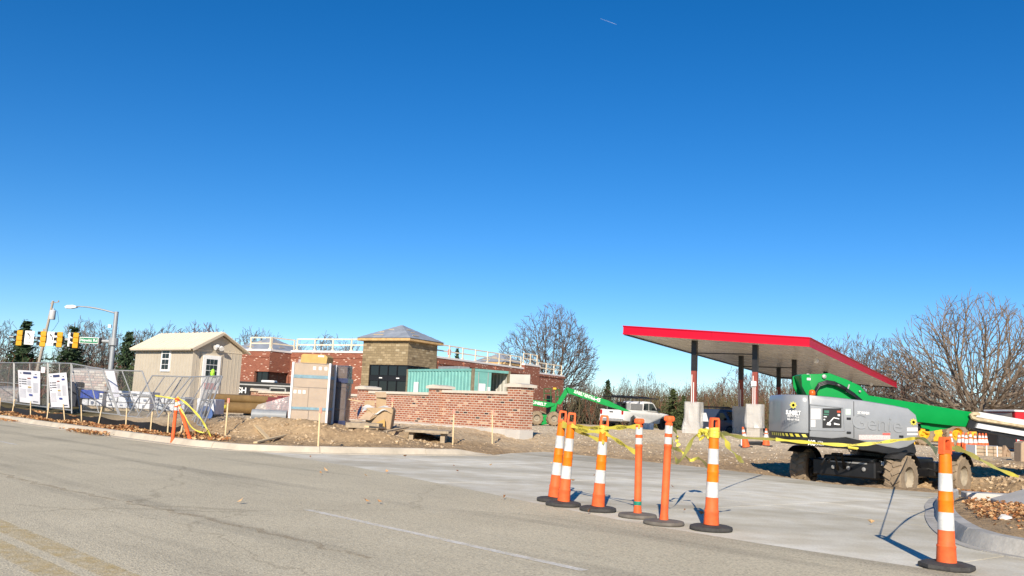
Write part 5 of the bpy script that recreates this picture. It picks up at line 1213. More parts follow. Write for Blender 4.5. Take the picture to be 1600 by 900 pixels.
# tail: counterweight with rounded plan
def tail():
    x0 = XZ(1222, 650, FY+.5)[0]; x1 = XZ(1263.2, 650)[0]; zb, zt = XZ(1262, 684)[1], XZ(1262, 617)[1]; yf = FY-OY; yb = yf+1.9
    pl = [(x1, yf), (x1, yb)]
    for i in range(7):
        a = math.pi/2*(i/6); pl.append((x0+.38-.38*math.sin(a), yb-.5+.5*math.cos(a)))
    for i in range(9):
        a = math.pi/2*(i/8); pl.append((x0+.38-.38*math.cos(a), yf+.62-.62*math.sin(a)))
    def ring(s): cx, cy = x1, (yf+yb)/2; return [(cx+(x-cx)*s, cy+(y-cy)*s) for x, y in pl]
    k = len(pl); mb = MB(); vs = []; lev = [(.97, zb-.02), (1, zb+.06), (1, zt-.16), (.985, zt-.06), (.95, zt-.01), (.90, zt+.0)]
    for s, z in lev: vs += [(x, y, z) for x, y in ring(s)]
    fs = [(r*k+i, r*k+(i+1) % k, (r+1)*k+(i+1) % k, (r+1)*k+i)[::-1] for r in range(len(lev)-1) for i in range(k)]+[tuple(range(k)), tuple((len(lev)-1)*k+i for i in range(k))[::-1]]
    mb.add(vs, fs); cw = mb.build('counterweight', m_grey, LIFT, smooth=30)
    mb = MB(); rg = ring(1.004); rg2 = ring(.985); vs = [(x, y, zb+.10) for x, y in rg]+[(x, y, zb-.12) for x, y in rg2]; mb.add(vs, [(i, (i+1) % k, k+(i+1) % k, k+i)[::-1] for i in range(k)]+[tuple(range(k, 2*k))]); mb.build('counterweight_skirt', m_black, cw, smooth=30)
    mb = MB()            # hazard stripes round the skirt
    fr_ = ring(1.012)[8:]; cum = 0
    for i in range(len(fr_)-1):
        a, b = V(fr_[i]), V(fr_[i+1])
    path_ = [V(p) for p in fr_]+[V((x1, yf-.008))]
    dists = [0]
    for a, b in zip(path_[:-1], path_[1:]): dists.append(dists[-1]+(b-a).length)
    def at_(s):
        for i in range(len(dists)-1):
            if dists[i+1] >= s: return path_[i].lerp(path_[i+1], (s-dists[i])/max(1e-6, dists[i+1]-dists[i]))
        return path_[-1]
    s = dists[-1]-.11; zq = zb+.01
    while s > .15:
        q = [at_(s), at_(s+.085), at_(s+.045), at_(s-.04)]; mb.add([(q[0].x, q[0].y-.004, zq), (q[1].x, q[1].y-.004, zq), (q[2].x, q[2].y-.004, zq+.06), (q[3].x, q[3].y-.004, zq+.06)], [(0,1,2,3)]); s -= .145
    mb.build('hazard_stripe', m_tape, cw)
    # sun-gear emblem and lettering
    def gear(par, c, r):
        mb = MB(); vs = []; n = 8
        for i in range(n*2):
            a = math.pi*i/n; rr_ = r if i % 2 == 0 else r*.72
            for da in (-.13, .13): vs.append((c.x+rr_*math.cos(a+da), c.y-.006, c.z+rr_*math.sin(a+da)))
        mb.add(vs+[(c.x, c.y-.006, c.z)], [(i, (i+1) % len(vs), len(vs)) for i in range(len(vs))]); e = mb.build('emblem', m_tape, par)
        mb = MB(); mb.lathe([(0,0),(r*.38,0)], 14, (c.x, c.y-.010, c.z), axis=(0,-1,0)); mb.build('emblem_centre', mat('emblem_brown', (.32,.19,.02), .5), e)
    ey = yf-.012; gear(cw, V((XZ(1239,633)[0], ey, XZ(1239,633)[1])), .075)
    text('SUNBELT', .12, m_inkw, cw, face_frame((XZ(1239,645)[0], ey, XZ(1239,645)[1]), (1,0,-.03), (0,0,1)), sx=.62, bold=.004)
    text('RENTALS', .075, m_inkw, cw, face_frame((XZ(1239,650.5)[0], ey, XZ(1239,650.5)[1]), (1,0,-.03), (0,0,1)), sx=.8)
    text('800-667-9328', .06, m_inkw, cw, face_frame((XZ(1239,655.5)[0], ey, XZ(1239,655.5)[1]), (1,0,-.03), (0,0,1)), sx=.75)
    return gear
gear = tail()
cov = [(1264.5,617),(1300,620),(1345,625),(1395,633),(1420,638),(1432,648),(1436,665),(1434,683),(1430,692),(1418,699),(1404,702),(1385,699),(1262+60,684),(1300,686),(1264.5,683)]
mb = MB(); mb.prism([XZ(*q) for q in cov], FY-OY, FY-OY+.62, b=.05); cv = mb.build('engine_cover', m_grey, LIFT, smooth=40)
mb = MB(); mb.prism([XZ(*q) for q in cov], FY-OY+1.3, FY-OY+1.9, b=.05); mb.build('far_cover', m_grey, LIFT, smooth=40)
fy = FY-OY-.004
def decal(name, px0, py0, px1, py1, m, par=cv, d=.0):
    a = XZ(px0, py0); b = XZ(px1, py0); c = XZ(px1, py1); e = XZ(px0, py1); mb = MB(); y = fy-d
    mb.add([(e[0], y, e[1]), (c[0], y, c[1]), (b[0], y, b[1]), (a[0], y, a[1])], [(0,1,2,3)]); return mb.build(name, m, par)
# raised rim round the service hatch
mb = MB(); r_ = [XZ(1266,632), XZ(1317,637), XZ(1320,673), XZ(1266,672)]
for a, b in zip(r_, r_[1:]+r_[:1]): mb.tube((a[0], fy, a[1]), (b[0], fy, b[1]), .014, n=6)
mb.build('hatch_rim', m_grey, cv)
decal('instruction_plate', 1285, 638, 1314.5, 668.5, m_ink, d=.006)
mb = MB(); y = fy-.012
def dd(u, v): a = XZ(1285, 638); b = XZ(1314.5, 668.5); return V((a[0]+(b[0]-a[0])*u, y, a[1]+(b[1]-a[1])*v))
def fl(mb, pts): mb.add([dd(*p) for p in pts], [tuple(range(len(pts)))[::-1]])
fl(mb, [(.2,.88),(.42,.9),(.44,.80),(.36,.72),(.25,.74)]); fl(mb, [(.34,.72),(.40,.74),(.60,.50),(.56,.47)]); fl(mb, [(.56,.5),(.88,.55),(.88,.50),(.58,.45)]); fl(mb, [(.6,.84),(.9,.86),(.9,.80),(.74,.78),(.6,.74)])
mb.build('pictogram', m_inkw, cv); mb = MB(); fl(mb, [(.08,.10),(.34,.10),(.34,.24),(.08,.24)]); fl(mb, [(.05,.29),(.32,.29),(.32,.36),(.05,.36)]); mb.build('green_print', mat('print_green', (.05,.16,.11), .5), cv)
mb = MB(); fl(mb, [(.76,.09),(.95,.09),(.95,.2),(.76,.2)]); mb.build('red_print', mat('print_red', (.5,.07,.03), .5), cv); mb = MB(); fl(mb, [(.80,.27),(.92,.27),(.92,.38),(.80,.38)]); fl(mb, [(.05,.42),(.22,.42),(.22,.47),(.05,.47)]); fl(mb, [(.05,.56),(.13,.56),(.13,.63),(.05,.63)]); mb.build('white_print', m_inkw, cv)
m_pap = mat('decal_white', (.62,.61,.60), .5, var=.15, scale=60)
decal('notice', 1266.5, 638.5, 1282, 655, m_pap); decal('notice', 1266, 656, 1274, 667, m_pap); decal('serial_plate', 1321, 639, 1329, 648, mat('decal_green', (.50,.60,.53), .5, var=.2, scale=60))
decal('safety_decal', 1342, 679.5, 1391, 687, mat('decal_redwhite', (.60,.48,.46), .5, var=.35, scale=45)); decal('safety_decal', 1379, 676.5, 1391, 680, mat('decal_red', (.55,.12,.10), .5, var=.3, scale=50))
decal('name_plate', 1417, 668, 1434, 674, m_pap, d=-.0); decal('name_plate', 1417, 677, 1434, 680, m_pap)
for px_, py0_, py1_ in ((1264.2,618,683),(1334,627,684)):
    a, b = XZ(px_, py0_), XZ(px_, py1_); mb = MB(); mb.box(((a[0]+b[0])/2, fy-.001, (a[1]+b[1])/2), (.010,.006,a[1]-b[1])); mb.build('panel_seam', m_black, cv)
for px_, py_ in ((1326,654),(1326,676),(1408,682)):
    a = XZ(px_, py_); mb = MB(); mb.box((a[0], fy-.008, a[1]), (.09,.02,.045), b=.006); mb.build('latch', m_black, cv)
gear(cv, V((XZ(1427,659.5)[0], fy-.002, XZ(1427,659.5)[1])), .075)
text('XC UHMB01', .075, m_inkw, cv, face_frame((XZ(1349,645.5)[0], fy-.002, XZ(1349,645.5)[1]), (1,0,-.04), (0,0,1)), sx=.62, bold=.003)
text('Genie', .46, m_grey, cv, face_frame((XZ(1370,662)[0], fy-.006, XZ(1370,662)[1]), (1,0,-.05), (0,0,1)), ext=.0045, sx=.98)
text('XC', .15, m_inkw, LIFT, face_frame((XZ(1269,693)[0], fy+.036, XZ(1269,692.3)[1]), (1,0,-.04), (0,0,1)), sx=.7, bold=.005)
text('XTRA', .06, m_inkw, LIFT, face_frame((XZ(1278,691)[0], fy+.036, XZ(1278,690.8)[1]), (1,0,-.04), (0,0,1)), sx=.8, align='LEFT')
text('CAPACITY', .045, m_inkw, LIFT, face_frame((XZ(1275,694.5)[0], fy+.036, XZ(1275,694.6)[1]), (1,0,-.04), (0,0,1)), sx=.85, align='LEFT')
mb = MB(); a = AL(1325, 699, FY-.02); mb.tube(a+V((0,.02,0)), a+V((.22,.02,-.02)), .03, n=8); mb.build('yellow_handle', m_tape, LIFT); mb = MB(); mb.path([a+V((-.02,0,0)), a+V((.05,0,-.1)), a+V((.16,0,-.1)), a+V((.22,0,-.02))], .012, 5); mb.build('hose', m_black, LIFT)
# boom
BY = 20.0
def XB(px, py): q = AL(px, py, BY); return (q.x, q.z)
out = [(1246,587),(1250,585),(1272,585),(1290,583.5),(1318,594),(1337,603),(1351,618),(1420,629),(1517,645),(1512,660),(1500,667),(1470,664),(1434,660),(1340,652),(1290,645),(1264,636),(1250,598)]
mb = MB(); mb.prism([XB(*q) for q in out], BY-OY-.24, BY-OY+.24, b=.015); bo = mb.build('boom', m_green, LIFT, smooth=30)
for y in (-.30, .30):
    mb = MB(); mb.prism([XB(*q) for q in [(1245,588),(1250,585.5),(1258,586),(1258,600),(1270,632),(1262,634),(1246,604)]], BY-OY+y-.02, BY-OY+y+.02); mb.build('pivot_plate', m_green, LIFT)
for px, py, r in ((1249,590,.05),(1256,588,.05),(1281,589,.045),(1316,612,.03),(1336,612,.022)):
    mb = MB(); c = XB(px, py); mb.lathe([(0,.0),(r,.0),(r,.05),(0,.06)], 14, (c[0], BY-OY-.24, c[1]), axis=(0,-1,0)); mb.build('pivot_pin', m_galv, bo)
mb = MB(); c = XB(1256, 593); mb.box((c[0], BY-OY-.325, c[1]), (.08,.012,.05)); mb.build('boom_label', m_inkw, bo)
hs = [(1267,620),(1267,608),(1272,600),(1284,596),(1296,598),(1310,605),(1325,615),(1338,626)]
for k in range(3):
    mb = MB(); mb.path([(XB(x, y+k*2.0)[0], BY-OY-.31-.02*k, XB(x, y+k*2.0)[1]) for x, y in hs], .024, 8); mb.build('hydraulic_hose', m_black, bo, smooth=True)
mb = MB(); mb.path([(XB(x, y)[0], BY-OY-.34, XB(x, y)[1]) for x, y in [(1296,601),(1304,604),(1313,609)]], .05, 8); mb.build('hose_sleeve', m_black, bo, smooth=True)
mb = MB(); c = XB(1317, 606); mb.box((c[0], BY-OY-.31, c[1]), (.03,.03,.14), rot=Matrix.Rotation(.3, 3, 'Y')); mb.build('hose_clamp', m_galv, bo)
mb = MB(); c = XZ(1269, 615, FY+.3); mb.lathe([(.07,-.05),(.07,.03),(.055,.07),(0,.085)], 14, (c[0], FY-OY+.3, c[1])); mb.build('beacon', mat('amber_lens', (.65,.12,.01), .3), LIFT, smooth=True)
mb = MB(); mb.prism([XB(*q) for q in [(1480,640),(1720,678),(1720,704),(1480,662)]], BY-OY-.17, BY-OY+.17, b=.01); mb.build('inner_boom', m_green, LIFT)
m_track = mat('track_steel', (.66,.67,.66), .45, .2, var=.1); m_rusty = mat('rusty_cream', (.52,.42,.26), .7, var=.35, scale=9)
mb = MB(); mb.prism([XB(*q) for q in [(1507,650),(1530,652),(1720,684),(1720,712),(1600,690),(1520,673),(1500,667)]], BY-OY-.30, BY-OY-.19); mb.build('cable_tray', m_black, LIFT)
mb = MB(); mb.prism([XB(*q) for q in [(1517,643.5),(1720,679),(1720,688),(1512,651)]], BY-OY-.36, BY-OY-.20); mb.build('cable_track', m_track, LIFT)
mb = MB(); mb.prism([XB(*q) for q in [(1515,661),(1720,696),(1720,704),(1512,668)]], BY-OY-.36, BY-OY-.302); mb.build('cable_track', m_track, LIFT)
mb = MB(); pts = [(1600,668),(1560,661.5),(1515,655),(1507,652),(1505,648.5),(1509,646.5),(1518,647)]
for (x, y) in [(1700,685),(1660,678),(1630,673)]+pts: pass
mb.path([(XB(x, y)[0], BY-OY-.33, XB(x, y)[1]) for x, y in [(1720,688.5)]+pts], .045, 6); mb.build('hose_carrier', m_rusty, LIFT)
mb = MB(); c = XB(1540, 672.5); mb.box((c[0], BY-OY-.31, c[1]), (.1,.03,.035)); mb.build('tray_label', m_inkw, LIFT)
mb = MB(); mb.prism([XB(*q) for q in [(1449,661),(1486,666),(1480,669),(1462,672),(1449,674)]], BY-OY-.1, BY-OY+.1); mb.prism([XB(*q) for q in [(1434,662),(1449,661),(1449,671),(1436,668)]], BY-OY-.12, BY-OY+.12); mb.build('lift_cylinder_lug', m_green, LIFT)
mb = MB(); a, b = XB(1436, 668), XB(1330, 690); mb.tube((a[0], BY-OY, a[1]), (b[0], BY-OY, b[1]), .07, n=10); mb.build('lift_cylinder', m_black, LIFT)

# ------------------------------------------------------------------ far green boom lift
FT = A(853, 664, 52.0); fz = gz(FT.x, 52)
ft_ = thing('articulated_lift', 'green articulated boom lift parked at the store side wall', 'boom lift', (FT.x, 52, fz))
def XF(px, py): q = A(px, py, 52)-V((FT.x, 52, fz)); return (q.x, q.z)
for px, dy in ((837,-.4),(864,-.4),(846,1.5),(872,1.5)):
    c = XF(px, 655); lug_wheel(ft_, V((c[0], dy, .41)), .41, .32, (.35,-.94,0), m_mud, m_rimg, 12, .5)
mb = MB(); mb.prism([XF(*q) for q in [(832,656),(832,648),(858,648),(862,656),(858,662),(846,664)]], -.3, 1.4, b=.04); mb.build('chassis', m_green, ft_)
mb = MB(); mb.prism([XF(*q) for q in [(829,645),(858,649),(868,646),(868,650),(858,655),(829,653)]], -.2, 1.2, b=.04); mb.build('turntable', m_green, ft_)
mb = MB(); mb.prism([XF(*q) for q in [(826,624),(855,628),(866,630),(866,634),(855,637),(826,633)]], -.35, .1, b=.02); be = mb.build('lower_arm', m_green, ft_)
text('SUNBELT', .24, m_inkw, be, face_frame((XF(841,630.5)[0], -.36, XF(841,630.5)[1]), (1,0,-.13), (0,0,1)), sx=.9, bold=.006)
mb = MB(); mb.prism([XF(*q) for q in [(863,630),(871,630),(866,648),(858,648)]], -.3, .6, b=.02); mb.build('upright', m_green, ft_)
mb = MB(); mb.prism([XF(*q) for q in [(868,632),(876,632),(891,608),(888,605),(884,606)]], -.1, .3, b=.02); mb.build('riser_arm', m_green, ft_)
mb = MB(); mb.prism([XF(*q) for q in [(884,606),(890,606.5),(950,626),(970,636),(985,643),(972,642),(946,634),(888,615)]], -.3, .1, b=.02); mbm = mb.build('main_boom', m_green, ft_)
text('SUNBELT RENTALS', .26, m_inkw, mbm, face_frame((XF(912,617.5)[0], -.31, XF(912,617.5)[1]), (1,0,-.31), (.31,0,1)), sx=.55, bold=.006)
text('A-45', .30, m_inkw, mbm, face_frame((XF(931,624)[0], -.31, XF(931,624)[1]), (1,0,-.31), (.31,0,1)), sx=.8, bold=.008)
mb = MB()
for x in (869, 874):
    a, b = XF(x, 632), XF(x, 609); mb.tube((a[0], .3, a[1]), (b[0], .3, b[1]), .03, n=5)
for y in (609, 620): a, b = XF(869, y), XF(876, y); mb.tube((a[0], .3, a[1]), (b[0], .3, b[1]), .03, n=5)
for y in (607, 614, 624):
    a, b = XF(851, y), XF(862, y); mb.tube((a[0], .9, a[1]), (b[0], .9, b[1]), .025, n=5)
for x in (851, 862): a, b = XF(x, 630), XF(x, 607); mb.tube((a[0], .9, a[1]), (b[0], .9, b[1]), .025, n=5)
mb.build('platform_rail', mat('dark_green', (.01,.12,.035), .5), ft_)
mb = MB(); c = XF(867, 607); mb.box((c[0], .3, c[1]), (.2,.2,.12), b=.02); mb.build('beacon', m_mach_y, ft_)
mb = MB()
for a, b in (((866,634),(872,650)),((870,634),(860,652))): p, q = XF(*a), XF(*b); mb.tube((p[0], .1, p[1]), (q[0], .1, q[1]), .06, n=7)
mb.build('cylinder', m_black, ft_)

# ------------------------------------------------------------------ pickup truck
def rbody(mb, prof, hw, b, m=0): mb.prism(prof, -hw, hw, m, b=b)
PK = A(966, 676, 61); pz_ = gz(PK.x, 61)
pk = thing('pickup_truck', 'white pickup truck with black ladder rack and tool boxes', 'pickup truck', (PK.x+1.4, 62.6, pz_), math.radians(48))
# local: +x = front, y = left
mb = MB(); rbody(mb, [(-2.9,.55),(-2.92,.8),(-2.88,1.28),(-.55,1.28),(.2,1.20),(1.5,1.18),(2.55,1.10),(2.85,.95),(2.9,.6),(2.6,.45),(2.35,.45),(2.27,.75),(1.95,.93),(1.6,.75),(1.52,.42),(-1.3,.42),(-1.4,.75),(-1.72,.93),(-2.05,.75),(-2.13,.5)], .98, .06); mb.build('body', m_white, pk, smooth=35)
mb = MB(); rbody(mb, [(-.62,1.25),(-.55,1.78),(-.35,1.90),(.65,1.90),(.95,1.80),(1.55,1.22)], .86, .10); cab = mb.build('cab', m_white, pk, smooth=35)
for s_ in (-1, 1):
    mb = MB(); mb.prism([(-.42,1.32),(-.36,1.76),(.2,1.78),(.2,1.32)], s_*.865, s_*.875); mb.prism([(.27,1.32),(.27,1.78),(.72,1.77),(1.3,1.30)], s_*.865, s_*.875); mb.build('side_window', m_glass, cab)
    mb = MB(); mb.box((1.12,s_*1.08,1.38), (.14,.2,.2), b=.03); mb.build('mirror', m_black, pk)
    mb = MB(); mb.box((-2.88,s_*.86,1.08), (.10,.16,.30), b=.02); mb.build('tail_light', mat('tail_red', (.35,.01,.01), .3), pk)
    mb = MB(); mb.box((-1.4,s_*.80,1.50), (1.5,.34,.44), b=.03); mb.build('tool_box', m_galv, pk)
    for x in (-1.72, 1.95): road_wheel(pk, V((x, s_*.86, .40)), .40, .27)
mb = MB(); mb.box((-.59,0,1.56), (.03,1.3,.36)); mb.build('rear_window', m_glass, cab)
mb = MB(); mb.box((-1.7,0,1.285), (2.2,1.2,.02)); mb.box((-2.9,0,1.28), (.05,1.1,.02)); mb.build('bed_opening', m_dark, pk)
mb = MB(); mb.box((-2.93,0,1.0), (.03,1.5,.42), b=.01); tg = mb.build('tailgate', m_white, pk); mb = MB(); mb.box((-2.95,0,1.1), (.02,.3,.08)); mb.build('handle', m_black, tg)
mb = MB(); mb.box((-2.95,0,.58), (.2,1.9,.2), b=.04); mb.build('bumper', m_galv, pk)
mb = MB(); mb.box((-2.7,0,.45), (.1,1.0,.2)); mb.build('hitch', m_black, pk)
mb = MB(); mb.box((-2.2,.1,1.48), (.7,1.1,.38), b=.05); mb.box((-2.2,-.3,1.70), (.5,.5,.16), b=.05); mb.build('bed_cargo', m_black, pk)
mb = MB()
for s_ in (-1, 1):
    mb.tube((-2.75,s_*.9,2.12), (1.4,s_*.9,2.12), .03, n=6)
    for x in (-2.6,-1.0,.4): mb.tube((x,s_*.92,1.28 if x < -.6 else 1.9), (x,s_*.9,2.12), .03, n=6)
for x in (-2.7,-1.8,-.9,0,.9,1.35): mb.tube((x,-.9,2.13), (x,.9,2.13), .028, n=6)
mb.tube((-2.7,-.25,2.2), (1.2,-.25,2.2), .03, n=5); mb.tube((-2.7,.2,2.2), (1.2,.2,2.2), .03, n=5); mb.build('ladder_rack', m_black, pk)
# service vans under the canopy
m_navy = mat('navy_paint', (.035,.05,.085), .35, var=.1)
def van(loc, rz, label, m):
    v = thing('service_van', label, 'van', loc, rz, 'service vans under the canopy'); v.scale = (.82,.82,.82)
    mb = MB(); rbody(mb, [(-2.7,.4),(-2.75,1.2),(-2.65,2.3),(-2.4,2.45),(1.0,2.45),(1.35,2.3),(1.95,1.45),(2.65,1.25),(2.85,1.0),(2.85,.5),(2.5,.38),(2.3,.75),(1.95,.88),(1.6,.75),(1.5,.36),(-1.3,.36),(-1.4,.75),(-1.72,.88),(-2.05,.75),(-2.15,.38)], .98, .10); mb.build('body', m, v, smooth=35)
    for s_ in (-1, 1):
        mb = MB(); mb.prism([(.75,1.42),(.75,2.1),(1.15,2.1),(1.7,1.42)], s_*.982, s_*.992); mb.build('side_window', m_glass, v)
        mb = MB(); mb.prism([(-2.3,1.2),(-2.3,2.05),(-.9,2.05),(-.6,1.2)], s_*.982, s_*.99); mb.build('white_panel', m_white, v)
        mb = MB(); mb.box((2.83,s_*.72,.95), (.08,.34,.2), b=.03); mb.build('headlight', m_galv, v)
        mb = MB(); mb.box((1.4,s_*1.12,1.5), (.12,.2,.28), b=.03); mb.build('mirror', m_black, v)
        for x in (-1.72, 1.95): road_wheel(v, V((x, s_*.88, .37)), .37, .24)
    mb = MB(); n_ = V((.85,0,.6)); mb.add([(1.40,-.8,2.25),(1.40,.8,2.25),(1.985,.86,1.46),(1.985,-.86,1.46)], [(0,3,2,1)]); mb.build('windscreen', m_glass, v)
    mb = MB(); mb.box((2.84,0,.72), (.06,1.2,.26), b=.02); mb.build('grille', m_black, v)
    mb = MB()
    for s_ in (-.8, .8): mb.tube((-2.3,s_,2.62), (1.0,s_,2.62), .03, n=5)
    for x in (-2.2,-1.1,0,.9): mb.tube((x,-.85,2.62), (x,.85,2.62), .03, n=5); mb.tube((x,-.8,2.4), (x,-.8,2.62), .025, n=4); mb.tube((x,.8,2.4), (x,.8,2.62), .025, n=4)
    mb.box((-.6,.2,2.70), (3.2,.4,.08)); mb.build('roof_rack', m_black, v)
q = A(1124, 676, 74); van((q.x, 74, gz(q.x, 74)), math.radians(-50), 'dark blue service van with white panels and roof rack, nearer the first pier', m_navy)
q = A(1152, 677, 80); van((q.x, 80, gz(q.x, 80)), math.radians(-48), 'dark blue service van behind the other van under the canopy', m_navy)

# ------------------------------------------------------------------ traffic cones and channelizers
def cone(px, py, Y, h, label, tilt=0, z=None):
    q = A(px, py, Y); z0 = gz(q.x, Y) if z is None else z; t = thing('traffic_cone', label, 'traffic cone', (q.x, Y, z0), random.uniform(0, 1), 'orange traffic cones on the lot'); t.rotation_euler = (0, tilt, .3)
    mb = MB(); mb.box((0,0,.02), (.34,.34,.04), b=.015); mb.build('base', m_blackrub, t)
    R = lambda k: .135-(.135-.028)*k
    mb = MB(); ks = [0,.45,.451,.66,.661,.74,.741,.86,.861,1.0]; mb.lathe([(R(k), .04+(h-.04)*k) for k in ks], 18, mf=[0,0,1,1,0,0,1,1,0]); mb.build('cone', [m_orange2, m_reflect], t, smooth=40)
    return t
cone(1166, 692, 31, .72, 'orange cone leaning left beside the second canopy pier', -.2)
cone(1197, 692, 32, .62, 'orange cone standing between canopy pier and boom lift')
p = A(1160, 690, 32.5); mb = MB(); mb.box((0,0,.16), (.12,.12,.4), b=.015); tag(mb.build('marker_post', m_inkw, loc=(p.x, p.y, gz(p.x, p.y))), 'short white marker post beside the leaning cone', 'post')
p = A(1003, 681, 54); 
for k, (px, Y) in enumerate(((1009,58),(1017,57.5))):
    q = A(px, 675, Y); mb = MB(); mb.box((0,0,.2), (.3,.3,.42), b=.03); tag(mb.build('white_bucket', m_inkw, loc=(q.x, Y, gz(q.x, Y))), ['white bucket standing left behind the pickup front wheel','white bucket standing right behind the pickup front wheel'][k], 'bucket')
q = A(1100, 676, 47); mb = MB(); mb.lathe([(.14,0),(.16,.38),(.17,.4)], 14); mb.lathe([(.14,0),(.16,.38)], 14, (.42,.1,0)); tag(mb.build('white_bucket', m_inkw, loc=(q.x, 45.9, gz(q.x, 45.9))), 'pair of white buckets at the foot of the first canopy pier', 'bucket')
mb = MB(); q = A(1180, 691, 33.0); mb.prism([(-.5,0),(-.3,.12),(.2,.15),(.5,.04),(.5,0)], -.2, .2, b=.03); tag(mb.build('black_hose_coil', m_black, loc=(q.x, 33.0, gz(q.x, 33))), 'black rubber mat lying between the two lone cones', 'mat')
for i, (px, py, Y, h) in enumerate(((1486,707,33,.75),(1499,706,34,.72),(1505,705,34.5,.74),(1510,708,33.5,.74),(1517,711,32,.78),(1524,705,35,.72),(1531,704,35.5,.72),(1536,704,35.5,.72),(1541,704,36,.72))):
    cone(px, py, Y, h, ['cone hidden behind the near tall tube, leftmost of the cluster','second cone of the cluster behind the crate','third cone of the cluster left of the crate','fourth cone of the cluster left of the crate','tallest cone at the left end of the wooden crate','cone behind the crate, first from its left end','cone behind the crate, second from its left end','cone behind the crate, third from its left end','cone behind the crate, rightmost of the cluster'][i], 0)

def channelizer(pb, pt, label, rz=0, oct_=False):
    b = G(*pb, .0); zt = A(pt[0], pt[1], b.y).z; tx = A(pt[0], pt[1], b.y).x-b.x; H = zt-.0
    z0 = 0 if seg_dist(np.array([b.x]), np.array([b.y]), ROAD_EDGE)[0] < 3 else 0
    t = thing('traffic_channelizer', label, 'channelizer', (b.x, b.y, z0+.002), rz, 'orange and white traffic tubes across the driveway')
    mb = MB(); n = 8 if oct_ else 26; mb.lathe([(.0,.0),(.215,.0),(.22,.012),(.215,.036),(.185,.046),(.08,.05)], n); mb.build('base', m_blackrub, t, smooth=30)
    lean_ = math.atan2(tx, H); R = Matrix.Rotation(lean_, 4, 'Y') if abs(tx) > .005 else Matrix()
    ks = [(.046,.092),(.15,.086),(.165,.090),(.18,.079),(.285,.0755),(.2851,.0755),(.42,.071),(.4201,.071),(.50,.069),(.505,.072),(.515,.072),(.52,.068),(.58,.0665),(.5801,.0665),(.715,.062),(.7151,.062),(.84,.058),(.862,.052),(.868,.040)]
    mb = MB(); mb.M = R; mb.lathe([(r*.86, max(.046, k*H)) for k, r in ks], 26, mf=[1]*5+[2]+[0]*7+[2]+[0]*4); tb = mb.build('tube', [m_orange, m_orange2, m_reflect], t, smooth=40)
    mb = MB(); mb.M = R; hh = .135*H; w_ = .052       # handle loop
    outr = [(-w_,.862*H),(w_,.862*H),(w_*.95,.97*H),(w_*.75,.995*H),(-w_*.75,.995*H),(-w_*.95,.97*H)]; inn = [(-w_*.55,.895*H),(w_*.55,.895*H),(w_*.55,.965*H),(w_*.4,.975*H),(-w_*.4,.975*H),(-w_*.55,.965*H)]
    k = 6; d = .026; vs = [(x, -d, z) for x, z in outr]+[(x, -d, z) for x, z in inn]+[(x, d, z) for x, z in outr]+[(x, d, z) for x, z in inn]; fs = []
    for i in range(k):
        j = (i+1) % k; fs += [(i, j, k+j, k+i), (2*k+i, 3*k+i, 3*k+j, 2*k+j), (i, 2*k+i, 2*k+j, j), (k+i, k+j, 3*k+j, 3*k+i)]
    mb.add(vs, fs); mb.build('handle', m_orange2, t)
    return t, (R @ V((0,0,.86*H)))+V((b.x, b.y, z0))
def delineator(pb, pt, label, rz=0, base=True, mark=None, loc=None, Hh=None, R=None):
    if loc is None: b = G(*pb, .0); q = A(pt[0], pt[1], b.y); H = q.z; tx = q.x-b.x; R = Matrix.Rotation(math.atan2(tx, H), 4, 'Y'); loc = (b.x, b.y, .002)
    else: H = Hh
    t = thing('traffic_delineator', label, 'delineator', loc, rz, 'slim orange delineator posts')
    if base: mb = MB(); mb.lathe([(.0,.0),(.215,.0),(.22,.012),(.21,.034),(.12,.044),(.06,.046)], 26); mb.build('base', mat('dusty_rubber', (.14,.125,.105), .9, var=.25, scale=9), t, smooth=30)
    mb = MB(); mb.M = R
    pr = [(.056,.04),(.05,.10),(.0475,.115),(.046,.60*H),(.046,.715*H),(.050,.72*H),(.050,.735*H),(.046,.74*H),(.046,.745*H),(.046,.81*H),(.047,.815*H),(.047,.84*H),(.046,.845*H),(.046,.92*H),(.047,.925*H),(.046,.94*H),(.03,.95*H),(.045,.965*H),(.05,.985*H),(.042,1.0*H),(0,1.0*H)]
    mb.lathe([(r*.88, z) for r, z in pr], 22, mf=[0]*8+[1]+[0]*3+[1]+[0]*7); mb.build('post', [m_orange2, m_reflect], t, smooth=45)
    mb = MB(); mb.M = R; mb.box((0,0,.985*H), (.115,.05,.06), b=.015); mb.build('grip', m_orange2, t)
    if mark:
        mb = MB(); mb.M = R; mb.lathe([(.0425,mark[0]*H),(.0425,mark[1]*H)], 22); mb.build('paint_mark', mat('green_mark', (.01,.22,.14), .5, var=.5, scale=20), t)
    return t, (R @ V((0,0,.93*H)))+V(loc)
TOPS = {}
for key, pb, pt, lb, o_ in (('a',(865,783),(880,641),'farthest orange tube, left one of the touching pair',False),('b',(880,790),(894,644),'orange tube second from left, right one of touching pair',False),('c',(934,798),(945,648),'orange tube third from left with yellow tape on handle',False),('f',(1111,828),(1117,652),'orange tube with yellow tape knotted at handle, right of slim posts',False),('g',(1479,888),(1477,682),'nearest orange tube standing alone at the right',True)):
    _, TOPS[key] = channelizer(pb, pt, lb, random.uniform(0, .5), o_)
_, TOPS['d'] = delineator((996,808),(999,656), 'slim orange post with green paint mark near its foot', mark=(.12,.16))
_, TOPS['e'] = delineator((1037,819),(1046,652), 'slim orange post right of the green marked one', mark=(.06,.085))
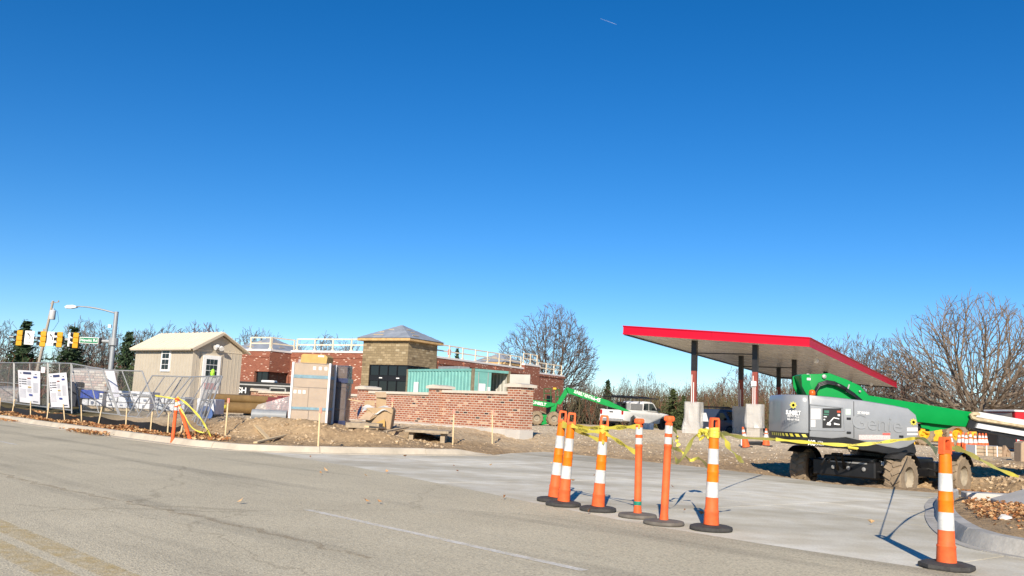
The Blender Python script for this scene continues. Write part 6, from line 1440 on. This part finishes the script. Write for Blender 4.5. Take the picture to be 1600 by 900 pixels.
for k, (bx, by, tx, ty, lb) in enumerate(((270,682,277,621,'slim orange post standing upright at the kerb end of silt fence'),(298,683,277,620,'slim orange post leaning left onto the upright one'))):
    b = G(bx, by, .16); q = A(tx, ty, b.y+(0 if k == 0 else -.12)); d = q-V((b.x, b.y, gz(b.x, b.y))); delineator(None, None, lb, base=False, loc=(b.x, b.y, gz(b.x, b.y)-.03), Hh=d.length, R=V((0,0,1)).rotation_difference(d).to_matrix().to_4x4())

# ------------------------------------------------------------------ caution tape
def tape(pts, label, w=.06, twist=0.0, cau=()):
    pts = [V(p) for p in pts]; n = len(pts); sm_ = []
    for i in range(n-1):
        p0, p1, p2, p3 = pts[max(0, i-1)], pts[i], pts[i+1], pts[min(n-1, i+2)]
        for k in range(8):
            t = k/8; sm_.append(.5*((2*p1)+(p2-p0)*t+(2*p0-5*p1+4*p2-p3)*t*t+(3*p1-p0-3*p2+p3)*t*t*t))
    sm_.append(pts[-1]); root = thing('caution_tape', label, 'caution tape', pts[0], 0, 'yellow caution tape')
    mb = MB(); vs = []; N = len(sm_); fr_ = []
    for i, p in enumerate(sm_):
        t = (sm_[min(N-1, i+1)]-sm_[max(0, i-1)]).normalized(); up = V((0,0,1))-t*t.z
        if up.length < .2: up = V((1,0,0))-t*t.x
        up.normalize(); sd = t.cross(up); a = twist*math.sin(i*.55)+.25*math.sin(i*.23); u = up*math.cos(a)+sd*math.sin(a); ww = w*(.75+.25*math.cos(i*.9)); fr_.append((p, t, u)); vs += [p-u*ww/2-pts[0], p+u*ww/2-pts[0]]
    mb.add(vs, [(2*i, 2*i+2, 2*i+3, 2*i+1) for i in range(N-1)]); tp_ = mb.build('ribbon', m_tape, root, smooth=True)
    for i in cau:
        p, t, u = fr_[int(i*(N-1))]; n_ = t.cross(u)
        if n_.dot(V((0,0,CAM_H))-p) < 0: t = -t; n_ = -n_
        if t.x < 0: t, u = -t, -u
        n_ = t.cross(u); text('CAUTION', w*.62, m_faint, tp_, face_frame(p-pts[0]+n_*.006, t, u), ext=.001)
    return root
T = TOPS; off = V((0,-.06,0))
def mid(a, b, s): m_ = (a+b)/2; m_.z -= s; return m_
tape([T['a']+off, mid(T['a'], T['c'], .02)+off, T['c']+off], 'upper caution tape from the farthest tube to the third tube', cau=(.45,.75))
tape([T['b']+off*1.1, mid(T['b'], T['c'], .05)+off*1.2, T['c']+off*1.2+V((0,0,-.04))], 'caution tape from second tube to third tube, sagging', cau=(.4,))
tape([T['a']+off+V((0,0,-.03)), mid(T['a'], T['c'], .09)+off*1.6+V((0,-.05,0)), T['c']+off*1.5+V((0,0,-.17))], 'lowest caution tape strand between farthest and third tube', cau=(.6,))
tape([T['c']+off, mid(T['c'], T['d'], .0)+off, T['d']+off], 'caution tape from third tube to green marked slim post', cau=(.5,))
tape([T['c']+off*.8+V((.02,0,-.06)), mid(T['c'], T['d'], .18)+V((0,-.02,0)), T['d']+V((-.03,0,-.30))], 'caution tape slanting down from third tube to slim post', cau=(.5,))
e_ = T['e']
gA = G(1083, 722, .05); gA.z = .45
tape([e_+off, e_+V((.12,.35,-.30)), e_+V((.28,.8,-.42)), A(1085, 683, 12.5), A(1098, 678, 12.6)], 'caution tape looping from slim post to the loose knot', twist=.5, w=.06)
tape([e_+V((0,.02,-.25)), A(1062, 703, 11.5), A(1078, 719, 11.5), A(1092, 716, 11.3), T['f']+V((-.04,-.02,-.38))], 'low caution tape loop between slim post and knotted tube', twist=.6, w=.06)
tape([e_+V((0,-.05,-.02)), A(1057, 675, 10.8), A(1058, 690, 10.9), A(1061, 697, 10.9)], 'short caution tape end hanging from the slim post', twist=.3, w=.06)
mb = MB(); random.seed(5)
kn = A(1101, 679, 12.6); root = thing('caution_tape', 'bunched knot of caution tape hanging near the first canopy pier', 'caution tape', kn, 0, 'yellow caution tape')
for k in range(7):
    a = random.uniform(0, 6.28); mb.path([V((.10*math.cos(a+j*.9), .10*math.sin(a+j*1.3), .07*math.sin(a*2+j*1.1))) for j in range(6)], .02, 4)
mb.build('knot', m_tape, root)
f_ = T['f']; wrap = thing('caution_tape', 'caution tape wound round the handle of the tube right of slim posts', 'caution tape', f_, 0, 'yellow caution tape'); mb = MB()
for z, a in ((.0,.12),(.035,-.1),(-.03,.06)): mb.M = Matrix.Rotation(a, 4, 'Y'); mb.lathe([(.056,z-.02),(.058,z),(.056,z+.02)], 16)
mb.build('windings', m_tape, wrap)
wrap = thing('caution_tape', 'caution tape wound round the handle of the third tube', 'caution tape', T['c'], 0, 'yellow caution tape'); mb = MB()
for z, a in ((.01,.15),(-.03,-.12)): mb.M = Matrix.Rotation(a, 4, 'Y'); mb.lathe([(.056,z-.02),(.058,z),(.056,z+.02)], 16)
mb.build('windings', m_tape, wrap)
tape([f_+V((.05,-.03,-.02)), A(1130, 682, 9.7), A(1140, 700, 9.8), A(1150, 712, 10), A(1162, 722, 10.4)], 'caution tape trailing from the knotted tube towards the dirt', twist=.5, w=.065)
tape([f_+V((.05,.0,.0)), A(1135, 678, 12), A(1165, 684, 14.5), A(1212, 686.5, 18.4)], 'long caution tape from the knotted tube to the boom lift', w=.06)
tape([A(1212, 686.5, 18.4), A(1260, 691, 18.5), A(1325, 695.5, 18.5), A(1370, 692, 18.5), A(1410, 687, 18.4), A(1440, 685, 17.5), T['g']+V((-.05,.04,.02))], 'caution tape stretched across the grey lift cover to the nearest tube', w=.075, cau=(.22,.36,.5,.62))
tape([T['g']+V((.05,.02,.05)), A(1500, 702, 10), A(1530, 717, 12.5), A(1560, 733, 14.5), A(1592, 745, 15)], 'caution tape running from nearest tube down to the right dirt bank', w=.07, cau=(.5,))
b0 = G(272, 682, .16); top0 = A(277, 622, b0.y)
tape([top0+V((-.02,-.06,-.02)), A(262, 621, b0.y-.05), A(242, 618, b0.y+.3)], 'caution tape from crossed posts left to the fence panels', w=.045)
tape([top0+V((.02,-.08,.02)), A(292, 631, b0.y-.1), A(312, 652, b0.y-.05), A(322, 668, b0.y), A(330, 683, b0.y-.1)], 'caution tape falling right from crossed posts to the dirt', w=.055, twist=.2)
tape([top0+V((.0,-.08,-.05)), A(286, 645, b0.y-.1), A(300, 668, b0.y-.08), A(318, 676, b0.y-.2), A(326, 671, b0.y)], 'second caution tape strand bunched at the foot of crossed posts', w=.04, twist=.6)

# ------------------------------------------------------------------ equipment at the right
def crate():
    Y = 30.0; a, b = A(1524, 720, Y), A(1567, 722, Y); z0 = min(a.z, gz(a.x, Y)); w = b.x-a.x; h = A(1524, 696, Y).z-z0; root = thing('lumber_crate', 'strapped wooden crate standing before the cone cluster', 'crate', (a.x, Y, z0))
    for k in range(4):
        for s_ in range(3):
            mb = MB(); mb.box((w*(s_+.5)/3, .3, .05+(h-.05)*(k+.5)/4), (w/3-.012, .6, (h-.05)/4-.01), b=.01); mb.build('board', [m_greywood, m_card2][(k+s_) % 2], root)
    for x in (.02, w*.42, w*.8): mb = MB(); mb.box((x,.3,h/2), (.03,.63,h+.03)); mb.build('strap', m_inkw, root)
    mb = MB(); mb.path([(w+.05,.1,.02),(w+.08,.1,h*.5),(w+.15,.12,h*.9),(w+.25,.15,h*.6),(w+.28,.15,.1)], [.1,.09,.11,.1,.08], 6); mb.build('torn_wrap', mat('brown_paper', (.32,.22,.14), .8, var=.2), root)
crate()
q = A(1595, 727, 27); mb = MB(); z0 = gz(q.x, 27); mb.prism([(-.10,0),(.14,0),(.16,.5),(.05,.62),(-.08,.55)], -.2, .2, b=.03); tag(mb.build('wrapped_post', m_card2, loc=(q.x, 27, z0)), 'tan wrapped bundle standing at the right picture edge', 'bundle')
def loader():
    Y = 44; o_ = A(1450, 694, Y); z0 = gz(o_.x, Y); root = thing('wheel_loader', 'yellow wheel loader with dark cab behind the green boom', 'loader', (o_.x, Y, z0))
    X = lambda px, py: ((A(px, py, Y)-V((o_.x, Y, z0))).x, (A(px, py, Y)-V((o_.x, Y, z0))).z)
    mb = MB(); mb.prism([X(*q) for q in [(1432,674),(1446,671),(1476,671),(1480,690),(1440,690),(1430,684)]], 0, 1.8, b=.06); mb.build('hood', m_mach_y, root)
    mb = MB(); mb.prism([X(*q) for q in [(1474,690),(1474,680),(1505,680),(1505,690)]], 0, 1.8, b=.05); mb.build('rear_frame', m_mach_y, root)
    mb = MB(); mb.prism([X(*q) for q in [(1474,684),(1476,668),(1482,664),(1500,664),(1504,682)]], .1, 1.7, b=.06); cb = mb.build('cab', mat('cab_dark', (.03,.04,.055), .4), root)
    mb = MB(); mb.prism([X(*q) for q in [(1479,681),(1480,670),(1488,667),(1488,681)]], .085, .098); mb.prism([X(*q) for q in [(1490,681),(1490,667),(1498,667),(1500,681)]], .085, .098); mb.build('cab_window', m_glass, cb)
    for px in (1440, 1492): c = X(px, 689); lug_wheel(root, V((c[0], 0, .62)), .62, .45, (.2,-1,0), m_mud, m_mach_y, 14, .5)
    mb = MB(); mb.path([(X(1450,676)[0],-.1,X(1450,676)[1]),(X(1438,672)[0],-.1,X(1438,672)[1]),(X(1428,690)[0],-.1,X(1428,690)[1])], .10, 6); mb.build('lift_arm', m_mach_y, root)
    mb = MB(); mb.prism([X(*q) for q in [(1428,696),(1420,690),(1416,680),(1426,684)]], -.2, 2.0, b=.03); mb.build('bucket', m_mach_y, root)
loader()
def compact():
    Y = 46; o_ = A(1530, 694, Y); z0 = gz(o_.x, Y); root = thing('compact_excavator', 'small yellow machine with dark cage behind the crate', 'excavator', (o_.x, Y, z0))
    X = lambda px, py: ((A(px, py, Y)-V((o_.x, Y, z0))).x, (A(px, py, Y)-V((o_.x, Y, z0))).z)
    mb = MB(); mb.prism([X(*q) for q in [(1530,694),(1530,684),(1560,683),(1563,694)]], 0, 1.5, b=.06); bd = mb.build('engine_hood', m_mach_y, root); c = X(1553, 688); mb = MB(); mb.box((c[0],-.01,c[1]), (.22,.02,.18)); mb.build('hood_label', m_inkw, bd)
    mb = MB(); mb.prism([X(*q) for q in [(1504,690),(1504,675),(1522,674),(1522,690)]], -.3, 1.0, b=.06); b2 = mb.build('counterweight', m_mach_y, root)
    text('CAT', .28, m_ink, b2, face_frame((X(1513,682)[0], -.305, X(1513,682)[1]), (1,0,0), (0,0,1)))
    mb = MB()
    for px in (1531, 1541, 1552):
        a, b = X(px, 684), X(px, 674); mb.tube((a[0],.1,a[1]), (b[0],.1,b[1]), .06, n=6); mb.tube((a[0],1.3,a[1]), (b[0],1.3,b[1]), .06, n=6)
    a, b = X(1528, 674), X(1556, 674); mb.box(((a[0]+b[0])/2,.7,a[1]), (b[0]-a[0],1.5,.08)); mb.build('cage', m_black, root)
    mb = MB(); mb.prism([X(*q) for q in [(1504,699),(1500,695),(1504,690),(1562,693),(1566,697),(1562,701)]], -.2, .3, b=.04); mb.prism([X(*q) for q in [(1504,699),(1500,695),(1504,690),(1562,693),(1566,697),(1562,701)]], 1.1, 1.6, b=.04); mb.build('track', m_blackrub, root)
compact()
def red_box():
    Y = 38; o_ = A(1588, 722, Y); z0 = gz(o_.x, Y); root = thing('red_container', 'red enclosed container cut off by the right picture edge', 'container', (o_.x, Y, z0)); zt = A(1588, 643, Y).z-z0
    m_r = mat('container_red', (.50,.012,.02), .4, var=.12); mb = MB(); mb.box((1.62,1.2,zt/2+.05), (3.2,2.4,zt-.1), b=.04); mb.build('body', m_r, root)
    mb = MB(); mb.box((1.62,1.2,zt+.03), (3.3,2.5,.08), b=.02); mb.build('roof', m_inkw, root)
    mb = MB(); mb.box((.10,-.02,.75), (.10,.03,1.2)); mb.box((.35,-.02,1.12), (.4,.03,.1)); mb.build('white_trim', m_inkw, root)
    mb = MB(); mb.box((-.42,.6,.75), (.8,1.4,1.25), b=.04); mb.build('generator_box', m_black, root)
    mb = MB(); mb.prism([(-.9,zt-.45),(0,zt-.4),(0,zt-.05),(-.9,zt-.28)], .2, 2.2); mb.build('awning', mat('dark_awning', (.08,.07,.07), .7), root)
red_box()
q = A(1436, 722, 23.0)
# ------------------------------------------------------------------ trees
def bare_tree(seed, H, R, stems=3, tips=900, base=.16, flat=1.0, bf=.45, twig=.012, step=.45, trunk_r=.30, shell=.55, low=.22, fine=2):
    """branching grown as a balanced spanning tree from the trunk to points filling a domed crown"""
    g = np.random.default_rng(seed)
    # crown points: dome from low*H to H
    P = []
    while len(P) < tips:
        q = g.uniform(-1, 1, (tips*3, 3)); q[:, 2] = (q[:, 2]+1)/2
        rr = np.hypot(q[:, 0], q[:, 1]); t = q[:, 2]
        prof = np.clip(np.sin(np.clip(.16+.84*t, 0, 1)*np.pi)**.55, 0, 1)*(1-.12*t)
        d = np.maximum(rr/np.maximum(prof, .05), t**1.5)
        keep = (rr < prof) & (g.random(len(q)) < np.clip(shell*d**2+(1-shell)*.5, .12, 1))
        P += list(q[keep])
    P = np.array(P[:tips]); lop = 1+.16*np.sin(np.arctan2(P[:, 1], P[:, 0])*3+g.uniform(0, 6))
    P = np.stack([P[:, 0]*R*lop, P[:, 1]*R*flat*lop, H*(low+(1-low)*P[:, 2]*(1-.10*np.hypot(P[:, 0], P[:, 1])))], 1)
    N = 40000; pos = np.zeros((N, 3)); par = np.full(N, -1); plen = np.zeros(N); n = 0
    def add(p, pr):
        nonlocal n
        pos[n] = p; par[n] = pr; plen[n] = 0 if pr < 0 else plen[pr]+np.linalg.norm(pos[n]-pos[pr]); n += 1; return n-1
    root = add((0, 0, -.2), -1); k = root; zf = H*base
    for z in np.linspace(.3, zf, 3): k = add((g.normal(0, .05), g.normal(0, .05), z), k)
    for sI in range(stems):
        a = 6.283*(sI+g.uniform(-.25, .25))/stems; j = k; out = R*g.uniform(.28, .55) if stems > 1 else R*.08; top = H*g.uniform(.55, .78) if stems > 1 else H*.8
        for t in np.linspace(.12, 1, 9): j = add((math.cos(a)*out*t**.8+g.normal(0, .10), math.sin(a)*out*flat*t**.8+g.normal(0, .10), zf+(top-zf)*t), j)
    order = np.argsort(np.linalg.norm(P-np.array([0, 0, zf]), axis=1)+g.normal(0, .6, tips))
    for i in order:
        p = P[i]; dv = p-pos[:n]; dist = np.linalg.norm(dv, axis=1)
        cost = dist+bf*plen[:n]+np.where(dv[:, 2] < -.25*dist, 4*dist, 0)+np.where(pos[:n, 2] < zf*.95, 50, 0)
        c = int(np.argmin(cost)); L = dist[c]; m = max(1, int(L/step)); j = c
        tan = pos[c]-pos[par[c]] if par[c] >= 0 else np.array([0, 0, 1.]); tan = tan/max(1e-6, np.linalg.norm(tan)); base_p = pos[c].copy()
        for q in range(1, m+1):
            t = q/m; w = base_p+(p-base_p)*t+tan*L*.22*t*(1-t)+np.array([0, 0, .10*L*t*(1-t)])
            j = add(w+(g.normal(0, .03, 3) if q < m else 0), j)
            if n > N-50: break
        for _ in range(fine):
            d = (p-base_p)/max(L, .1); d = d+g.normal(0, .40, 3)+np.array([0, 0, .45]); d /= np.linalg.norm(d); l = g.uniform(.35, .8); e = add(pos[j]-d*0+d*l*.5, j); add(pos[e]+(d+g.normal(0, .25, 3))*l*.5, e)
        if n > N-100: break
    cnt = np.zeros(n); has = np.zeros(n, bool); has[par[1:n]] = True; cnt[~has] = 1
    for i in range(n-1, 0, -1): cnt[par[i]] += cnt[i]
    rad = np.maximum(twig, trunk_r*(cnt/cnt[0])**.46)
    hv = np.full(n, -1); hc = np.zeros(n)
    for i in range(1, n):
        if cnt[i] > hc[par[i]]: hc[par[i]] = cnt[i]; hv[par[i]] = i
    for _ in range(4):       # straighten the limbs
        ok = (hv >= 0) & (par[:n] >= 0); ok[:5] = False; q = pos[:n].copy(); ii = np.where(ok)[0]; pos[ii] = .4*q[ii]+.3*q[par[ii]]+.3*q[hv[ii]]
    pos[:n] *= np.array([1, 1, H/pos[:n, 2].max()])
    e = np.arange(1, n); a = pos[par[1:n]]; b = pos[1:n]; ra = np.minimum(rad[par[1:n]], rad[1:n]*1.35); rb = rad[1:n]
    t = b-a; t /= np.maximum(1e-6, np.linalg.norm(t, axis=1))[:, None]; ref = np.where(np.abs(t[:, 2:3]) < .9, np.array([[0, 0, 1.]]), np.array([[1., 0, 0]])); u = np.cross(t, ref); u /= np.linalg.norm(u, axis=1)[:, None]; w = np.cross(t, u)
    def mesh(sel, ns):
        vs = []; k = sel.sum()
        for q in range(ns):
            c_, s_ = math.cos(6.2832*q/ns), math.sin(6.2832*q/ns); o = u[sel]*c_+w[sel]*s_
            vs.append(a[sel]+o*ra[sel][:, None]); vs.append(b[sel]+o*rb[sel][:, None])
        vsa = np.stack(vs, 1).reshape(-1, 3); base_i = np.arange(k)*2*ns; fs = []
        for q in range(ns):
            r2 = (q+1) % ns; fs.append(np.stack([base_i+2*q, base_i+2*r2, base_i+2*r2+1, base_i+2*q+1], 1))
        m = MB(); m.v = [V(x) for x in vsa]; m.f = [tuple(int(z) for z in x) for x in np.concatenate(fs)]; m.m = [0]*len(m.f); return m
    thick = rb > trunk_r*.22
    return mesh(thick, 7), mesh(~thick, 3), n
def place_tree(name, label, group, mbt, mbb, loc, rz=0, tm=m_bark, bm=m_twig):
    root = thing(name, label, 'tree', loc, rz, group); mbt.build('trunk', tm, root, smooth=True); c = mbb.build('crown', bm, root); return root
m_bark2 = mat('big_tree_bark', (.19,.15,.11), .9, var=.3, scale=2)
def zq(x, y): return gz(x, y)
# two large trees
q = A(861, 600, 112); a, b, n_ = bare_tree(11, 15.0, 6.3, stems=6, tips=1700, fine=3, twig=.017, trunk_r=.42, low=.20, step=.6); place_tree('bare_tree', 'large bare tree rising behind the right end of store', 'bare trees', a, b, (q.x, 112, zq(q.x, 112)))
q = A(1527, 640, 78); a, b, n_ = bare_tree(23, 13.6, 8.2, stems=10, tips=1700, twig=.012, trunk_r=.60, low=.20, base=.09, step=.7, bf=.62); place_tree('bare_tree', 'largest bare tree with many stems behind the green boom', 'bare trees', a, b, (q.x, 78, zq(q.x, 78)), 0, m_bark2, mat('pale_twig', (.17,.13,.095), .9, var=.25))
q = A(1390, 650, 84); a, b, n_ = bare_tree(37, 9.0, 4.2, stems=2, tips=420, twig=.013, trunk_r=.22, low=.3, base=.3, step=.5); place_tree('bare_tree', 'leaning bare tree between canopy end and largest tree', 'bare trees', a, b, (q.x+1, 84, zq(q.x, 84)))
# treeline prototypes
protos = []
for k, (sd, st, rr_, tp_k) in enumerate(((51,3,3.4,420),(52,2,2.8,380),(53,3,2.2,340),(54,4,3.6,460),(55,3,4.0,460))):
    protos.append(bare_tree(sd, 10.0, rr_, stems=st, tips=tp_k, twig=.022, trunk_r=.20, low=.22, base=.14, step=.7, bf=.4))
pm = []
for a, b, n_ in protos:
    t_o = a.build('trunk', m_bark, None, smooth=True); c_o = b.build('crown', m_twig, None); pm.append((t_o.data, c_o.data)); bpy.data.objects.remove(t_o); bpy.data.objects.remove(c_o)
tw_mats = [m_twig, mat('red_twig', (.15,.07,.052), .9, var=.2), mat('grey_twig', (.15,.125,.105), .9, var=.2)]
pm2 = []
for td, cd in pm:
    row = []
    for m_ in tw_mats:
        c2 = cd.copy(); c2.materials.clear(); c2.materials.append(m_); row.append(c2)
    pm2.append((td, row))
def far_tree(px, py_top, Y, kind, label, tone=0, wid=1.0):
    q = A(px, py_top, Y); z0 = zq(q.x, Y); H = (q.z-z0); s = H/10.0
    root = thing('bare_tree', label, 'tree', (q.x, Y, z0), random.uniform(0, 6.28), 'bare trees of the far treeline'); root.scale = (s*wid, s*wid, s)
    td, row = pm2[kind]
    for nm, d in (('trunk', td), ('crown', row[tone])): o = bpy.data.objects.new(nm, d); COL.objects.link(o); o.parent = root
LBL_L = 'bare tree of the far wood %s'
far = [(-5,505,118,0,0),(10,498,126,3,0),(55,522,120,1,1),(112,505,115,2,2),(128,492,118,1,2),(146,498,122,4,0),(160,502,114,2,2),(178,508,118,1,0),(205,515,120,0,1),(222,512,112,3,0),(240,505,118,1,0),(262,500,120,2,0),(285,508,108,4,0),(312,500,108,3,1),(333,503,110,0,1),(352,520,112,2,0),(392,508,125,1,2),(412,512,128,0,2),(432,518,124,2,2),(470,528,128,1,2),(505,516,130,2,0),(520,520,126,4,2),(548,526,130,1,2)]
whereL = ['at the left picture edge','second from the left picture edge','behind the first signal head','left of the street name sign','above the street name sign','right above the street name sign','between street sign and signal pole','just left of the signal pole','just right of the signal pole','above the left shed wall end','above the left half of the shed','above the shed roof left of its ridge middle','above the middle of the shed roof','reddish, above the right part of shed roof','reddish, at the right end of shed roof','behind the shed gable','left of the left tower roof peak','between tower roof and guard rail','behind the corner guard rail','behind the front guard rail, left part','behind the front guard rail, middle','behind the front guard rail, right of middle','behind the front guard rail beside stone tower']
for (px, py, Y, k, tn), w_ in zip(far, whereL): far_tree(px, py, Y, k, 'bare tree of the far wood '+w_, tn, random.uniform(.8, 1.0))
far2 = [(978,585,125,1,2,.6),(1000,580,122,2,2,.6),(1016,578,126,0,2,.6),(1036,596,120,4,0,.9),(1075,600,120,3,0,.9),(1105,604,118,1,1,.9),(1125,596,124,0,0,.9),(1150,572,110,4,1,1.0),(1170,580,116,3,0,.9),(1188,574,112,1,2,.8),(1205,580,116,0,0,.9),(1225,578,118,2,2,.8),(1245,580,114,3,1,.8),(1262,560,112,0,0,.8),(1290,520,100,2,0,.8),(1312,526,98,1,0,.8),(1335,518,102,3,2,.8),(1358,528,96,0,0,.8),(1378,522,100,4,0,.8),(1412,545,98,1,1,.8),(1445,560,100,3,0,.9),(1480,570,105,0,1,.9),(1560,575,110,4,1,.9),(1585,600,108,1,0,.9),(760,590,128,3,0,.9),(900,600,125,1,0,.9),(920,590,128,2,0,.9),(1620,520,92,0,0,1.0),(1600,560,96,3,2,1.0)]
whereR = ['tall and thin, right of the dark fir','tall and thin, above the pickup rack','tall and thin, above the pickup cab','behind the pickup hood','behind the first canopy pier','between first pier and far vans','above the far vans, left','dark and broad, left of the inner canopy column','between the two middle canopy columns','just left of the second canopy pier column','right of the second canopy pier column','left of the grey lift cover','behind the canopy back columns','above the lift boom pivot','above the canopy end, left','above the canopy end, second','above the canopy end, third','above the canopy end, fourth','right of the canopy end','left foot of the largest tree','reddish, under the largest tree','behind the boom under the largest tree','above the yellow machines','beside the red container','behind the store side wall','behind the far green boom','between far green boom and fir','at the right picture edge, tall','at the right picture edge, lower']
for (px, py, Y, k, tn, wd_), w_ in zip(far2, whereR): far_tree(px, py, Y, k, 'bare tree of the far treeline '+w_, tn, wd_)
# conifers
def conifer(seed, H, R, dens=1.0, tiers=26, open_=0.0):
    r = random.Random(seed); tr = MB(); tr.tube((0,0,-.2), (0,0,H*.97), H*.018, .02, n=7); cr = MB(); vs = []; fs = []
    for i in range(tiers):
        t = i/(tiers-1); z = H*(.06+.93*t); L = R*(1-t)**.85*r.uniform(.75, 1.12)+.12; n = max(4, int((9-5*t)*dens)); a0 = r.random()*6
        for j in range(n):
            a = a0+6.28*j/n+r.gauss(0, .2); l = L*r.uniform(.6, 1.1)
            if r.random() < open_: continue
            d = V((math.cos(a), math.sin(a), .22-.35*(1-t))); steps = max(3, int(l/.22))
            for s in range(steps):
                u = (s+.6)/steps; p = V((0,0,z))+d*l*u; w = .32*(1-.6*u)+.10
                for q in range(3):
                    nrm = V((r.gauss(0,1), r.gauss(0,1), r.gauss(.4,.8))).normalized(); e1 = nrm.orthogonal().normalized()*w*r.uniform(.5,1.1); e2 = nrm.cross(e1).normalized()*w*.4; c = p+V((r.gauss(0,.12), r.gauss(0,.12), r.gauss(-.03,.10)))
                    o = len(vs); vs += [c-e1, c+e2, c+e1*1.1, c-e2]; fs.append((o, o+1, o+2, o+3))
    cr.add(vs, fs); return tr, cr
ctypes = []
for sd, H, R, de, op in ((1,9,2.3,1.2,0),(2,9,3.0,1.0,.15),(3,9,3.6,.8,.3)):
    a, b = conifer(sd, H, R, de, open_=op); t_o = a.build('trunk', m_bark, None); c_o = b.build('crown', m_fir if sd < 3 else m_pine, None); ctypes.append((t_o.data, c_o.data)); bpy.data.objects.remove(t_o); bpy.data.objects.remove(c_o)
def fir(px, pyt, Y, k, label, wid=1.0):
    q = A(px, pyt, Y); z0 = zq(q.x, Y); s = (q.z-z0)/9; root = thing('fir_tree' if k < 2 else 'pine_tree', label, 'tree', (q.x, Y, z0), random.uniform(0, 6), 'evergreen trees of the far treeline'); root.scale = (s*wid, s*wid, s)
    for nm, d in zip(('trunk', 'crown'), ctypes[k]): o = bpy.data.objects.new(nm, d); COL.objects.link(o); o.parent = root
fir(42, 503, 108, 0, 'dark pointed evergreen behind the leftmost turn sign', 1.5); fir(116, 513, 106, 1, 'dark evergreen behind the third turn sign', 1.5); fir(202, 520, 104, 1, 'dark evergreen between signal pole and shed', 1.2); fir(222, 532, 100, 2, 'loose evergreen close to the shed left corner', .8)
fir(950, 595, 104, 0, 'dark fir behind the far green boom', 1.25); fir(1052, 608, 92, 2, 'yellow green pine left of the first canopy pier', 1.5); fir(1068, 618, 90, 2, 'spreading pine close behind the first canopy pier', 1.2); fir(905, 612, 104, 1, 'dark evergreen behind the lift at store corner', 1.2); fir(1565, 623, 112, 0, 'dark fir above the yellow machines', 1.3); fir(1535, 632, 116, 1, 'low dark evergreen right of the largest trunk', 1.4); fir(715, 546, 130, 0, 'small dark fir tip above the store roof', .6); fir(928, 622, 108, 1, 'low evergreen left of the dark fir', 1.3)
# undergrowth: one mass of brush along the wood edge
def brush(name, label, runs, mats, seed):
    r = random.Random(seed); vs = []; fs = []; mi = []
    for (x0, y0, x1, y1, h, n, tone) in runs:
        for k in range(n):
            t = r.random(); x = x0+(x1-x0)*t; y = y0+(y1-y0)*t+r.gauss(0, 3.0); z = zq0-.1; hh = h*r.uniform(.35, 1.1); p = V((x, y, z)); d = V((r.gauss(0,.35), r.gauss(0,.25), 1)).normalized()
            st = 4; m_ = tone if r.random() < .7 else r.randrange(len(mats))
            for s in range(st):
                q = p+(d+V((r.gauss(0,.3), r.gauss(0,.25), 0)))*hh/st; w = .05*(1-.7*s/st); o = len(vs); vs += [p-V((w,0,0)), p+V((w,0,0)), q+V((w*.7,0,0)), q-V((w*.7,0,0))]; fs.append((o, o+1, o+2, o+3)); mi.append(m_)
                for b in range(3):
                    e = q+V((r.gauss(0,.5), r.gauss(0,.4), r.uniform(-.1,.7))); o = len(vs); vs += [q-V((.015,0,0)), q+V((.015,0,0)), e]; fs.append((o, o+1, o+2)); mi.append(m_)
                    o = len(vs); c = e; s_ = r.uniform(.04,.09); n1 = V((r.gauss(0,1), r.gauss(0,1), r.gauss(0,1))).normalized()*s_; n2 = V((r.gauss(0,1), r.gauss(0,1), r.gauss(0,1))).normalized()*s_; vs += [c, c+n1, c+n1+n2, c+n2]; fs.append((o, o+1, o+2, o+3)); mi.append(m_)
                p = q
    me = bpy.data.meshes.new(name); me.from_pydata([tuple(v) for v in vs], [], fs)
    for m_ in mats: me.materials.append(m_)
    me.polygons.foreach_set('material_index', mi); o = bpy.data.objects.new(name, me); COL.objects.link(o); tag(o, label, 'brush', kind='stuff')
br_m = [mat('brush_brown', (.13,.082,.048), .9, var=.3, scale=.5), mat('brush_rust', (.16,.062,.034), .9, var=.3, scale=.5), mat('brush_dark', (.065,.055,.035), .9, var=.3, scale=.5), mat('brush_olive', (.10,.085,.035), .9, var=.3, scale=.5)]
zq0 = gz(0, 110)
brush('wood_undergrowth', 'brown and rust undergrowth along the far wood', [(-85,112,-40,108,4.6,1500,1),(-50,106,-22,108,4.2,1100,2),(-24,112,-6,124,3.2,250,0),(2,106,24,104,4.2,1500,2),(14,98,30,100,3.6,700,3),(20,106,48,104,5.0,1800,0),(36,104,62,100,4.2,900,2),(50,98,82,100,4.0,1300,2)], br_m, 4)
# contrail
ct = thing('contrail', 'short faint white contrail high in the blue sky', 'contrail', A(950, 33, 9000)); a, b = A(938, 29, 9000), A(964, 38.5, 9000); c = A(950, 33, 9000)
mb = MB(); mb.path([a-c, (a*.6+b*.4)-c, (a*.2+b*.8)-c, b-c], [.8,1.6,2.2,1.0], 6); mb.build('vapour', mat('vapour', (.85,.88,.92), .9, var=0, alpha=.22), ct, smooth=True)
